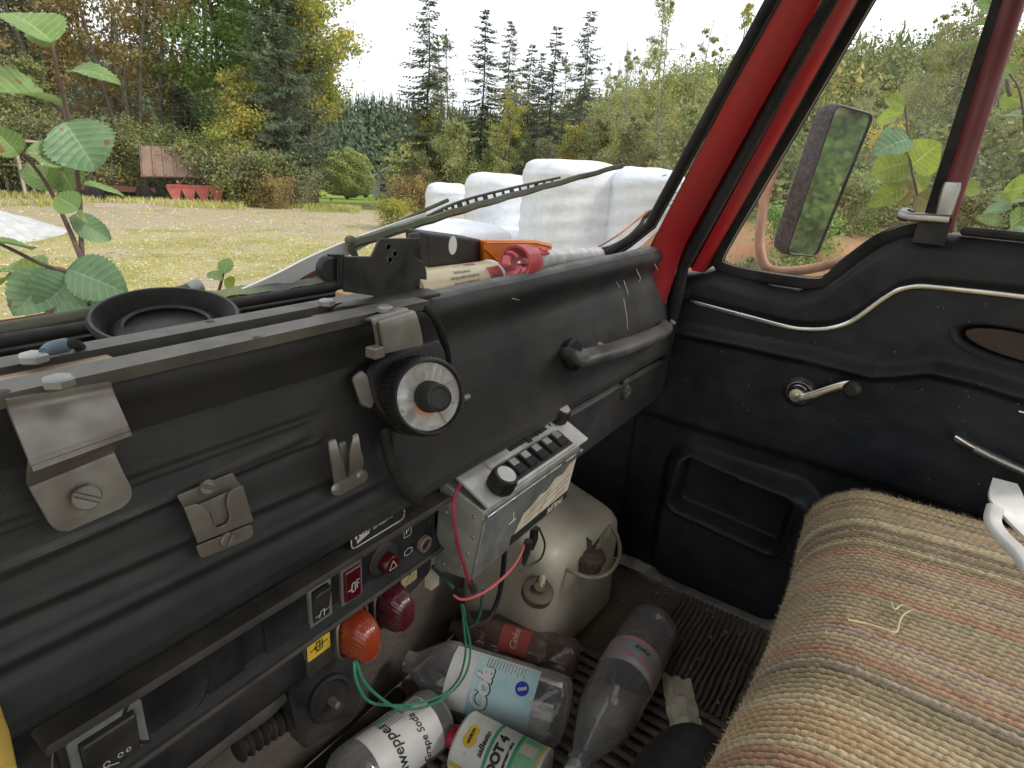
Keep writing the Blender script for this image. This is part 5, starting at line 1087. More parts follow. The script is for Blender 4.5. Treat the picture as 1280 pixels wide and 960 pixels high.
# corrugated hose
hp = spl([PY(296, 938, .50), PY(330, 914, .50), PY(360, 895, .50), PY(388, 872, .505)], 16); g = G(); r_ = [.0135 + .0028 * math.sin(k * 1.35) for k in range(len(hp))]; g.tube(hp, r_, 14); tag(obj('corrugated_hose', g, M_blkr), 'short corrugated black hose under the dashboard', 'hose')
g = G(); hb_ = [PY(215, 975, .485), PY(280, 925, .48), PY(330, 890, .48), PY(352, 868, .485)]; g.sweep(spl(hb_, 5), rrect(.018, .012, .004), (0, -1, .4)); tag(obj('steel_bracket', g, M_blkm), 'dark worn steel bar leading to the corrugated hose', 'bracket')
# carpet flap / wood piece on the toe board
g = G(); q = [PY(a_, b_, .60) for a_, b_ in ((455, 850), (500, 822), (520, 838), (470, 880))]
# yellow lever at the left edge of the frame
g = G(); a_ = PY(-30, 894, .41); b_ = PY(-14, 985, .36); g.sweep([a_ + V((-.004, .02, .0)), a_, a_.lerp(b_, .5), b_], rrect(.030, .012, .004), (-.5, -.8, .2)); tag(obj('lever_handle', g, mat('yellow_handle', (.62, .42, .07), (.5, .33, .06), .45, ns=20, bump=.1, dust=(.3, .22, .1), dfac=.4)), 'yellow plastic handle cut by the lower left corner', 'handle')
# ------------------------------------------------------------------ seat
seat = thing('bench_seat', 'bench seat covered by a striped wool rug', 'seat', (.7, -.2, FZ))
pal = [(.38, .27, .15), (.22, .17, .09), (.44, .35, .21), (.35, .20, .12), (.36, .26, .18), (.14, .12, .075), (.29, .25, .15), (.40, .28, .15), (.36, .27, .21), (.19, .16, .10), (.36, .22, .13), (.34, .26, .15), (.26, .21, .12), (.33, .29, .18)]
rr = random.Random(12); pitch = .0078; x0, x1 = .22, 1.135; nrow = int((x1 - x0) / pitch) + 1; rowc = []
while len(rowc) < nrow + 2:
    c_ = rr.choice(pal); alt = rr.choice(pal); k = rr.choice((1, 1, 1, 1, 2, 2))
    for i in range(k): rowc.append(c_ if rr.random() < .7 else alt)
def seat_base_pt(x, s):
    """s: metres along the surface, 0 at the front crest, + over the front, - to the back"""
    ze = -.448 - .035 * ((x - .75) / .4) ** 2 - .09 * sm(1.00, 1.145, x) ** 2 - .05 * sm(.38, .2, x)
    Rr = .095; yc = -.047 + .008 * math.sin(x * 7)
    if s < 0: y = yc + s; z = ze + .012 * math.sin(-s * 4) + .10 * min(0, s + .45) * 0
    elif s < Rr * PI / 2: a = s / Rr; y = yc + Rr * math.sin(a); z = ze - Rr * (1 - math.cos(a))
    else: y = yc + Rr - .02 * sm(0, .3, s - Rr * PI / 2); z = ze - Rr - (s - Rr * PI / 2)
    y += .006 * noise.noise(V((x * 5, s * 5, 0))); z += .010 * noise.noise(V((x * 3.5, s * 3.5, 9)))
    # bend the right end forward-down over the cushion end
    if x > 1.06: y -= (x - 1.06) * .35
    return V((x, y, z))
NX, NS = nrow * 6, 330; sa, sb = -.62, .40
g = G(); cols = []; hgt = []
for j in range(NS):
    s = sa + (sb - sa) * j / (NS - 1)
    for i in range(NX):
        wob = .0035 * noise.noise(V((i * .01, s * 7, 3))) + .0015 * noise.noise(V((i * .05, s * 30, 3)))
        xx = x0 + (x1 - x0) * i / (NX - 1); rr_ = (xx - x0 + wob) / pitch; row = int(max(0, min(rr_, nrow))); ph = rr_ - row
        st_ = math.sin(s / .0042 * PI + row * 1.9)
        h = .0036 * math.sin(max(0, min(1, ph)) * PI) ** .7 + .0009 * st_ * math.sin(ph * PI) + .0012 * noise.noise(V((xx * 160, s * 160, 0)))
        g.v.append(seat_base_pt(xx, s) + V((0, .45 * h, h) if s < .05 else (0, h, .3 * h))); hgt.append(h)
        c_ = V(rowc[row]); m_ = 1.18 + .22 * noise.noise(V((xx * 90, s * 45, 2))) + .10 * noise.noise(V((xx * 9, s * 9, 4))); c_ = c_.lerp(V((.28, .235, .155)), .16); c2_ = c_ * m_ * (.30 + .70 * min(1, math.sin(max(0, min(1, ph)) * PI) * 1.5)) * (1 + .16 * st_)  # grooves between rows darkened, their shade painted into the wool colour
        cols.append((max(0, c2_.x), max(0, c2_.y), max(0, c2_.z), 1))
for j in range(NS - 1):
    for i in range(NX - 1): a_ = j * NX + i; g.f.append((a_, a_ + 1, a_ + NX + 1, a_ + NX))
def wool(name):
    m = bpy.data.materials.new(name); m.use_nodes = True; n = m.node_tree.nodes; l = m.node_tree.links; b = n['Principled BSDF']; at = n.new('ShaderNodeAttribute'); at.attribute_name = 'wool'
    l.new(at.outputs['Color'], b.inputs['Base Color']); b.inputs['Roughness'].default_value = .95; b.inputs['Specular IOR Level'].default_value = .1; b.inputs['Sheen Weight'].default_value = .25
    q = n.new('ShaderNodeTexNoise'); q.inputs['Scale'].default_value = 900; q.inputs['Detail'].default_value = 2; tcn = n.new('ShaderNodeTexCoord'); l.new(tcn.outputs['Object'], q.inputs['Vector']); bp = n.new('ShaderNodeBump'); bp.inputs['Strength'].default_value = .6; bp.inputs['Distance'].default_value = .0015; l.new(q.outputs[0], bp.inputs['Height']); l.new(bp.outputs[0], b.inputs['Normal']); return m
M_wool = wool('striped_wool')
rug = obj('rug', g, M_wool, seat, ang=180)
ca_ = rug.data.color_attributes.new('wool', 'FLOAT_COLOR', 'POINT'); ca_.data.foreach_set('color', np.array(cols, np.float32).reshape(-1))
# fuzz
rs = np.random.RandomState(3); nh = 52000; ii = rs.randint(0, NX, nh); jj = rs.randint(0, NS - 1, nh); ii[:16000] = rs.randint(NX - 90, NX, 16000); jj[16000:34000] = rs.randint(int(NS * .58), int(NS * .80), 18000)
vt = np.array([tuple(v) for v in g.v]); P_ = vt[jj * NX + ii]; cl_ = np.array(cols, np.float32)[jj * NX + ii]
d1 = rs.normal(size=(nh, 3)); d1 += np.array([0, .5, .9]); d1 /= np.linalg.norm(d1, axis=1)[:, None]; d2 = d1 + rs.normal(size=(nh, 3)) * .9; d2 /= np.linalg.norm(d2, axis=1)[:, None]
ln = (.0026 * rs.uniform(.4, 1.5, nh) ** 1.6)[:, None]; wv = np.cross(d1, rs.normal(size=(nh, 3))); wv /= np.linalg.norm(wv, axis=1)[:, None]; wv *= .00017
A_ = P_ - d1 * .0004; B_ = P_ + d1 * ln; C_ = B_ + d2 * ln
Q = np.concatenate([np.stack([A_ - wv, A_ + wv, B_ + wv, B_ - wv], 1), np.stack([B_ - wv, B_ + wv, C_ + wv * .3, C_ - wv * .3], 1)])
iv = np.array(wm(seat).inverted()); Qh = Q @ iv[:3, :3].T + iv[:3, 3]
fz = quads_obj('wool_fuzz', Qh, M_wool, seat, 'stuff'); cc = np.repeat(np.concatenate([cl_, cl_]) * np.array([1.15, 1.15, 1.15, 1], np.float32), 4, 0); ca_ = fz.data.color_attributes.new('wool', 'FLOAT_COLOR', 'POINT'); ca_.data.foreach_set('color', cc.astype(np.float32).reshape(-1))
# loose yarn
M_yarn = mat('cream_yarn', (.62, .50, .32), (.5, .4, .25), .95, ns=50, bump=0)
g = G(); yp = [PZ(a_, b_, -.438) for a_, b_ in ((1060, 775), (1085, 780), (1105, 786), (1120, 790), (1124, 778), (1130, 768), (1142, 762), (1150, 766))]; g.tube(spl(yp, 6), .0011, 5); yp = [PZ(a_, b_, -.436) for a_, b_ in ((1142, 762), (1128, 756), (1118, 762), (1114, 752))]; g.tube(spl(yp, 6), .0009, 5); tag(obj('yarn', g, M_yarn), 'loose cream yarn thread lying on the striped rug', 'thread')
# body of the cushion under the rug
g = G(); g.slab(rpoly([(-.62, -.95), (-.62, -.50), (.0, -.50), (.028, -.56), (.020, -.95)], .03), .90, frame((.20, 0, 0), (1, 0, 0), (0, 1, 0)), .01); obj('seat_cushion', g, M_blkr, seat)
g = G(); c_ = PZ(822, 985, -.66)
g.grid(lambda u, v: V((c_.x + .02 + .125 * math.cos(2 * PI * u) * math.sin(v * PI / 2) ** .8, c_.y - .022 + .085 * math.sin(2 * PI * u) * math.sin(v * PI / 2) ** .8, -.60 - .30 * (1 - math.cos(v * PI / 2)) ** 1.0 + .0)), 40, 14, closeu=True, flip=True); tag(obj('gear_lever_boot', g, M_blkr), 'rounded black rubber boot in front of the seat at the bottom edge', 'rubber boot')
# ================================================================== THINGS IN THE CAB
def pix(pts, y): return [PY(a, b, y) for a, b in pts]
def yslab(pts, y, t, r=.0008, rnd_=0, g=None):
    q = [(p.x, p.z) for p in pix(pts, y)]; q = rpoly(q, rnd_) if rnd_ else q
    g = g or G(); g.slab(q, t, frame((0, y, 0), (0, -1, 0), (1, 0, 0)), r); return g
def sheet(Lp, Rp, t, n=6, g=None, close=True):
    """bent sheet between a left and a right edge, with thickness"""
    Ls, Rs = spl(Lp, n), spl(Rp, n); m = len(Ls); g = g or G(); b = len(g.v)
    for k in range(m):
        tt = (Ls[min(k + 1, m - 1)] + Rs[min(k + 1, m - 1)] - Ls[max(k - 1, 0)] - Rs[max(k - 1, 0)]).normalized(); N = (Rs[k] - Ls[k]).cross(tt).normalized() * t
        for q in (Ls[k], Rs[k], Rs[k] + N, Ls[k] + N): g.v.append(q)
    for k in range(m - 1):
        for i in range(4): j = (i + 1) % 4; g.f.append((b + k * 4 + i, b + k * 4 + j, b + k * 4 + 4 + j, b + k * 4 + 4 + i))
    g.f.append((b + 3, b + 2, b + 1, b)); e = b + (m - 1) * 4; g.f.append((e, e + 1, e + 2, e + 3)); return g
def hexbolt(p, n, r, h, parent, m=None, x=None, washer=True):
    M0 = frame(p, n, x); g = G(); g.slab([(r * math.cos(PI / 3 * k), r * math.sin(PI / 3 * k)) for k in range(6)], h, M0, h * .18)
    return obj('bolt', g, m or M_steel, parent)
def slot_screw(p, n, r, h, parent, ang=.5, m=None):
    M0 = frame(p, n, (1, 0, 0)) @ Matrix.Rotation(ang, 4, 'Z'); g = G()
    # head as two halves with a real slot between them
    for s in (-1, 1):
        o_ = [(r * math.cos(a), s * r * math.sin(a)) for a in np.linspace(.14, PI - .14, 12)]; g.slab(o_, h, M0, h * .25)
    g.lathe([(0, h * .45), (r * .97, h * .45), (r * .97, 0)], M0, 18); return obj('screw', g, m or M_steel, parent)
# ---- rails on top of the dash
RZ = -.1465
rail = thing('mounting_rail', 'two dusty black steel rails bolted along the top of the dashboard', 'mounting rail', (.1, .45, RZ))
def railstrip(y0, y1, x0, x1, name):
    g = G(); sec = [(y0, RZ), (y1, RZ), (y1, RZ - .004), (y0 + .004, RZ - .004), (y0 + .004, RZ - .0085), (y0, RZ - .0085)]
    N_ = 14; b = 0
    for k in range(N_ + 1):
        x = x0 + (x1 - x0) * k / N_
        for y, z in sec: g.v.append(V((x, y, z)))
    for k in range(N_):
        for i in range(6): j = (i + 1) % 6; g.f.append((k * 6 + i, k * 6 + j, k * 6 + 6 + j, k * 6 + 6 + i))
    g.f.append(tuple(range(6))[::-1]); g.f.append(tuple(N_ * 6 + i for i in range(6))); return obj(name, g, M_rail, rail, ang=20)
railstrip(.4125, .4375, -.35, .462, 'front_rail')
railstrip(.462, .484, -.35, .452, 'rear_rail')
for (a, b, yy) in ((42, 445, 0), (73, 475, 0), (408, 377, 0), (481, 385, 0)):
    p = PZ(a, b, RZ + .004); hexbolt(V((p.x, p.y, RZ)), (0, 0, 1), .0088 if a < 100 else .0078, .006, rail, M_zinc, (1, .3, 0))
for (a, b) in ((262, 402), (322, 422), (3, 490)):
    p = PZ(a, b, RZ); g = G(); g.lathe([(0, .0004), (.0035, .0004), (.0042, .0)], frame(V((p.x, p.y, RZ)), (0, 0, 1)), 12); obj('rail_hole', g, M_ink, rail)
wb = thing('wooden_board', 'raw wooden board lying between the rails at the left edge', 'board', (.1, .45, RZ - .02))
g = G(); g.box((-.07, .4555, RZ - .012), (.50, .030, .014), None, .002); 
obj('board', g, M_wood, wb)
g = G(); g.box((.405, .462, RZ - .012), (.105, .044, .010), None, .002); o = obj('plywood_scrap', g, M_wood); tag(o, 'pale plywood scrap between the rails beside the angled bracket', 'board')
g = G(); p = PZ(472, 372, RZ + .004); g.box((p.x + .035, .500, RZ - .012), (.055, .03, .02), None, .002); tag(obj('wood_block', g, mat('fresh_wood', (.55, .36, .18), (.48, .30, .14), .7, ns=14, bump=.1)), 'small fresh yellow wood block behind the angled bracket', 'block')
# cable lug on the rear rail
g = G(); c_ = [PZ(a, b, RZ + .006) for a, b in ((54, 440), (62, 436), (70, 434), (84, 431))]; g.tube([q for q in c_], [.003, .0045, .0048, .0048], 10); g2 = obj('cable_lug', g, mat('blue_grey_sleeve', (.10, .15, .18), rough=.5, bump=0)); tag(g2, 'blue grey crimped cable lug by the bolt on the rear rail', 'cable lug')
g = G(); g.tube(spl([PZ(84, 431, RZ + .006), PZ(96, 431, RZ + .005), PZ(112, 444, RZ - .02), PZ(128, 452, RZ - .04)], 6), .0035, 8); obj('cable', g, M_blkr, g2)
# upright angled bracket plate
br = thing('angled_bracket', 'upright black steel bracket plate with three small holes and a hooked left end', 'bracket', PZ(480, 372, RZ))
yb = .462
pl = [(426, 338), (426, 357), (428, 364), (520, 377), (531, 371), (531, 340), (527, 327), (520, 324), (512, 315), (513, 308), (521, 306), (522, 302), (521, 297), (472, 298), (462, 320), (427, 320)]
g = yslab(pl, yb, .0035, .0008); obj('plate', g, M_blkm, br)
a_ = PY(428, 366, yb); b_ = PY(529, 377, yb); g = G(); g.slab([(a_.x, a_.y - .001), (b_.x, b_.y - .001), (b_.x - .012, b_.y - .036), (a_.x - .022, b_.y - .012)], .0035, Matrix.Translation((0, 0, (a_.z + b_.z) / 2 + .001)), .0008); obj('foot', g, M_blkm, br)
for (a, b) in ((485, 309), (493, 317), (487, 325)):
    p = PY(a, b, yb - .0036); g = G(); g.lathe([(.0024, .0), (.0026, .0008), (.0040, .0008), (.0042, 0)], frame(p, (0, -1, 0)), 16); obj('hole_rim', g, M_chrome, br); g = G(); g.lathe([(0, .0003), (.0025, .0003)], frame(p, (0, -1, 0)), 16); obj('hole', g, M_ink, br)
g = sheet([PY(427, 320, yb - .001), PY(424, 319, yb - .008), PY(420, 318, yb + .0), PY(402, 322, yb + .010)], [PY(427, 358, yb - .001), PY(424, 356, yb - .008), PY(420, 354, yb + .0), PY(404, 353, yb + .010)], .0032); obj('hook', g, M_blkm, br)
g = G(); p = PY(412, 336, yb + .004); g.lathe([(.0, .004), (.010, .004), (.0125, .001), (.0125, -.004)], frame(p, (-.2, -1, 0)), 20); obj('hook_boss', g, M_blkm, br)
g = yslab([(408, 317), (429, 317), (428, 321), (409, 320)], yb - .004, .003); obj('hook_tab', g, M_blkm, br)
g = G(); g.slab([(PY(513, 297, yb).x, 0), (PY(526, 298, yb).x, 0), (PY(528, 298, yb).x, .006), (PY(515, 297, yb).x, .006)], .030, Matrix.Translation((0, yb, PY(524, 326, yb).z)), .001); obj('side_flange', g, M_blkm, br)
# ---- steel hangers and clips on the dash face
hg = thing('steel_hanger', 'big bent steel plate hanging from the rail, held by one slotted screw', 'bracket', PY(90, 560, .42))
Lp = [PY(8, 500, .409), PY(14, 520, .4075), PY(37, 577, .385), PY(38, 584, .384), PY(36, 604, .417), PY(38, 612, .418), PY(54, 640, .414), PY(63, 655, .412), PY(72, 663, .4115), PY(86, 664, .4112)]
Rp = [PY(139, 478, .409), PY(143, 492, .4075), PY(161, 533, .385), PY(162, 541, .384), PY(143, 562, .417), PY(144, 568, .418), PY(155, 592, .414), PY(164, 610, .412), PY(163, 624, .4115), PY(152, 635, .4112)]
g = sheet(Lp, Rp, .0035, 5); obj('plate', g, M_steel, hg, ang=35)
slot_screw(PY(107, 621, .409), (0, -1, .25), .0085, .004, hg, -.65)
lp = thing('latch_plate', 'small two piece steel latch plate with a T shaped window and two screws', 'latch', PY(265, 640, .42))
yl = .417
g = yslab([(220, 619), (290, 590), (296, 601), (300, 606), (237, 634), (229, 634)], yl, .0018, .0004, .002); obj('upper_plate', g, M_steel, lp)
g = yslab([(244, 682), (313, 655), (316, 666), (312, 672), (252, 697), (249, 695)], .4015, .0018, .0004, .002); obj('lower_plate', g, M_steel, lp)
# window: cut by building the plate from pieces around it
g = G()
yslab([(229, 634), (243, 629), (252, 632), (260, 639), (265, 655), (271, 659), (283, 653), (286, 646), (282, 628), (285, 616), (290, 611), (302, 606), (315, 650), (246, 678)], .403, .0022, .0004, .0, g)
obj('slide_plate', g, M_steel, lp)
g = yslab([(244, 632), (290, 612), (283, 626), (286, 650), (266, 658), (262, 641)], .4065, .0016, .0003, .001); obj('inner_plate', g, M_steel, lp)
for (a, b) in ((258, 608), (283, 674)): slot_screw(PY(a, b, yl - .002 if b < 640 else .400), (0, -1, .1), .006, .0035, lp, -.6 if b < 640 else 1.0)
cp = thing('spring_clip', 'three pronged steel spring clip riveted to the dashboard', 'clip', PY(435, 585, .42))
yc_ = .404
g = yslab([(413, 608), (447, 586), (455, 586), (459, 592), (457, 600), (423, 619), (414, 618)], yc_, .0022, .0005, .003); obj('foot_plate', g, M_steel, cp)
def prong(pts, dy, name='prong'):
    Lq = [PY(a, b, yc_ - d) for (a, b, _, _, d) in pts]; Rq = [PY(c, d2, yc_ - d) for (_, _, c, d2, d) in pts]; return obj(name, sheet(Lq, Rq, .0018, 4), M_steel, cp)
prong([(417, 604, 432, 594, .003), (415, 590, 429, 583, .016), (412, 570, 423, 566, .022), (410, 556, 419, 552, .019), (412, 553, 417, 551, .017)], 0)
prong([(435, 596, 452, 583, .003), (436, 585, 453, 575, .016), (437, 562, 449, 559, .022), (440, 550, 447, 545, .020), (442, 545, 446, 543, .018)], 0)
prong([(428, 594, 437, 590, .002), (426, 580, 436, 576, .010), (424, 560, 432, 557, .013), (424, 556, 431, 553, .010)], 0)
for (a, b) in ((420, 610), (451, 594)):
    g = G(); g.lathe([(0, .0024), (.0035, .0020), (.0052, 0)], frame(PY(a, b, yc_ - .0022), (0, -1, 0)), 16); obj('rivet', g, M_zinc, cp)
# ---- dial on its clamp
dl = thing('rotary_dial', 'round knurled dial with a scuffed silver face hanging from the rail on a steel clamp', 'dial', PY(520, 480, .40))
cx_ = V(RM.col[0]); 
fc = PY(538, 496, .355); n_ = (-fc.normalized() * math.cos(.46) + cx_ * math.sin(.46)).normalized(); n_ = (n_ + V((0, 0, -.06))).normalized()
MD = frame(fc, n_, (1, 0, 0)); RD = .0375
g = G(); g.lathe([(RD - .001, -.034), (RD, -.031), (RD + .001, -.010), (RD + .0005, -.002), (RD - .002, .0015), (RD - .0035, .0015), (RD - .0045, -.001), (RD - .005, -.004)], MD, 72); obj('dial_ring', g, M_blk, dl)
for k in range(46):
    a = 2 * PI * k / 46; g = G(); g.sweep([MD @ V(((RD - .0005) * math.cos(a), (RD - .0005) * math.sin(a), z)) for z in (-.030, -.028, -.008, -.006)], rrect(.0034, .0050, .0012, 2), MD.to_3x3() @ V((math.cos(a), math.sin(a), 0)), scale=[.5, 1, 1, .5]); 
    if k == 0: kn = obj('knurl', g, M_blk, dl); kb = kn
    else: obj('knurl', g, M_blk, dl)
g = G(); g.lathe([(0, -.0035), (RD - .0048, -.0035)], MD, 48)
M_face = mat('scuffed_silver_face', (.66, .66, .63), (.42, .41, .38), .25, .45, metal=.35, ns=26, bump=.08, bs=60, dust=(.50, .36, .30), dfac=.5, dscale=30, scratch=.3)
obj('dial_face', g, M_face, dl)
g = G(); g.lathe([(0, -.0028), (.012, -.0028), (.0125, -.0034)], MD @ Matrix.Translation((-.004, -.006, 0)), 24); obj('worn_spot', g, mat('orange_print', (.60, .16, .08), (.5, .3, .2), .6, ns=90, bump=0), dl)
g = G()
for a in (-1.2, -.5, .3): g.strip([MD @ V((.014 * math.cos(a), .014 * math.sin(a), -.003)), MD @ V((.034 * math.cos(a), .034 * math.sin(a), -.003))], MD.to_3x3() @ V((-math.sin(a), math.cos(a), 0)) * .0006, .0003)
obj('dial_marks', g, M_inkg, dl, kind='stuff')
g = G(); g.lathe([(.0155, -.0035), (.0150, .004), (.0135, .006), (.0135, .016), (.0125, .0195), (.010, .0205), (.009, .0195), (0, .0195)], MD, 30); obj('centre_knob', g, M_blk, dl)
g = G(); p = MD @ V((RD + .0015, -.012, -.004)); g.box((0, 0, 0), (.004, .006, .008), frame(p, MD.to_3x3() @ V((1, 0, 0))), .001); obj('pointer_tab', g, M_zinc, dl)
MH = MD @ Matrix.Translation((0, 0, -.062))
iM = MD.inverted()
def indial(pts, depth):
    o_ = []
    for a, b in pts:
        r = ray(a, b); oo = iM @ V((0, 0, 0)); dd = (iM.to_3x3() @ r); t_ = (depth - oo.z) / dd.z; q = oo + dd * t_; o_.append((q.x, q.y))
    return o_
hp_ = indial([(458, 462), (476, 446), (548, 424), (556, 440), (560, 470), (560, 500), (528, 540), (512, 546), (498, 540), (480, 520), (466, 500)], -.045)
g = G(); g.slab(rpoly(hp_, .004), .026, MD @ Matrix.Translation((0, 0, -.068)), .003); obj('housing', g, M_blk, dl)
g = G(); g.slab(rpoly(indial([(440, 472), (452, 462), (462, 470), (470, 498), (466, 512), (452, 506)], -.045), .004), .004, MD @ Matrix.Translation((0, 0, -.050)), .001); obj('side_plate', g, M_steel, dl)
g = G(); g.slab(rpoly(indial([(438, 468), (470, 448), (478, 470), (458, 476), (462, 512), (448, 508)], -.06), .003), .012, MD @ Matrix.Translation((0, 0, -.066)), .002); obj('rear_frame', g, M_blk, dl)
Lp = [PY(464, 402, .405), PY(472, 402, .392), PY(476, 408, .386), PY(480, 430, .384), PY(482, 442, .384)]; Rp = [PY(505, 387, .405), PY(516, 388, .392), PY(521, 394, .386), PY(527, 416, .384), PY(529, 431, .384)]
g = sheet(Lp, Rp, .003, 5); obj('clamp', g, M_steel, dl); g = sheet([p + V((-.003, .006, .002)) for p in Lp], [p + V((-.003, .006, .002)) for p in Rp], .002, 5); obj('clamp_liner', g, M_steel, dl)
g = G(); p = PY(469, 440, .388); g.box(tuple(p), (.012, .012, .010), None, .001); obj('clamp_nut', g, M_steel, dl)
g = G(); g.tube(spl([PY(518, 386, .43), PY(530, 385, .415), PY(543, 397, .405), PY(553, 420, .402), PY(559, 445, .405), PY(560, 470, .408)], 8), .0042, 10); g.v = g.v; tag(obj('cable', g, M_blkr), 'black cable arching from the rail down behind the right side of the dial', 'cable')
g = G(); g.tube(spl([PY(480, 535, .402), PY(483, 552, .398), PY(490, 580, .392), PY(503, 606, .388), PY(517, 622, .395), PY(527, 628, .415)], 8), [.0062] * 46, 12) if False else g.tube(spl([PY(480, 535, .402), PY(483, 552, .398), PY(490, 580, .392), PY(503, 606, .388), PY(517, 622, .395), PY(527, 628, .415)], 8), .0062, 12); tag(obj('cable', g, M_blkr), 'thick black cable running from under the dial to the switch panel', 'cable')
# ---- rubber cup ring behind the rails
c0_ = PZ(210, 404, -.165); rg = thing('rubber_bowl', 'round black rubber rimmed bowl lying behind the rails under the windscreen', 'bowl', V((c0_.x, c0_.y, -.21)))
MB = frame(V((c0_.x - .002, c0_.y - .004, -.160)), (-.08, -.18, 1), (1, 0, 0)) @ Matrix.Diagonal((.74, .74, .52, 1)); 
g = G(); g.lathe([(.030, -.036), (.058, -.034), (.066, -.02), (.070, .000), (.0755, .010), (.080, .011), (.083, .006), (.080, -.004), (.074, -.022), (.060, -.040), (.02, -.042)], MB, 64, caps=(0, 1)); obj('bowl_rim', g, M_blkr, rg)
g = G(); g.lathe([(.0, -.022), (.040, -.022), (.050, -.016), (.046, -.009), (.049, -.005), (.052, -.009), (.056, -.012), (.060, -.016), (.066, -.026)], MB, 56, caps=(0, 0)); obj('bowl_insert', g, M_blk, rg)
g = G(); g.lathe([(.0768, .0112), (.0785, .0118), (.0802, .0114)], MB, 64, caps=(0, 0)); obj('rim_edge', g, M_blkm, rg)
# ---- clutter on the dash top
sh = G(); sh.box((.85, .535, -.188), (.80, .125, .008), None, .002); obj('parcel_tray', sh, M_blk, cab)
def cyl_frame(A, B, up=(0, 0, 1)):
    A, B = V(A), V(B); z = (B - A).normalized(); x = (V(up) - z * V(up).dot(z)).normalized(); y = z.cross(x); M = Matrix((x, y, z)).transposed().to_4x4(); M.translation = A; return M, (B - A).length
def wrap(M, r, a0, z0, rot=0, flip=1):
    """flat print (u, v) onto a cylinder: u runs along the axis when rot is 0, else around it"""
    def f(u, v):
        if rot: u, v = u * math.cos(rot) - v * math.sin(rot), u * math.sin(rot) + v * math.cos(rot)
        a = a0 + flip * v / r; return M @ V((r * math.cos(a), r * math.sin(a), z0 + u))
    return f
def wpatch(g, F, u0, u1, v0, v1, nu=2, nv=14, bite=0):
    g.grid(lambda s, t: F(u0 + (u1 - u0) * s, v0 + (v1 - v0) * t), nu, nv); return g
# spray can
A = PY(520, 366, .478); B = PY(611, 349.5, .500); MC, Lc = cyl_frame(A, B); rc = .0265
can = thing('spray_can', 'cream spray can with red panel and small upside down print lying on the dash', 'spray can', A)
g = G(); g.lathe([(0, -.02), (rc, -.018), (rc, Lc - .005), (rc - .001, Lc - .002)], MC, 44); obj('can_body', g, M_can, can)
g = G(); g.lathe([(rc - .001, Lc - .003), (rc + .0012, Lc), (rc + .001, Lc + .003), (rc - .003, Lc + .004), (rc - .006, Lc + .001), (0, Lc - .004)], MC, 44); obj('can_rim', g, mat('can_rim_white', (.75, .74, .7), rough=.3, bump=0), can)
# angle measured from up; the camera side is where the radial direction points at the eye
toe = (MC.to_3x3().inverted() @ (-A.normalized())); acam = math.atan2(toe.y, toe.x); sg = -1 if acam < 0 else 1
def cfun(z0, a0, flip_text=True): 
    # upside down print: u runs against the axis, v grows downwards over the front
    def f(u, v): a = a0 + sg * v / (rc + .0004); return MC @ V(((rc + .0004) * math.cos(a), (rc + .0004) * math.sin(a), z0 - u))
    return f
g = wpatch(G(), lambda u, v: MC @ V(((rc + .0002) * math.cos(sg * v / rc), (rc + .0002) * math.sin(sg * v / rc), u)), Lc - .040, Lc - .004, .016, .062); obj('red_panel', g, M_redl, can)
g = G(); 
for k in range(15):
    u = Lc - .035 + k * .0018; wpatch(g, lambda a, b: MC @ V(((rc + .0006) * math.cos(sg * b / rc), (rc + .0006) * math.sin(sg * b / rc), a)), u, u + (.0006 if k % 3 else .0012), .027, .040, 2, 4)
for k, tx in enumerate(('Avoid freezing', 'in summer under full sun', 'the radiator, Turn the', 'up until not Turn hot', 'in general idea')):
    text_g(tx, .0066, bold=.00015, fn=cfun(Lc * .42, sg * 0 + (.018 + .0074 * k) / rc * sg), g=g)
obj('small_print', g, M_inkg, can, kind='stuff')
g = text_g('SPRITZ', .0085, bold=.0004, fn=cfun(Lc * .62, sg * (.004) / rc)); obj('red_lettering', g, M_redl, can)
# black box with a white dot
bx = thing('black_box', 'small black plastic box with a round white dot on the dash', 'box', PY(568, 325, .53))
f0 = [PY(a, b, y) for a, b, y in ((534, 291, .515), (603, 300, .548), (603, 327, .548), (537, 335, .515))]; bk = V((.012, .05, .0))
g = G(); vs = [*f0, *[p + bk for p in f0]]; g.add(vs, [(3, 2, 1, 0), (4, 5, 6, 7), (0, 1, 5, 4), (1, 2, 6, 5), (2, 3, 7, 6), (3, 0, 4, 7)]); o = obj('box_shell', g, M_blkm, bx, smooth=False); bm_ = o.modifiers.new('bevel', 'BEVEL'); bm_.width = .003; bm_.segments = 2
nb2 = (f0[1] - f0[0]).cross(f0[3] - f0[0]).normalized(); nb2 = -nb2 if nb2.dot(f0[0]) > 0 else nb2
pc = f0[0].lerp(f0[2], .5) ; g = G(); g.slab(disc(.0115, 26, ry=.0122), .0008, frame(f0[0] * .42 + f0[1] * .26 + f0[2] * .14 + f0[3] * .18 + nb2 * .0006, nb2, (1, 0, 0)), .0002); obj('white_dot', g, mat('white_sticker', (.85, .85, .84), rough=.5, bump=0), bx)
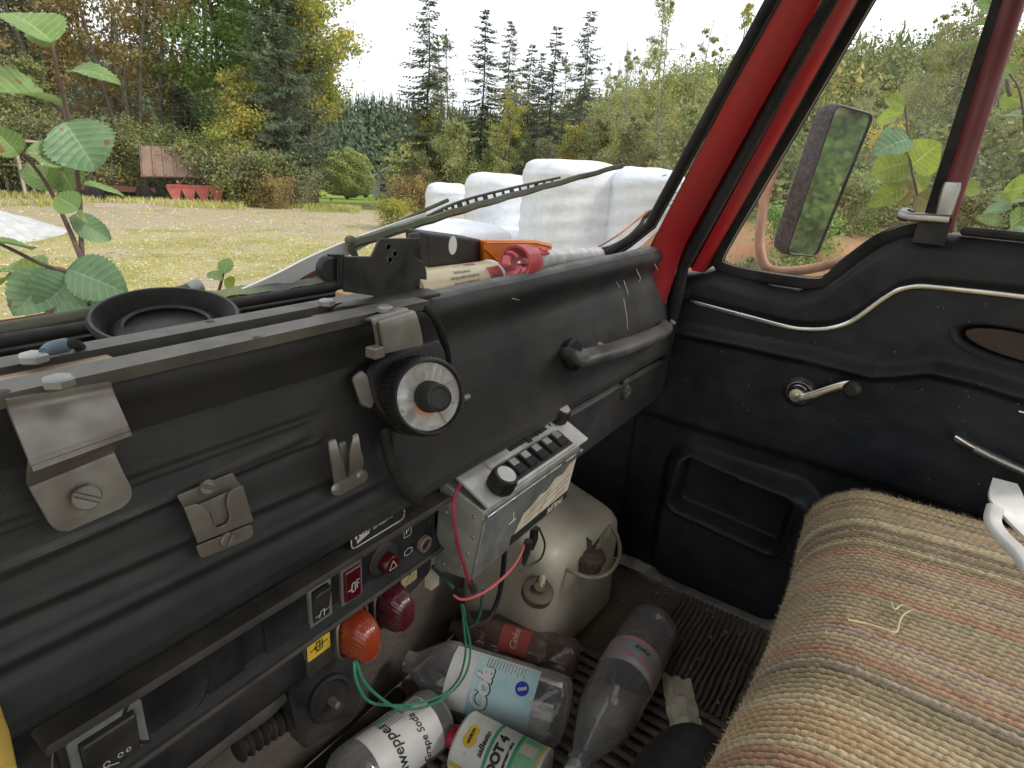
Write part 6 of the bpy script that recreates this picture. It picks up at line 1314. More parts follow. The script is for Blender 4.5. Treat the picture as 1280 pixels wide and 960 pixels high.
# orange lens
ol = thing('orange_lens', 'bright orange plastic lamp lens behind the torch', 'lamp lens', PY(645, 345, .53))
f0 = [PY(a, b, y) for a, b, y in ((605, 300, .535), (668, 300, .548), (690, 305, .556), (690, 345, .556), (606, 352, .535))]; bk = V((.02, .038, -.004)); n5 = 5
g = G(); vs = [*f0, *[p + bk for p in f0]]; g.add(vs, [tuple(range(n5))[::-1], tuple(range(n5, 2 * n5))] + [(i, (i + 1) % n5, (i + 1) % n5 + n5, i + n5) for i in range(n5)]); o = obj('lens_body', g, M_orange, ol, smooth=False); bm_ = o.modifiers.new('bevel', 'BEVEL'); bm_.width = .002; bm_.segments = 2
g = G(); nz_ = V((0, -.0012, 0)); g.tube([f0[0] + V((.001, -.001, -.012)), PY(622, 327, .538) + nz_, PY(640, 329, .541) + nz_], .0013, 6); obj('lens_ridge', g, M_orange, ol)
g = G(); g.tube([f0[0] + V((.002, -.002, -.004)), f0[1] + V((0, -.002, -.004)), f0[2] + V((-.004, -.002, -.004))], .0016, 6); obj('lens_lip', g, M_orange, ol)
# torch
A = PY(643, 329, .463); B = PY(746, 319.5, .512); MT, Lt = cyl_frame(A, B); rt = .0235
to = thing('torch', 'silver torch with a red head and red switch lying on the dash', 'torch', A)
g = G(); g.lathe([(rt * 1.04, .0), (rt * 1.06, .002)] + [(rt * (1.02 + .035 * (k % 2)), .006 + .0035 * k) for k in range(9)] + [(rt * .98, .040), (rt * .86, .052)], MT, 48, caps=(0, 0)); obj('torch_head', g, M_torchr, to)
g = G(); g.lathe([(rt * .92, .001), (rt * .90, .004), (.0135, .016), (.006, .024), (0, .026)], MT, 40, caps=(0, 0)); obj('reflector', g, mat('pink_reflector', (.75, .30, .33), (.7, .4, .42), .12, metal=.8, bump=0), to)
g = G(); g.lathe([(rt * 1.04, 0), (rt * .90, .001), (rt * .88, .003)], MT, 40, caps=(0, 0)); obj('lens_ring', g, M_torchr, to)
g = G(); g.lathe([(0, .012), (.0028, .0135), (.0035, .018), (.003, .026)], MT, 14); obj('bulb', g, M_chrome, to)
g = G(); g.lathe([(rt * .86, .050), (rt * .70, .058), (rt * .66, .064), (rt * .66, Lt - .012), (rt * .70, Lt - .008), (rt * .70, Lt - .002), (rt * .60, Lt), (0, Lt)], MT, 40); obj('torch_body', g, M_torchw, to)
toe = (MT.to_3x3().inverted() @ (-A.normalized())); acam2 = math.atan2(toe.y, toe.x); asw = acam2 * .30; MS = MT @ Matrix.Rotation(asw, 4, 'Z') @ Matrix.Translation((rt * .66, 0, .074))
MS2 = MS @ Matrix.Rotation(PI / 2, 4, 'Y'); g = G(); g.slab(rrect(.034, .016, .004), .004, MS2 @ Matrix.Translation((0, 0, -.001)), .001); sw_ = obj('switch_plate', g, M_torchr, to)
for k in range(5):
    g = G(); g.box((-.008 + .003 * k, 0, .004), (.0014, .010, .003), MS2, .0004); obj('switch_ridge', g, M_torchr, sw_)
# cables at the windscreen corner
def PW(a, b, off):
    y = .55
    for k in range(30): p = PY(a, b, y); y = .5 * y + .5 * (wind_y(p.x, p.z) + off)
    return PY(a, b, y)
g = G(); g.tube(spl([PY(748, 313, .52), PY(765, 308, .53), PY(785, 297, .53), PY(800, 282, .52), PY(806, 272, .52), PY(818, 262, .5)], 8), .0042, 8); tag(obj('cable', g, M_blkr), 'black cable curving up the windscreen corner behind the torch', 'cable')
g = G(); g.tube(spl([PY(749, 308, .53), PY(775, 292, .54), PY(800, 272, .53), PY(812, 263, .52)], 8), .0019, 8); tag(obj('cable', g, mat('orange_wire', (.55, .16, .05), bump=0, rough=.4)), 'thin orange wire leading up the windscreen corner', 'wire')
g = G(); g.tube(spl([PY(750, 322, .50), PY(765, 322, .51), PY(785, 318, .52), PY(800, 313, .52)], 6), .006, 8); tag(obj('cable', g, M_blkr), 'thick black cable lying along the foot of the windscreen', 'cable')
# ---- wipers
wr = thing('windscreen_wiper', 'weathered long wiper blade with a ladder shaped arm standing across the windscreen', 'wiper', PW(440, 305, .03))
g = G(); bp_ = [PW(a, b, .035) for a, b in ((438, 306), (520, 280), (600, 256), (690, 231), (778, 207))]; bp_ = spl(bp_, 8); g.sweep([p + V((0, 0, .0008 * math.sin(i * 1.7))) for i, p in enumerate(bp_)], [(-.005, -.0055), (.005, -.0055), (.0055, .001), (.003, .0055), (-.003, .0055), (-.0055, .001)], (0, -1, .4), scale=[1.25 - .5 * i / len(bp_) for i in range(len(bp_))]); obj('blade', g, M_wiper, wr)
g = G(); U_ = spl([PW(a, b, .045) for a, b in ((470, 296), (530, 272), (575, 252), (640, 235), (700, 222))], 6); L_2 = spl([PW(a, b, .045) for a, b in ((470, 301), (530, 280), (575, 262), (640, 244), (700, 228))], 6)
g.tube(U_, .0024, 6); g.tube(L_2, .0024, 6)
for k in range(1, len(U_) - 1): g.box((0, 0, 0), (.0065 if k % 3 else .012, (U_[k] - L_2[k]).length, .0015), frame(U_[k].lerp(L_2[k], .5), (0, -1, .3), (U_[k + 1] - U_[k])), .0002)
obj('arm', g, M_blkm, wr)
g = G(); q = PW(439, 300, .03); g.lathe([(0, .008), (.004, .007), (.005, .003), (.006, 0), (.006, -.008)], frame(q, (-.3, -1, .2)), 16); g.tube([PW(438, 302, .03), PW(440, 312, .035), PW(445, 322, .03)], [.005, .006, .004], 10); obj('pivot', g, M_wiper, wr)
g = G(); a_, b_, c_ = PW(455, 302, .05), PW(500, 277, .06), PW(560, 250, .055); g.tube(spl([a_, b_, c_], 8), .003, 8); obj('tension_rod', g, M_wiper, wr)
wa = thing('wiper_arm', 'white painted tapering wiper arm with a red slotted underside', 'wiper arm', PW(305, 368, .04))
Lq = [PW(a, b, .05) for a, b in ((293, 364), (340, 343), (390, 318), (436, 299), (480, 283), (530, 266))]; Rq = [PW(a, b, .045) for a, b in ((300, 377), (345, 362), (395, 335), (436, 317), (482, 293), (532, 274))]
g = sheet(Lq, Rq, .004, 5); obj('arm_plate', g, M_white_arm, wa)
Lq = [PW(a, b, .055) for a, b in ((325, 372), (360, 353), (400, 332), (432, 317))]; Rq = [PW(a, b, .055) for a, b in ((330, 380), (365, 368), (402, 347), (433, 328))]
g = sheet(Lq, Rq, .003, 5); obj('red_underside', g, mat('chipped_red', (.30, .04, .045), (.2, .05, .05), .6, ns=60, bump=.1), wa)
Ls_, Rs_ = spl(Lq, 12), spl(Rq, 12)
for k in range(6, 34):
    g = G(); g.box((0, 0, 0), (.0016, (Ls_[k] - Rs_[k]).length * .7, .002), frame(Ls_[k].lerp(Rs_[k], .5) + V((0, -.0015, .0005)), (0, -1, .3), Ls_[k + 1] - Ls_[k]), .0002); obj('slot_rib', g, M_white_arm, wa)
g = G(); g.lathe([(0, .004), (.005, .003), (.0065, 0)], frame(PW(303, 370, .046), (0, -1, .4)), 14); obj('rivet', g, M_zinc, wa)
wl = thing('windscreen_wiper', 'grey wiper blade lying flat along the foot of the windscreen at the left', 'wiper', PW(120, 390, .03))
g = G(); g.sweep(spl([PW(a, b, .028) for a, b in ((-60, 424), (0, 412), (90, 396), (180, 376), (250, 358))], 8), rrect(.012, .012, .004), (0, -1, .4)); obj('blade', g, M_wiper, wl)
g = G(); p0, p1 = PW(236, 363, .028), PW(250, 358, .028); g.tube([p0, p1, p1 + (p1 - p0) * .15], [.0085, .009, .007], 12); obj('end_cap', g, M_zinc, wl)
g = G(); g.sweep(spl([PW(a, b, .045) for a, b in ((-60, 409), (0, 404), (60, 394), (66, 393))], 5), rrect(.005, .006, .001, 1), (0, -1, .4)); obj('arm', g, M_redd, wl)

# ---- radio
FX0, FX1 = .515, .772; ra = V((FX0, .425, -.3755)); rb = V((FX0 + .004, .362, -.404)); 
radio = thing('car_radio', 'old radio with keys and two knobs in a dented zinc box under the dash', 'radio', (.63, .40, -.45))
ydir = (ra - rb).normalized(); zn = V((1, 0, 0)).cross(ydir).normalized(); zn = zn if zn.z > 0 else -zn
Wd = FX1 - FX0; Hd = (ra - rb).length; MR = frame(ra.lerp(rb, .5) + V((Wd / 2, 0, 0)), zn, (1, 0, 0)); fl_ = 1 if (MR.to_3x3() @ V((0, 1, 0))).dot(ydir) > 0 else -1
def RP(u, v, w_=0): return MR @ V(((u - .5) * Wd, fl_ * (v - .5) * Hd, w_))
g = G(); g.slab(rrect(Wd, Hd, .002), .0045, MR, .0009); obj('faceplate', g, M_alu, radio)
def rbox(u0, u1, v0, v1, w0, h, m, name, parent=radio, r=.0008):
    g = G(); a, b = RP(u0, v0), RP(u1, v1); c = RP((u0 + u1) / 2, (v0 + v1) / 2, w0 + h / 2); g.box((0, 0, 0), (abs(u1 - u0) * Wd, abs(v1 - v0) * Hd, h), Matrix.Translation(c) @ MR.to_3x3().to_4x4(), r); return obj(name, g, m, parent)
F0 = .0045
sc_ = rbox(.20, .86, .58, .95, F0 - .001, .0035, M_alu, 'tuning_scale'); rbox(.40, .78, .68, .84, F0 + .0022, .0012, M_ink, 'scale_window', sc_); rbox(.56, .60, .62, .92, F0 + .003, .0020, M_ink, 'tuning_pointer', sc_)
rbox(.66, .675, .66, .90, F0 + .003, .002, M_ink, 'scale_mark', sc_); rbox(.70, .715, .66, .90, F0 + .003, .002, M_ink, 'scale_mark', sc_); rbox(.82, .832, .70, .85, F0 + .002, .002, M_ink, 'scale_mark', sc_)
g = G(); [g.strip([RP(u, .55, F0 + .001), RP(u + .6, .55, F0 + .001)], V((0, .0016, 0)), .001) for u in (.22,)]; obj('scale_groove', g, M_ink, radio)
rbox(.215, .84, .02, .40, F0, .006, M_alu, 'key_bezel'); rbox(.245, .815, .08, .52, F0 + .002, .0062, M_ink, 'key_slot')
for k in range(5):
    u = .275 + .107 * k; kk = rbox(u, u + .066, .13, .50, F0 + .004, .0105, M_blk, 'preset_key', r=.002); rbox(u + .006, u + .060, .32, .48, F0 + .014, .0012, M_white if False else M_zinc, 'key_cap', kk, r=.0006)
for (u, v, r_) in ((.155, .22, .0175), (.935, .80, .0155)):
    g = G(); M0 = Matrix.Translation(RP(u, v, F0)) @ MR.to_3x3().to_4x4(); n = 28; g.lathe([(r_ * .95, 0), (r_, .002), (r_, .019), (r_ * .9, .0235), (r_ * .75, .0245), (0, .0245)], M0, 28); kb_ = obj('knob', g, M_blk, radio)
    for q in range(20):
        a = 2 * PI * q / 20; g = G(); g.box((r_ * math.cos(a), r_ * math.sin(a), .010), (.0015, .0015, .016), M0, .0003); obj('grip_ridge', g, M_blk, kb_)
    g = G(); g.lathe([(0, .0250), (r_ * .72, .0250), (r_ * .74, .0243)], M0, 24); obj('knob_cap', g, M_alu, kb_)
# body: tapered box hanging below the faceplate
def quadbox(P, m, name, parent, bev=.002):
    g = G(); g.add(P, [(0, 1, 2, 3), (7, 6, 5, 4), (0, 4, 5, 1), (1, 5, 6, 2), (2, 6, 7, 3), (3, 7, 4, 0)]); o = obj(name, g, m, parent, smooth=False); b = o.modifiers.new('bevel', 'BEVEL'); b.width = bev; b.segments = 2; return o
T_ = [V((FX0 - .008, .430, -.3825)), V((FX1 - .012, .430, -.3825)), V((FX1 - .012, .366, -.409)), V((FX0 + .003, .366, -.409))]
B_ = [V((.502, .432, -.515)), V((.752, .432, -.508)), V((.742, .372, -.500)), V((.507, .372, -.508))]
quadbox(T_[::-1] + B_[::-1], M_zinc, 'radio_case', radio)
# flange line with staples along the top of the case front
a, b = T_[3], T_[2]
g = G(); g.sweep([a + V((0, -.002, -.006)), b + V((0, -.002, -.006))], rrect(.004, .007, .001, 1), (0, -1, 0)); obj('case_flange', g, M_zinc, radio)
for k in range(6):
    q = a.lerp(b, .04 + .18 * k) + V((0, -.0045, -.006)); g = G(); g.box(tuple(q), (.012, .002, .004), None, .0005); obj('case_staple', g, M_chrome, radio)
g = G(); g.sweep([T_[3] + V((-.001, -.001, -.012)), B_[3] + V((-.001, -.001, .004))], rrect(.004, .004, .001, 1), (0, -1, 0)); obj('case_seam', g, M_zinc, radio)
for (v, w_) in ((.15, .2), (.4, .15), (.65, .2), (.85, .3), (.9, .75), (.3, .8)):
    q = T_[3].lerp(T_[0], w_).lerp(B_[3].lerp(B_[0], w_), v); g = G(); g.lathe([(0, .0012), (.0022, .0009), (.003, 0)], frame(q + V((-.0004, 0, 0)), (-1, 0, 0)), 10); obj('rivet', g, M_zinc, radio)
# sticker on the case front, torn along its top
fr_ = lambda u, v, off=.0006: (T_[3].lerp(T_[2], u).lerp(B_[3].lerp(B_[2], u), v)) + V((0, -off, 0))
g = G(); top_ = [(.36, .80), (.42, .52), (.50, .50), (.58, .40), (.66, .43), (.74, .30), (.84, .33), (.90, .22), (.985, .20)]; n = len(top_)
for k, (u, v) in enumerate(top_): g.v += [fr_(u, v), fr_(u, .80)]
for k in range(n - 1): g.f.append((2 * k, 2 * k + 1, 2 * k + 3, 2 * k + 2))
pst = obj('paper_label', g, M_paper, radio, smooth=False)
g = G(); 
for (u0, v0, u1, v1) in ((.45, .64, .95, .45), (.45, .72, .95, .55), (.62, .78, .70, .48), (.5, .58, .72, .46), (.75, .76, .92, .66), (.80, .5, .84, .76)): g.strip([fr_(u0, v0, .001), fr_(u1, v1, .001)], V((0, 0, .0008)), .0003)
obj('label_lines', g, M_inkg, pst, kind='stuff')
g = G(); g.add([fr_(.34, .93, .0012), fr_(.985, .93, .0012), fr_(.985, .78, .0012), fr_(.34, .78, .0012)], [(0, 1, 2, 3)]); obj('black_band', g, M_ink, pst)
Fp_ = lambda u, v: fr_(.83 - u / .24, .86 + v / .105, .0016); g = text_g('PHILIPS', .014, bold=.0005, fn=Fp_); obj('lettering', g, M_paper, pst)
g = G(); [stroke(g, Matrix.Identity(4), [], 0)]; q = [fr_(.30, .35, .0012), fr_(.31, .50, .0012), fr_(.27, .50, .0012), fr_(.34, .49, .0012)]; g.strip(q[:2], V((.0014, 0, 0)), .0004); g.strip(q[2:], V((0, 0, .0016)), .0004); obj('chalk_mark', g, M_inkw, radio)
g = G(); p = PY(612, 718, .375); g.tube([fr_(.62, 1.0), fr_(.62, 1.0) + V((0, 0, -.02)), fr_(.60, 1.0) + V((0, .0, -.035))], [.006, .0065, .004], 10); tag(obj('plug', g, M_blk), 'small black plug hanging under the radio', 'plug')
# wires
def wire(pts, r, m, label, cat='wire', n=8):
    g = G(); g.tube(spl([PY(a, b, y) for a, b, y in pts], n), r, 8); return tag(obj('wire' if cat == 'wire' else cat, g, m), label, cat)
wire([(575, 606, .372), (568, 622, .358), (567, 645, .352), (572, 680, .352), (580, 708, .356), (587, 728, .36)], .0021, M_wirer, 'magenta wire running down the left side of the radio case')
wire([(657, 675, .368), (650, 695, .355), (636, 715, .35), (612, 736, .352), (590, 747, .36), (576, 749, .37), (567, 744, .38)], .0018, M_wirep, 'pink wire looping below the radio')
wire([(674, 660, .362), (681, 680, .36), (676, 698, .362), (663, 706, .37), (650, 714, .375)], .0016, M_blk, 'thin black wire hooked under the radio lettering')
wire([(631, 688, .42), (628, 720, .43), (622, 750, .44), (610, 775, .44), (595, 780, .44), (583, 768, .43), (578, 752, .42), (577, 738, .41)], .0042, M_blkr, 'thick dark cable looping below the radio', 'cable')
wire([(604, 735, .40), (601, 760, .42), (597, 775, .43), (588, 784, .44)], .0024, mat('dull_green_wire', (.03, .12, .08), bump=0), 'dull green wire below the radio')
wire([(443, 826, .405), (444, 845, .40), (452, 866, .40), (462, 877, .41), (480, 881, .43), (510, 881, .46), (540, 874, .47), (560, 864, .47), (575, 845, .46), (582, 815, .45), (580, 785, .44), (577, 755, .42), (574, 738, .42)], .0018, M_wireg, 'green wire hanging in a wide loop from the orange lamp, upper strand')
wire([(445, 826, .403), (455, 852, .40), (475, 872, .41), (497, 885, .43), (520, 886, .45), (545, 878, .46), (568, 862, .46), (583, 840, .45), (588, 812, .45), (583, 780, .44), (580, 762, .42), (575, 742, .42)], .0018, M_wireg, 'green wire hanging in a wide loop from the orange lamp, lower strand')
wire([(566, 735, .42), (560, 728, .425), (550, 718, .43), (541, 708, .435)], .0028, mat('dark_green_wire', (.02, .07, .05), bump=0), 'dark green wire behind the left foot of the radio')
g = G(); g.tube([PY(588, 728, .36), PY(592, 738, .362)], [.004, .0055], 8); tag(obj('connector', g, M_blk), 'black connector at the lower end of the magenta wire', 'connector')
g = G(); g.tube([PY(655, 705, .366), PY(658, 690, .362), PY(661, 676, .36)], [.003, .006, .006], 8); tag(obj('connector', g, M_blk), 'black connector hanging from the pink wire', 'connector')
g = G(); g.box(tuple(PY(540, 722, .45)), (.016, .012, .034), None, .003); tag(obj('relay', g, M_paper), 'grey white relay under the right end of the switch panel', 'relay')

# ---- jerrycan
jc = thing('jerrycan', 'yellowed dirty plastic water can with brown caps under the radio', 'jerrycan', (.90, .52, FZ))
JM = Matrix.Translation((.960, .520, 0)) @ Matrix.Rotation(math.radians(-4), 4, 'Z')
def jf(u, v):
    a = 2 * PI * u; zz = v; n_ = 6.5
    sx, sy = .152, .118
    c, s_ = math.cos(a), math.sin(a); q = 1 / (abs(c) ** n_ + abs(s_) ** n_) ** (1 / n_)
    # side profile
    H = .285
    if zz < .12: k = (math.sin(zz / .12 * PI / 2)) ** .5; z = .03 * (1 - math.cos(zz / .12 * PI / 2)); 
    elif zz > .72: t = (zz - .72) / .28; k = max(0, math.cos(t * PI / 2)) ** .28; z = H - .05 + .05 * math.sin(t * PI / 2) ** .8
    else: k = 1; z = .03 + (H - .08) * (zz - .12) / .6
    k *= 1 - .06 * z / H
    x = sx * q * c * k; y = sy * q * s_ * k
    z += .9 * (-x * .10 + y * .22) * (z / H) + .004 * noise.noise(V((x * 12, y * 12, z * 12)))
    x += .003 * noise.noise(V((z * 14, y * 10, 1)))
    return JM @ V((x, y, FZ + z))
g = G(); g.grid(jf, 72, 50, closeu=True, flip=False); obj('can_body', g, M_jerry, jc, ang=80)
ctop = jf(0, 1)
def topz(x, y):
    best = min((jf(a / 40, b / 30) for a in range(40) for b in range(20, 31)), key=lambda p: (p.x - x) ** 2 + (p.y - y) ** 2); return best.z
q = PZ(741, 652, -.655); q.z = topz(q.x, q.y)
g = G(); g.lathe([(.030, -.01), (.030, .004), (.033, .006), (.033, .018), (.030, .022), (.020, .023), (.018, .028), (0, .029)], frame(q, (.05, -.05, 1)), 32); fc_ = obj('filler_cap', g, M_brown, jc)
for k in range(16):
    a = 2 * PI * k / 16; g = G(); g.box((.033 * math.cos(a), .033 * math.sin(a), .012), (.003, .003, .011), frame(q, (.05, -.05, 1)), .0008); obj('grip', g, M_brown, fc_)
g = G(); g.box((0, 0, .029), (.03, .006, .004), frame(q, (.05, -.05, 1)), .001); g.tube([q + V((.0, 0, .02)), q + V((.002, .002, .045))], [.006, .005], 8); obj('cap_spout', g, M_brown, fc_)
q2 = PZ(676, 704, -.675); q2.z = topz(q2.x, q2.y) 
g = G(); g.lathe([(.029, -.012), (.029, .002), (.026, .004), (.012, .004), (.010, .007), (.010, .012), (0, .012)], frame(q2, (-.15, -.30, 1)), 30); pc_ = obj('pump_cap', g, M_brown, jc)
g = G(); h0 = q2 + V((-.001, -.003, .010)); hs = spl([h0, PZ(684, 699, q2.z + .012), PZ(705, 710, q2.z + .010), PZ(735, 722, q2.z + .006), PZ(760, 717, q2.z + .006), PZ(774, 695, q2.z + .006), PZ(772, 672, q2.z + .010), PZ(761, 657, q2.z + .022), q + V((.01, -.012, .030))], 8)
g.tube(hs, .0042, 10); tag(obj('tube', g, mat('yellowed_tube', (.30, .27, .18), (.2, .18, .12), .35, ns=30, bump=.05)), 'yellowed thin tube looping over the top of the water can', 'tube')
g = G(); g.tube([h0 + V((0, 0, -.004)), PZ(683, 699, q2.z + .012)], [.0075, .0065], 10); obj('tube_nipple', g, mat('pale_nipple', (.5, .42, .32), bump=0), jc)
g = G(); g.tube(spl([q + V((.002, .002, .043)), q + V((.008, .03, .05)), q + V((.0, .07, .045)), q + V((-.02, .12, .03))], 8), .0035, 8); tag(obj('hose', g, mat('green_hose', (.02, .07, .06), bump=0, rough=.4)), 'dark green hose leaving the filler cap of the water can', 'hose')

# ---- bottles
def bottle(name, label, A, B, R, prof, m, capm=None, cat='bottle', liquid=None, group=None):
    """A: foot, B: mouth; prof (fraction of length, fraction of R)"""
    M, Ln = cyl_frame(A, B); t = thing(name, label, cat, A, group); g = G(); g.lathe([(max(r * R, 1e-5), z * Ln) for z, r in prof], M, 48); obj('bottle_body', g, m, t, ang=60)
    if capm: g = G(); g.lathe([(0, Ln * 1.035), (R * .27, Ln * 1.035), (R * .29, Ln * 1.02), (R * .29, Ln * .965)], M, 26); obj('cap', g, capm, t)
    if liquid:
        z0, z1, aw = liquid; g = G(); dn = (M.to_3x3().inverted() @ V((0, 0, -1))); ad = math.atan2(dn.y, dn.x); k = [(float(np.interp(z, [p[0] for p in prof], [p[1] for p in prof])) * R * .96, z * Ln) for z in np.linspace(z0, z1, 8)]
        g.lathe(k, M, 20, ad - aw, ad + aw); n0 = len(g.v)
        for (r, z) in k:
            for a in (ad - aw, ad + aw): g.v.append(M @ V((r * math.cos(a), r * math.sin(a), z)))
        for i in range(len(k) - 1): g.f.append((n0 + 2 * i, n0 + 2 * i + 1, n0 + 2 * i + 3, n0 + 2 * i + 2))
        obj('liquid', g, M_petl, t)
    dn = (M.to_3x3().inverted() @ (-(A + B) / 2).normalized()); return t, M, Ln, math.atan2(dn.y, dn.x)
PB = [(0, .45), (.01, .8), (.03, .95), (.06, 1), (.30, 1), (.31, .985), (.33, .985), (.34, 1), (.62, 1), (.66, .97), (.74, .80), (.82, .55), (.90, .34), (.93, .29), (.94, .36), (.95, .29), (1, .29)]
PB2 = [(0, .45), (.015, .8), (.04, .96), (.07, 1), (.22, 1), (.235, .97), (.25, 1), (.68, 1), (.695, .97), (.71, 1), (.78, .95), (.86, .68), (.93, .40), (.96, .32), (1, .32)]
PC = [(0, .5), (.01, .82), (.03, .94), (.05, 1), (.25, 1.0), (.32, .97), (.42, .99), (.62, .97), (.70, .86), (.80, .62), (.90, .36), (.93, .29), (.94, .36), (.95, .29), (1, .29)]
# clear light cola bottle
A = PZ(818, 780, -.885); B = PZ(716, 968, -.855)
t, M, Ln, ac = bottle('light_cola_bottle', 'clear large bottle with a silver and pink ring label lying on the ribbed mat', A, B, .0535, PC, M_pet, M_white, liquid=(.45, .68, 1.2), group='plastic bottles on the cab floor')
R_ = .0535 * .995; F = wrap(M, R_, ac, 0)
def band_label(t, M, R_, z0, z1, a0, a1, m, name, nv=40, nu=4):
    g = G(); g.grid(lambda u, v: M @ V((R_ * math.cos(a0 + (a1 - a0) * v), R_ * math.sin(a0 + (a1 - a0) * v), z0 + (z1 - z0) * u)), nu, nv); return obj(name, g, m, t)
lb_ = band_label(t, M, R_ + .0004, Ln * .325, Ln * .49, ac - 1.55, ac + 1.55, M_silver, 'ring_label'); band_label(t, M, R_ + .0008, Ln * .318, Ln * .338, ac - 1.55, ac + 1.55, M_pink, 'pink_band')
sgn = 1 if (M @ V((R_ * math.cos(ac + .3), R_ * math.sin(ac + .3), Ln * .4)) - M @ V((R_ * math.cos(ac), R_ * math.sin(ac), Ln * .4))).dot(cx_) > 0 else -1
def around(M, R_, ac, z0, updir, off=.0010, tilt=0):
    """print that reads round the bottle; updir +1: letter tops towards the mouth"""
    def f(u, v):
        u, v = u * math.cos(tilt) - v * math.sin(tilt), u * math.sin(tilt) + v * math.cos(tilt)
        a = ac + (-updir) * sgnr(M, R_, ac) * u / R_ * -1; return M @ V(((R_ + off) * math.cos(a), (R_ + off) * math.sin(a), z0 + updir * v))
    return f
def sgnr(M, R_, ac):
    # +1 when growing angle runs to the right as seen with the mouth up
    zax = M.to_3x3() @ V((0, 0, 1)); nrm = M.to_3x3() @ V((math.cos(ac), math.sin(ac), 0)); tang = M.to_3x3() @ V((-math.sin(ac), math.cos(ac), 0)); right = zax.cross(nrm); return 1 if tang.dot(right) > 0 else -1
g = text_g('Coca-Cola', .024, shear=.35, bold=.0007, fn=around(M, R_, ac + .1, Ln * .430, -1, tilt=0)); obj('pink_lettering', g, M_pink, lb_)
g = text_g('light', .017, shear=.3, bold=.0003, fn=around(M, R_, ac - .05, Ln * .372, -1)); obj('dark_lettering', g, M_ink, lb_)
band_label(t, M, R_ + .0007, Ln * .455, Ln * .485, ac - 1.2, ac + .2, M_paperw, 'white_swoosh', 20)
# blue label bottle
A = PZ(712, 893, -.882); B = PZ(508, 826, -.868)
t, M, Ln, ac = bottle('cola_bottle', 'large bottle with a torn pale blue label reading Cola, behind the brake fluid can', A, B, .0575, PB2, M_pet, None, liquid=(.1, .7, 1.1), group='plastic bottles on the cab floor')
R_ = .0575; F = lambda z, a, off=.0006: M @ V(((R_ + off) * math.cos(a), (R_ + off) * math.sin(a), z)); sr = sgnr(M, R_, ac)
lb_ = band_label(t, M, R_ + .0004, Ln * .20, Ln * .70, ac - 1.02, ac + 1.02, M_blue, 'paper_label')
def along(M, R_, a0, z0, d, off=.0012, tilt=0):
    """print that reads along the bottle: d +1 from foot to mouth"""
    s2 = sgnr(M, R_, a0)
    def f(u, v):
        u, v = u * math.cos(tilt) - v * math.sin(tilt), u * math.sin(tilt) + v * math.cos(tilt)
        a = a0 - d * s2 * v / R_; return M @ V(((R_ + off) * math.cos(a), (R_ + off) * math.sin(a), z0 + d * u))
    return f
band_label(t, M, R_ + .0007, Ln * .56, Ln * .70, ac - 1.0, ac + 1.0, M_paperw, 'white_edge')
# letters run across the bottle from lower front to upper back
def on_label(z0, a0, rot, off=.0012):
    s2 = sr
    def f(u, v):
        uu = u * math.cos(rot) - v * math.sin(rot); vv = u * math.sin(rot) + v * math.cos(rot)
        return M @ V(((R_ + off) * math.cos(a0 + s2 * uu / R_), (R_ + off) * math.sin(a0 + s2 * uu / R_), z0 + vv))
    return f
g = text_g('Cola', .037, shear=.25, bold=.0026, fn=on_label(Ln * .49 - .0015, ac - sr * .10, 0, .0010)); obj('letter_shadow', g, M_ink, lb_)
g = text_g('Cola', .037, shear=.25, bold=.0018, fn=on_label(Ln * .49, ac - sr * .10, 0, .0014)); obj('pale_lettering', g, M_greyw, lb_)
g = G(); pts_ = disc(.0115, 24); Fb = on_label(Ln * .275, ac + sr * .25, 0, .0014); g.add([Fb(*q) for q in pts_], [tuple(range(24))]); obj('blue_badge', g, M_dkblue, lb_); g = text_g('cuxi', .009, bold=.0003, fn=on_label(Ln * .275, ac + sr * .25, -1.2, .0020)); obj('badge_lettering', g, M_inkw, lb_)
g = text_g('Ansiktsgel', .0125, shear=.35, bold=.0003, fn=on_label(Ln * .222, ac - sr * .30, 0, .0014)); obj('script_lettering', g, M_greyw, lb_)
g = G()
for k in range(13): Fq = on_label(Ln * (.50 - .018 * k), ac + sr * .72, 0, .0014); g.add([Fq(-.0095 + .002 * math.sin(k * 3), -.0006), Fq(.010, -.0006), Fq(.010, .0006), Fq(-.0095 + .002 * math.sin(k * 3), .0006)], [(0, 1, 2, 3)])
obj('small_print', g, M_inkg, lb_, kind='stuff')
# brown bottle behind
A = PZ(722, 832, -.895); B = PZ(565, 782, -.890)
t, M, Ln, ac = bottle('brown_bottle', 'brownish tinted bottle with a small red label lying behind the blue labelled one', A, B, .045, PB2, M_petb, None, group='plastic bottles on the cab floor'); R_ = .045; sr = sgnr(M, R_, ac)
lb_ = band_label(t, M, R_ + .0004, Ln * .38, Ln * .60, ac - .1, ac + 1.25 * sr if sr > 0 else ac - 1.25, M_redl, 'red_label') if False else band_label(t, M, R_ + .0004, Ln * .36, Ln * .58, ac - .35, ac + .9, M_redl, 'red_label')
def on_lab2(z0, a0, off=.001):
    return lambda u, v: M @ V(((R_ + off) * math.cos(a0 + sr * u / R_), (R_ + off) * math.sin(a0 + sr * u / R_), z0 + v))
g = text_g('Coke', .018, shear=.3, bold=.0004, fn=on_lab2(Ln * .47, ac + .25)); obj('lettering', g, M_paper, lb_)
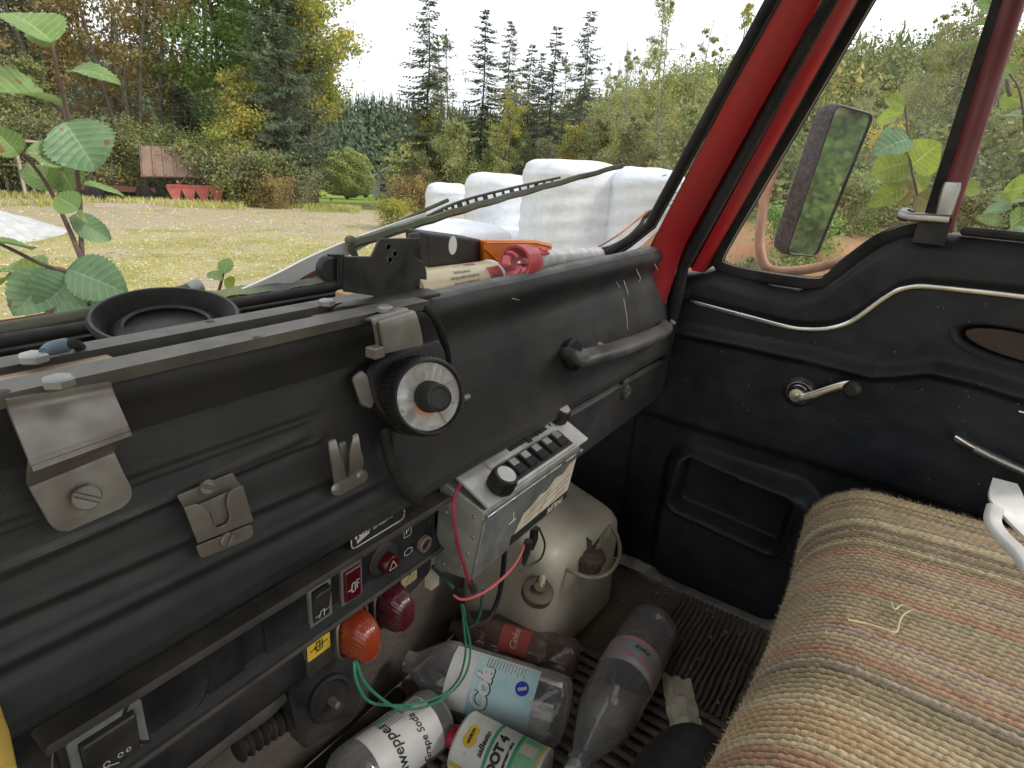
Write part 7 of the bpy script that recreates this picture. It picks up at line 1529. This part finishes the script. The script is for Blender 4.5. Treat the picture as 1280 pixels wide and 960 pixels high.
# grape soda bottle
A = PZ(548, 893, -.895); B = PZ(395, 1010, -.870)
t, M, Ln, ac = bottle('grape_soda_bottle', 'greenish bottle with a crumpled white Grape Soda label in the lower left of the floor', A, B, .050, PB2, M_pet, None, liquid=(.08, .7, 1.2), group='plastic bottles on the cab floor'); R_ = .050; sr = sgnr(M, R_, ac)
lb_ = band_label(t, M, R_ + .0004, Ln * .15, Ln * .66, ac - 1.1, ac + 1.1, M_paperw, 'white_label')
def on3(z0, a0, rot, off=.0012):
    return lambda u, v: M @ V(((R_ + off) * math.cos(a0 + sr * (u * math.cos(rot) - v * math.sin(rot)) / R_), (R_ + off) * math.sin(a0 + sr * (u * math.cos(rot) - v * math.sin(rot)) / R_), z0 + (u * math.sin(rot) + v * math.cos(rot))))
g = text_g('Grape Soda', .017, shear=.3, bold=.0002, fn=on3(Ln * .30, ac - sr * .30, 0)); obj('script_lettering', g, M_ink, lb_)
g = text_g('Schweppes', .024, shear=.2, bold=.0004, fn=on3(Ln * .50, ac - sr * .25, 0)); obj('brand_lettering', g, M_ink, lb_)
g = G()
for k in range(16): Fq = on3(Ln * .165 + k * .0026, ac + sr * .85, 0); w2 = .0007 if k % 3 else .0012; g.add([Fq(-.007, -w2), Fq(.007, -w2), Fq(.007, w2), Fq(-.007, w2)], [(0, 1, 2, 3)])
for k in range(4): Fq = on3(Ln * .42, ac + sr * (.62 + .09 * k), 0); g.add([Fq(-.0007, -.022), Fq(.0007, -.022), Fq(.0007, .022), Fq(-.0007, .022)], [(0, 1, 2, 3)])
obj('barcode_print', g, M_inkg, lb_, kind='stuff')
g = band_label(t, M, R_ + .0008, Ln * .30, Ln * .52, ac + sr * .92, ac + sr * 1.1, M_grnl, 'green_edge')
# brake fluid can
A = PZ(676, 978, -.885); B = PZ(578, 926, -.885); M, Ln = cyl_frame(A, B); R_ = .047
bf = thing('brake_fluid_can', 'white and green brake fluid can DOT 4 with a crimson cap among the bottles', 'can', A)
g = G(); g.lathe([(0, -.002), (R_ - .003, -.002), (R_ + .0008, 0), (R_ + .0008, .004), (R_, .005), (R_, Ln - .006), (R_ + .0006, Ln - .004), (R_ - .002, Ln), (R_ * .5, Ln + .004), (0, Ln + .004)], M, 52); obj('can_body', g, M_paperw, bf)
g = G(); g.lathe([(.017, Ln), (.018, Ln + .002), (.0185, Ln + .018), (.016, Ln + .022), (0, Ln + .022)], M, 30); obj('cap', g, M_pinkcap, bf)
dn = (M.to_3x3().inverted() @ (-(A + B) / 2).normalized()); ac = math.atan2(dn.y, dn.x); sr = sgnr(M, R_, ac)
def onc(z0, s0, off=.0006):     # u round the can, v towards the cap
    return lambda u, v: M @ V(((R_ + off) * math.cos(ac + sr * (s0 + u) / R_), (R_ + off) * math.sin(ac + sr * (s0 + u) / R_), z0 + v))
def cpatch(z0, z1, s0, s1, m, name, off=.0005):
    g = G(); Fq = onc(0, 0, off); g.grid(lambda u, v: Fq(s0 + (s1 - s0) * v, z0 + (z1 - z0) * u), 2, 16); return obj(name, g, m, bf)
cpatch(Ln * .03, Ln * .60, -.062, -.046 + .006, M_yel, 'yellow_band') if False else None
cpatch(Ln * .56, Ln * .60, -.030, .070, M_grn, 'green_line'); cpatch(Ln * .29, Ln * .33, -.030, .070, M_grn, 'green_line'); cpatch(Ln * .02, Ln * .29, -.030, .060, M_grnl, 'green_picture'); cpatch(Ln * .005, Ln * .055, -.05, .07, M_yel, 'yellow_foot', .0007)
cpatch(Ln * .10, Ln * .97, -.043, -.034, M_yel, 'yellow_band'); cpatch(Ln * .10, Ln * .27, .022, .042, M_paper, 'torn_patch', .0009)
g = text_g('DOT 4', .020, bold=.0012, fn=onc(Ln * .475, .006)); obj('dot_lettering', g, M_ink, bf); g = text_g('Bremsevæske', .0085, bold=.0003, fn=onc(Ln * .375, .008)); obj('small_lettering', g, M_ink, bf); g = text_g('saBesto', .0125, shear=.2, bold=.0004, fn=onc(Ln * .66, .010)); obj('name_lettering', g, M_ink, bf)
g = G(); Fq = onc(Ln * .82, .012, .0007); g.add([Fq(*q) for q in disc(.011, 14, -.006)], [tuple(range(14))]); g.add([Fq(*q) for q in disc(.009, 14, .008)], [tuple(range(14))]); g.add([Fq(*q) for q in ((-.026, -.003), (.028, -.003), (.028, .003), (-.026, .003))], [(0, 1, 2, 3)]); obj('yellow_emblem', g, M_yel, bf); g = text_g('WÜRTH', .0062, bold=.0004, fn=onc(Ln * .82, .012, .0012)); obj('emblem_lettering', g, M_ink, bf)
g = G(); Fq = onc(Ln * .17, -.006, .0010); g.add([Fq(*q) for q in ((-.004, -.012), (.004, -.012), (.004, .004), (.008, .004), (0, .014), (-.008, .004), (-.004, .004))], [tuple(range(7))]); obj('yellow_arrow', g, M_yel, bf)
g = G(); Fq = onc(Ln * .14, -.020, .0010); g.add([Fq(*q) for q in ((-.008, -.006), (.012, -.006), (.010, .008), (-.006, .006))], [(0, 1, 2, 3)]); obj('blue_patch', g, M_blue, bf)
# ---- litter on the floor
def crumple(name, pts, z, m, label, cat, seed, h=.012, n=14):
    P = [PZ(a, b, z) for a, b in pts]; g = G()
    def f(u, v): p = P[0].lerp(P[1], u).lerp(P[3].lerp(P[2], u), v); return p + V((.004 * noise.noise(V((v * 6, seed, 0))), .004 * noise.noise(V((u * 6, seed, 3))), abs(noise.noise(V((u * 2.7, v * 3.1, seed)))) * h * 2 + .002 * noise.noise(V((u * 12, v * 12, seed)))))
    g.grid(f, n, n); g2 = G(); g2.v = g.v + [v - V((0, 0, .0008)) for v in g.v]; k = len(g.v); g2.f = g.f + [tuple(i + k for i in f_[::-1]) for f_ in g.f]; o = obj(name, g2, m, ang=25); return tag(o, label, cat)
crumple('paper_scrap', [(827, 843), (862, 852), (879, 921), (837, 924)], FZ + .004, M_paper, 'dirty folded paper slip on the ribbed mat right of the clear bottle', 'paper', 1, .016)
crumple('paper_scrap', [(490, 872), (508, 884), (490, 912), (474, 900)], FZ + .02, M_paper, 'small printed cream carton scrap above the grape soda bottle', 'paper', 2, .008)
crumple('wood_chip', [(505, 850), (526, 862), (512, 888), (494, 874)], FZ + .01, mat('old_wood_chip', (.24, .18, .12), (.15, .11, .08), .9, bump=.5, bs=60), 'brown wood chip behind the green wires', 'wood chip', 3, .01)
g = G(); g.tube([PZ(484, 885, FZ + .03), PZ(474, 915, FZ + .03)], .002, 6); tag(obj('stick', g, M_steel), 'thin grey stick leaning by the grape soda bottle', 'stick')
rr = random.Random(4); g = G()
for k in range(420):
    x, y = rr.uniform(.5, 1.24), rr.uniform(-.05, .6); s = rr.uniform(.0012, .0045) * (1 if rr.random() < .93 else 1.8); a = rr.uniform(0, 3.1); q = [(s * rr.uniform(.6, 1.3) * math.cos(a + b), s * rr.uniform(.4, 1) * math.sin(a + b)) for b in (0, 1.5, 3.1, 4.6)]; g.slab(q, s * .6, Matrix.Translation((x, y, FZ + .003)), 0)
tag(obj('floor_crumbs', g, mat('crumbs', (.30, .25, .18), (.10, .08, .06), .9, ns=40, bump=0), kind='stuff'), 'crumbs of dirt and grit scattered over the cab floor', 'grit')
# ---- white buckle at the right edge on the seat
wbk = thing('white_strap', 'crumpled white plastic strap end hanging over the rug at the right edge', 'strap', PZ(1260, 650, -.40))
def pq(a, b, d): r = ray(a, b).normalized(); return r * d
g = sheet([pq(1241, 597, .93), pq(1237, 620, .92), pq(1246, 634, .905), pq(1262, 652, .90)], [pq(1272, 605, .93), pq(1280, 622, .94), pq(1285, 650, .93), pq(1300, 690, .92)], .003, 6); obj('strap_tongue', g, M_white, wbk)
g = G(); g.sweep(spl([pq(1244, 634, .895), pq(1241, 652, .885), pq(1252, 670, .875), pq(1272, 690, .86), pq(1295, 725, .85)], 7), rrect(.017, .010, .004), (-.5, -.3, .8)); obj('strap_band', g, M_white, wbk)
# ---- paint: knocks on the black door lining
# ---- wing mirror
mr_ = thing('wing_mirror', 'black speckled wing mirror on a rusty tube arm outside the door window', 'mirror', (1.5, .25, 0))
C4 = [PX(1043, 131, 1.50), PX(1089, 144, 1.60), PX(1021, 320, 1.58), PX(981, 316, 1.50)]; mc_ = sum(C4, V()) / 4; xn = (C4[1] - C4[0]).normalized(); nM = xn.cross(C4[3] - C4[0]).normalized(); nM = nM if nM.dot(mc_) < 0 else -nM
MM = frame(mc_, nM, xn); iMM = MM.inverted(); o4 = [(iMM @ p) for p in C4]; o4 = rpoly([(p.x, p.y) for p in o4], .018, 5)
g = G(); L0 = o4; n = len(L0)
for (k, z, dx) in ((1.03, .004, 0), (1.06, -.002, -.0), (1.06, -.014, -.005), (.96, -.032, -.012), (.72, -.044, -.014), (.40, -.048, -.012)):
    for q in L0: g.v.append(MM @ V((q[0] * k + dx, q[1] * (1 + (k - 1) * .5), z)))
for r in range(5):
    for i in range(n): j = (i + 1) % n; g.f.append((r * n + i, r * n + j, (r + 1) * n + j, (r + 1) * n + i))
g.f.append(tuple(5 * n + i for i in range(n)))
g.v += [MM @ V((q[0], q[1], .003)) for q in L0]; g.f += [(i, (i + 1) % n, 6 * n + (i + 1) % n, 6 * n + i) for i in range(n)]
obj('mirror_shell', g, M_mirh, mr_, ang=50); g = G(); g.slab(o4, .002, MM, 0); obj('mirror_glass', g, M_mirg, mr_)
g = G(); g.sweep([MM @ V((q[0] * 1.01, q[1] * 1.005, .0045)) for q in L0 + L0[:1]], rrect(.003, .003, .001, 1), nM); obj('mirror_rim', g, M_blk, mr_)
g = G(); g.tube(spl([PX(a, b, x) for a, b, x in ((1002, 128, 1.60), (990, 165, 1.57), (970, 205, 1.53), (956, 250, 1.47), (950, 295, 1.45), (953, 325, 1.44), (966, 338, 1.44), (1000, 338, 1.44), (1040, 330, 1.45), (1085, 318, 1.42), (1130, 312, 1.33))], 8), .0105, 12); obj('mirror_arm', g, M_rust, mr_)
# ---- leafy shoots outside the panes
def leaf_mesh(P0, P1, wd, nrm, fold=.18, curl=.15, seed=0):
    ax = P1 - P0; Ln = ax.length; ax = ax.normalized(); nrm = (nrm - ax * nrm.dot(ax)).normalized(); sd = ax.cross(nrm); g = G(); g.uvs = []
    nu, nv = 17, 29
    for j in range(nv):
        t = j / (nv - 1); w_ = wd / 2 * (math.sin(PI * t ** .78) ** .75) * (1 if t < .97 else .6); w_ *= 1 + (.05 * (1 if j % 2 else -1) if 2 < j < nv - 2 else 0)
        for i in range(nu):
            s = i / (nu - 1) * 2 - 1; vein = math.cos(2 * PI * (t * 8 - abs(s) * 1.6)); z = fold * abs(s) * w_ - curl * Ln * (t - .35) ** 2 + .012 * Ln * vein * (1 - abs(s) * .3) * (abs(s) > .05) - .05 * Ln * s * s * math.sin(t * 7 + seed) * .6
            g.v.append(P0 + ax * Ln * t + sd * s * w_ + nrm * z); g.uvs.append((s, t))
    for j in range(nv - 1):
        for i in range(nu - 1): a_ = j * nu + i; g.f.append((a_, a_ + 1, a_ + nu + 1, a_ + nu))
    return g
def bigleaf(name, c1, c2, vein, tr=.35):
    m = bpy.data.materials.new(name); m.use_nodes = True; t = m.node_tree; n = t.nodes; l = t.links; b = n['Principled BSDF']; uv = n.new('ShaderNodeAttribute'); uv.attribute_name = 'leafuv'; s = n.new('ShaderNodeSeparateXYZ'); l.new(uv.outputs['Vector'], s.inputs[0])
    def mth(op, a, b_=None):
        q = n.new('ShaderNodeMath'); q.operation = op
        for i, x in enumerate((a, b_)):
            if x is None: continue
            if isinstance(x, (int, float)): q.inputs[i].default_value = x
            else: l.new(x, q.inputs[i])
        return q.outputs[0]
    ab = mth('ABSOLUTE', s.outputs[0]); ph = mth('SUBTRACT', mth('MULTIPLY', s.outputs[1], 8), mth('MULTIPLY', ab, 1.6)); v1 = mth('GREATER_THAN', mth('COSINE', mth('MULTIPLY', ph, 6.2832)), .88); mid = mth('LESS_THAN', ab, .035); vv = mth('MAXIMUM', mth('MULTIPLY', v1, .55), mid)
    q = n.new('ShaderNodeTexNoise'); q.inputs['Scale'].default_value = 30; q.inputs['Detail'].default_value = 6; tcn = n.new('ShaderNodeTexCoord'); l.new(tcn.outputs['Object'], q.inputs['Vector'])
    r = n.new('ShaderNodeValToRGB'); e = r.color_ramp.elements; e[0].position = .35; e[1].position = .7; e[0].color = (*c1, 1); e[1].color = (*c2, 1); l.new(q.outputs[0], r.inputs[0])
    mx_ = n.new('ShaderNodeMix'); mx_.data_type = 'RGBA'; l.new(vv, mx_.inputs[0]); l.new(r.outputs[0], mx_.inputs[6]); mx_.inputs[7].default_value = (*vein, 1)
    q3 = n.new('ShaderNodeTexNoise'); q3.inputs['Scale'].default_value = 55; q3.inputs['Detail'].default_value = 3; l.new(tcn.outputs['Object'], q3.inputs['Vector']); r3 = n.new('ShaderNodeValToRGB'); r3.color_ramp.elements[0].position = .66; r3.color_ramp.elements[1].position = .70; l.new(q3.outputs[0], r3.inputs[0]); mb = n.new('ShaderNodeMix'); mb.data_type = 'RGBA'; l.new(r3.outputs[0], mb.inputs[0]); l.new(mx_.outputs[2], mb.inputs[6]); mb.inputs[7].default_value = (.24, .15, .06, 1); mx_ = mb
    l.new(mx_.outputs[2], b.inputs['Base Color']); b.inputs['Roughness'].default_value = .45
    tl = n.new('ShaderNodeBsdfTranslucent'); l.new(mx_.outputs[2], tl.inputs[0]); ms = n.new('ShaderNodeMixShader'); ms.inputs[0].default_value = tr; l.new(b.outputs[0], ms.inputs[1]); l.new(tl.outputs[0], ms.inputs[2]); l.new(ms.outputs[0], n['Material Output'].inputs[0]); return m
ML = dict(g=bigleaf('alder_leaf_green', (.16, .28, .07), (.26, .38, .11), (.38, .48, .22)), d=bigleaf('alder_leaf_blue_green', (.15, .28, .13), (.24, .38, .19), (.34, .46, .28), .3), y=bigleaf('alder_leaf_yellow_green', (.22, .32, .04), (.34, .42, .06), (.42, .48, .14), .5), b=bigleaf('alder_leaf_browning', (.20, .22, .06), (.32, .20, .08), (.36, .34, .14)))
M_stem = mat('red_brown_stem', (.10, .05, .04), (.16, .10, .07), .7, ns=30, bump=.2)
def shoot(name, label, stems, leaves, dist, seed, base=None):
    rr = random.Random(seed); root = thing(name, label, 'plant', base or pq(*stems[0][0], dist))
    for st in stems:
        g = G(); pts = spl([pq(a, b, dist + .02 * math.sin(i)) for i, (a, b) in enumerate(st)], 6); m_ = len(pts); g.tube(pts, [.0042 * (1 - .6 * i / m_) for i in range(m_)], 8); obj('stem', g, M_stem, root)
    for (a0, b0, a1, b1, w_, kind) in leaves:
        d0 = dist + rr.uniform(-.03, .03); d1_ = d0 + rr.uniform(-.05, .07); P0, P1 = pq(a0, b0, d0), pq(a1, b1, d1_); wd = w_ / FOC * d0 * .95
        asp = math.hypot(a1 - a0, b1 - b0) / max(w_, 1); nr = (-P0.normalized() + V((rr.gauss(0, .18), rr.gauss(0, .18), .35))).normalized()
        if asp > 2.6: wd *= 2.2; nr = (nr * .45 + V((0, 0, 1)) * .9).normalized()
        g = leaf_mesh(P0, P1, wd * 1.05, nr, rr.uniform(.1, .42), rr.uniform(.05, .55), seed + a0); o = obj('leaf', g, ML[kind], root, ang=180)
        at = o.data.attributes.new('leafuv', 'FLOAT_VECTOR', 'POINT'); at.data.foreach_set('vector', np.array([(s, t, 0) for s, t in g.uvs], np.float32).reshape(-1))
    return root
shoot('alder_shoot', 'tall leafy alder shoot at the left, close outside the windscreen', [[(118, 480), (103, 322), (99, 240), (88, 160), (74, 100), (66, 60), (64, 45)], [(104, 330), (92, 300), (75, 262), (55, 225), (28, 192), (10, 185)], [(88, 155), (78, 140), (62, 128)]],
      [(64, 50, 8, 8, 26, 'g'), (68, 56, 28, 36, 18, 'g'), (84, 86, 147, 92, 13, 'g'), (70, 128, -25, 104, 27, 'g'), (80, 152, 122, 214, 64, 'd'), (84, 196, 32, 190, 27, 'g'), (70, 202, 94, 242, 32, 'g'), (24, 194, -12, 158, 26, 'g'), (78, 236, 20, 208, 26, 'g'),
       (104, 230, 158, 243, 8, 'g'), (98, 262, 68, 243, 28, 'g'), (86, 272, 140, 300, 26, 'd'), (96, 268, 112, 276, 14, 'g')], 1.16, 1, pq(118, 480, 1.16))
shoot('alder_shoot', 'low spread of big alder leaves at the left above the grey wiper blade', [[(130, 460), (118, 400), (100, 360), (86, 342), (52, 330), (0, 305), (-30, 296)], [(86, 342), (70, 336), (40, 350)]],
      [(52, 344, -8, 330, 22, 'g'), (66, 342, 16, 394, 46, 'd'), (92, 348, 48, 388, 52, 'd'), (84, 336, 160, 366, 50, 'd'), (96, 350, 136, 382, 28, 'd'), (40, 312, -10, 300, 14, 'g'), (50, 338, -14, 352, 18, 'y'), (86, 346, 120, 334, 16, 'y')], 1.05, 2, pq(130, 460, 1.05))
shoot('alder_seedling', 'small alder seedling between the bowl and the white wiper arm', [[(270, 420), (268, 385), (274, 362), (280, 340)]], [(280, 342, 286, 322, 17, 'g'), (277, 350, 258, 338, 15, 'g'), (281, 350, 294, 358, 16, 'y'), (272, 372, 288, 385, 16, 'd'), (270, 374, 258, 384, 12, 'g')], 1.1, 3)
shoot('alder_shoot', 'leafy alder shoot outside the door window beside the wing mirror', [[(1168, 380), (1148, 250), (1138, 205), (1134, 160), (1131, 130)]],
      [(1132, 134, 1106, 121, 15, 'y'), (1130, 140, 1093, 151, 17, 'y'), (1138, 172, 1092, 190, 36, 'd'), (1136, 203, 1090, 214, 42, 'y'), (1138, 208, 1176, 178, 40, 'y'), (1134, 232, 1084, 258, 22, 'y'), (1140, 220, 1156, 240, 26, 'y'), (1142, 238, 1112, 246, 30, 'b'), (1146, 245, 1176, 262, 30, 'b')], 1.85, 4)
shoot('alder_shoot', 'alder leaves high outside the vent window post', [[(1262, 120), (1252, 60), (1246, 10), (1244, -20)]], [(1246, 50, 1190, 58, 9, 'g'), (1247, 30, 1208, 33, 8, 'g'), (1246, 8, 1222, 4, 14, 'g'), (1250, 20, 1278, 10, 16, 'g')], 1.85, 5, pq(1262, 120, 1.85))
shoot('alder_shoot', 'alder shoot with drooping leaves outside the vent window', [[(1300, 380), (1290, 300), (1284, 200), (1276, 120), (1262, 92)]],
      [(1280, 130, 1250, 116, 20, 'y'), (1280, 145, 1252, 140, 10, 'g'), (1268, 96, 1252, 82, 12, 'g'), (1226, 236, 1193, 236, 17, 'y'), (1286, 232, 1252, 240, 26, 'y'), (1286, 250, 1240, 246, 12, 'g'), (1288, 268, 1256, 285, 24, 'g'), (1262, 262, 1228, 262, 16, 'd'), (1254, 278, 1222, 270, 13, 'g'), (1288, 290, 1262, 298, 18, 'd')], 1.8, 6)
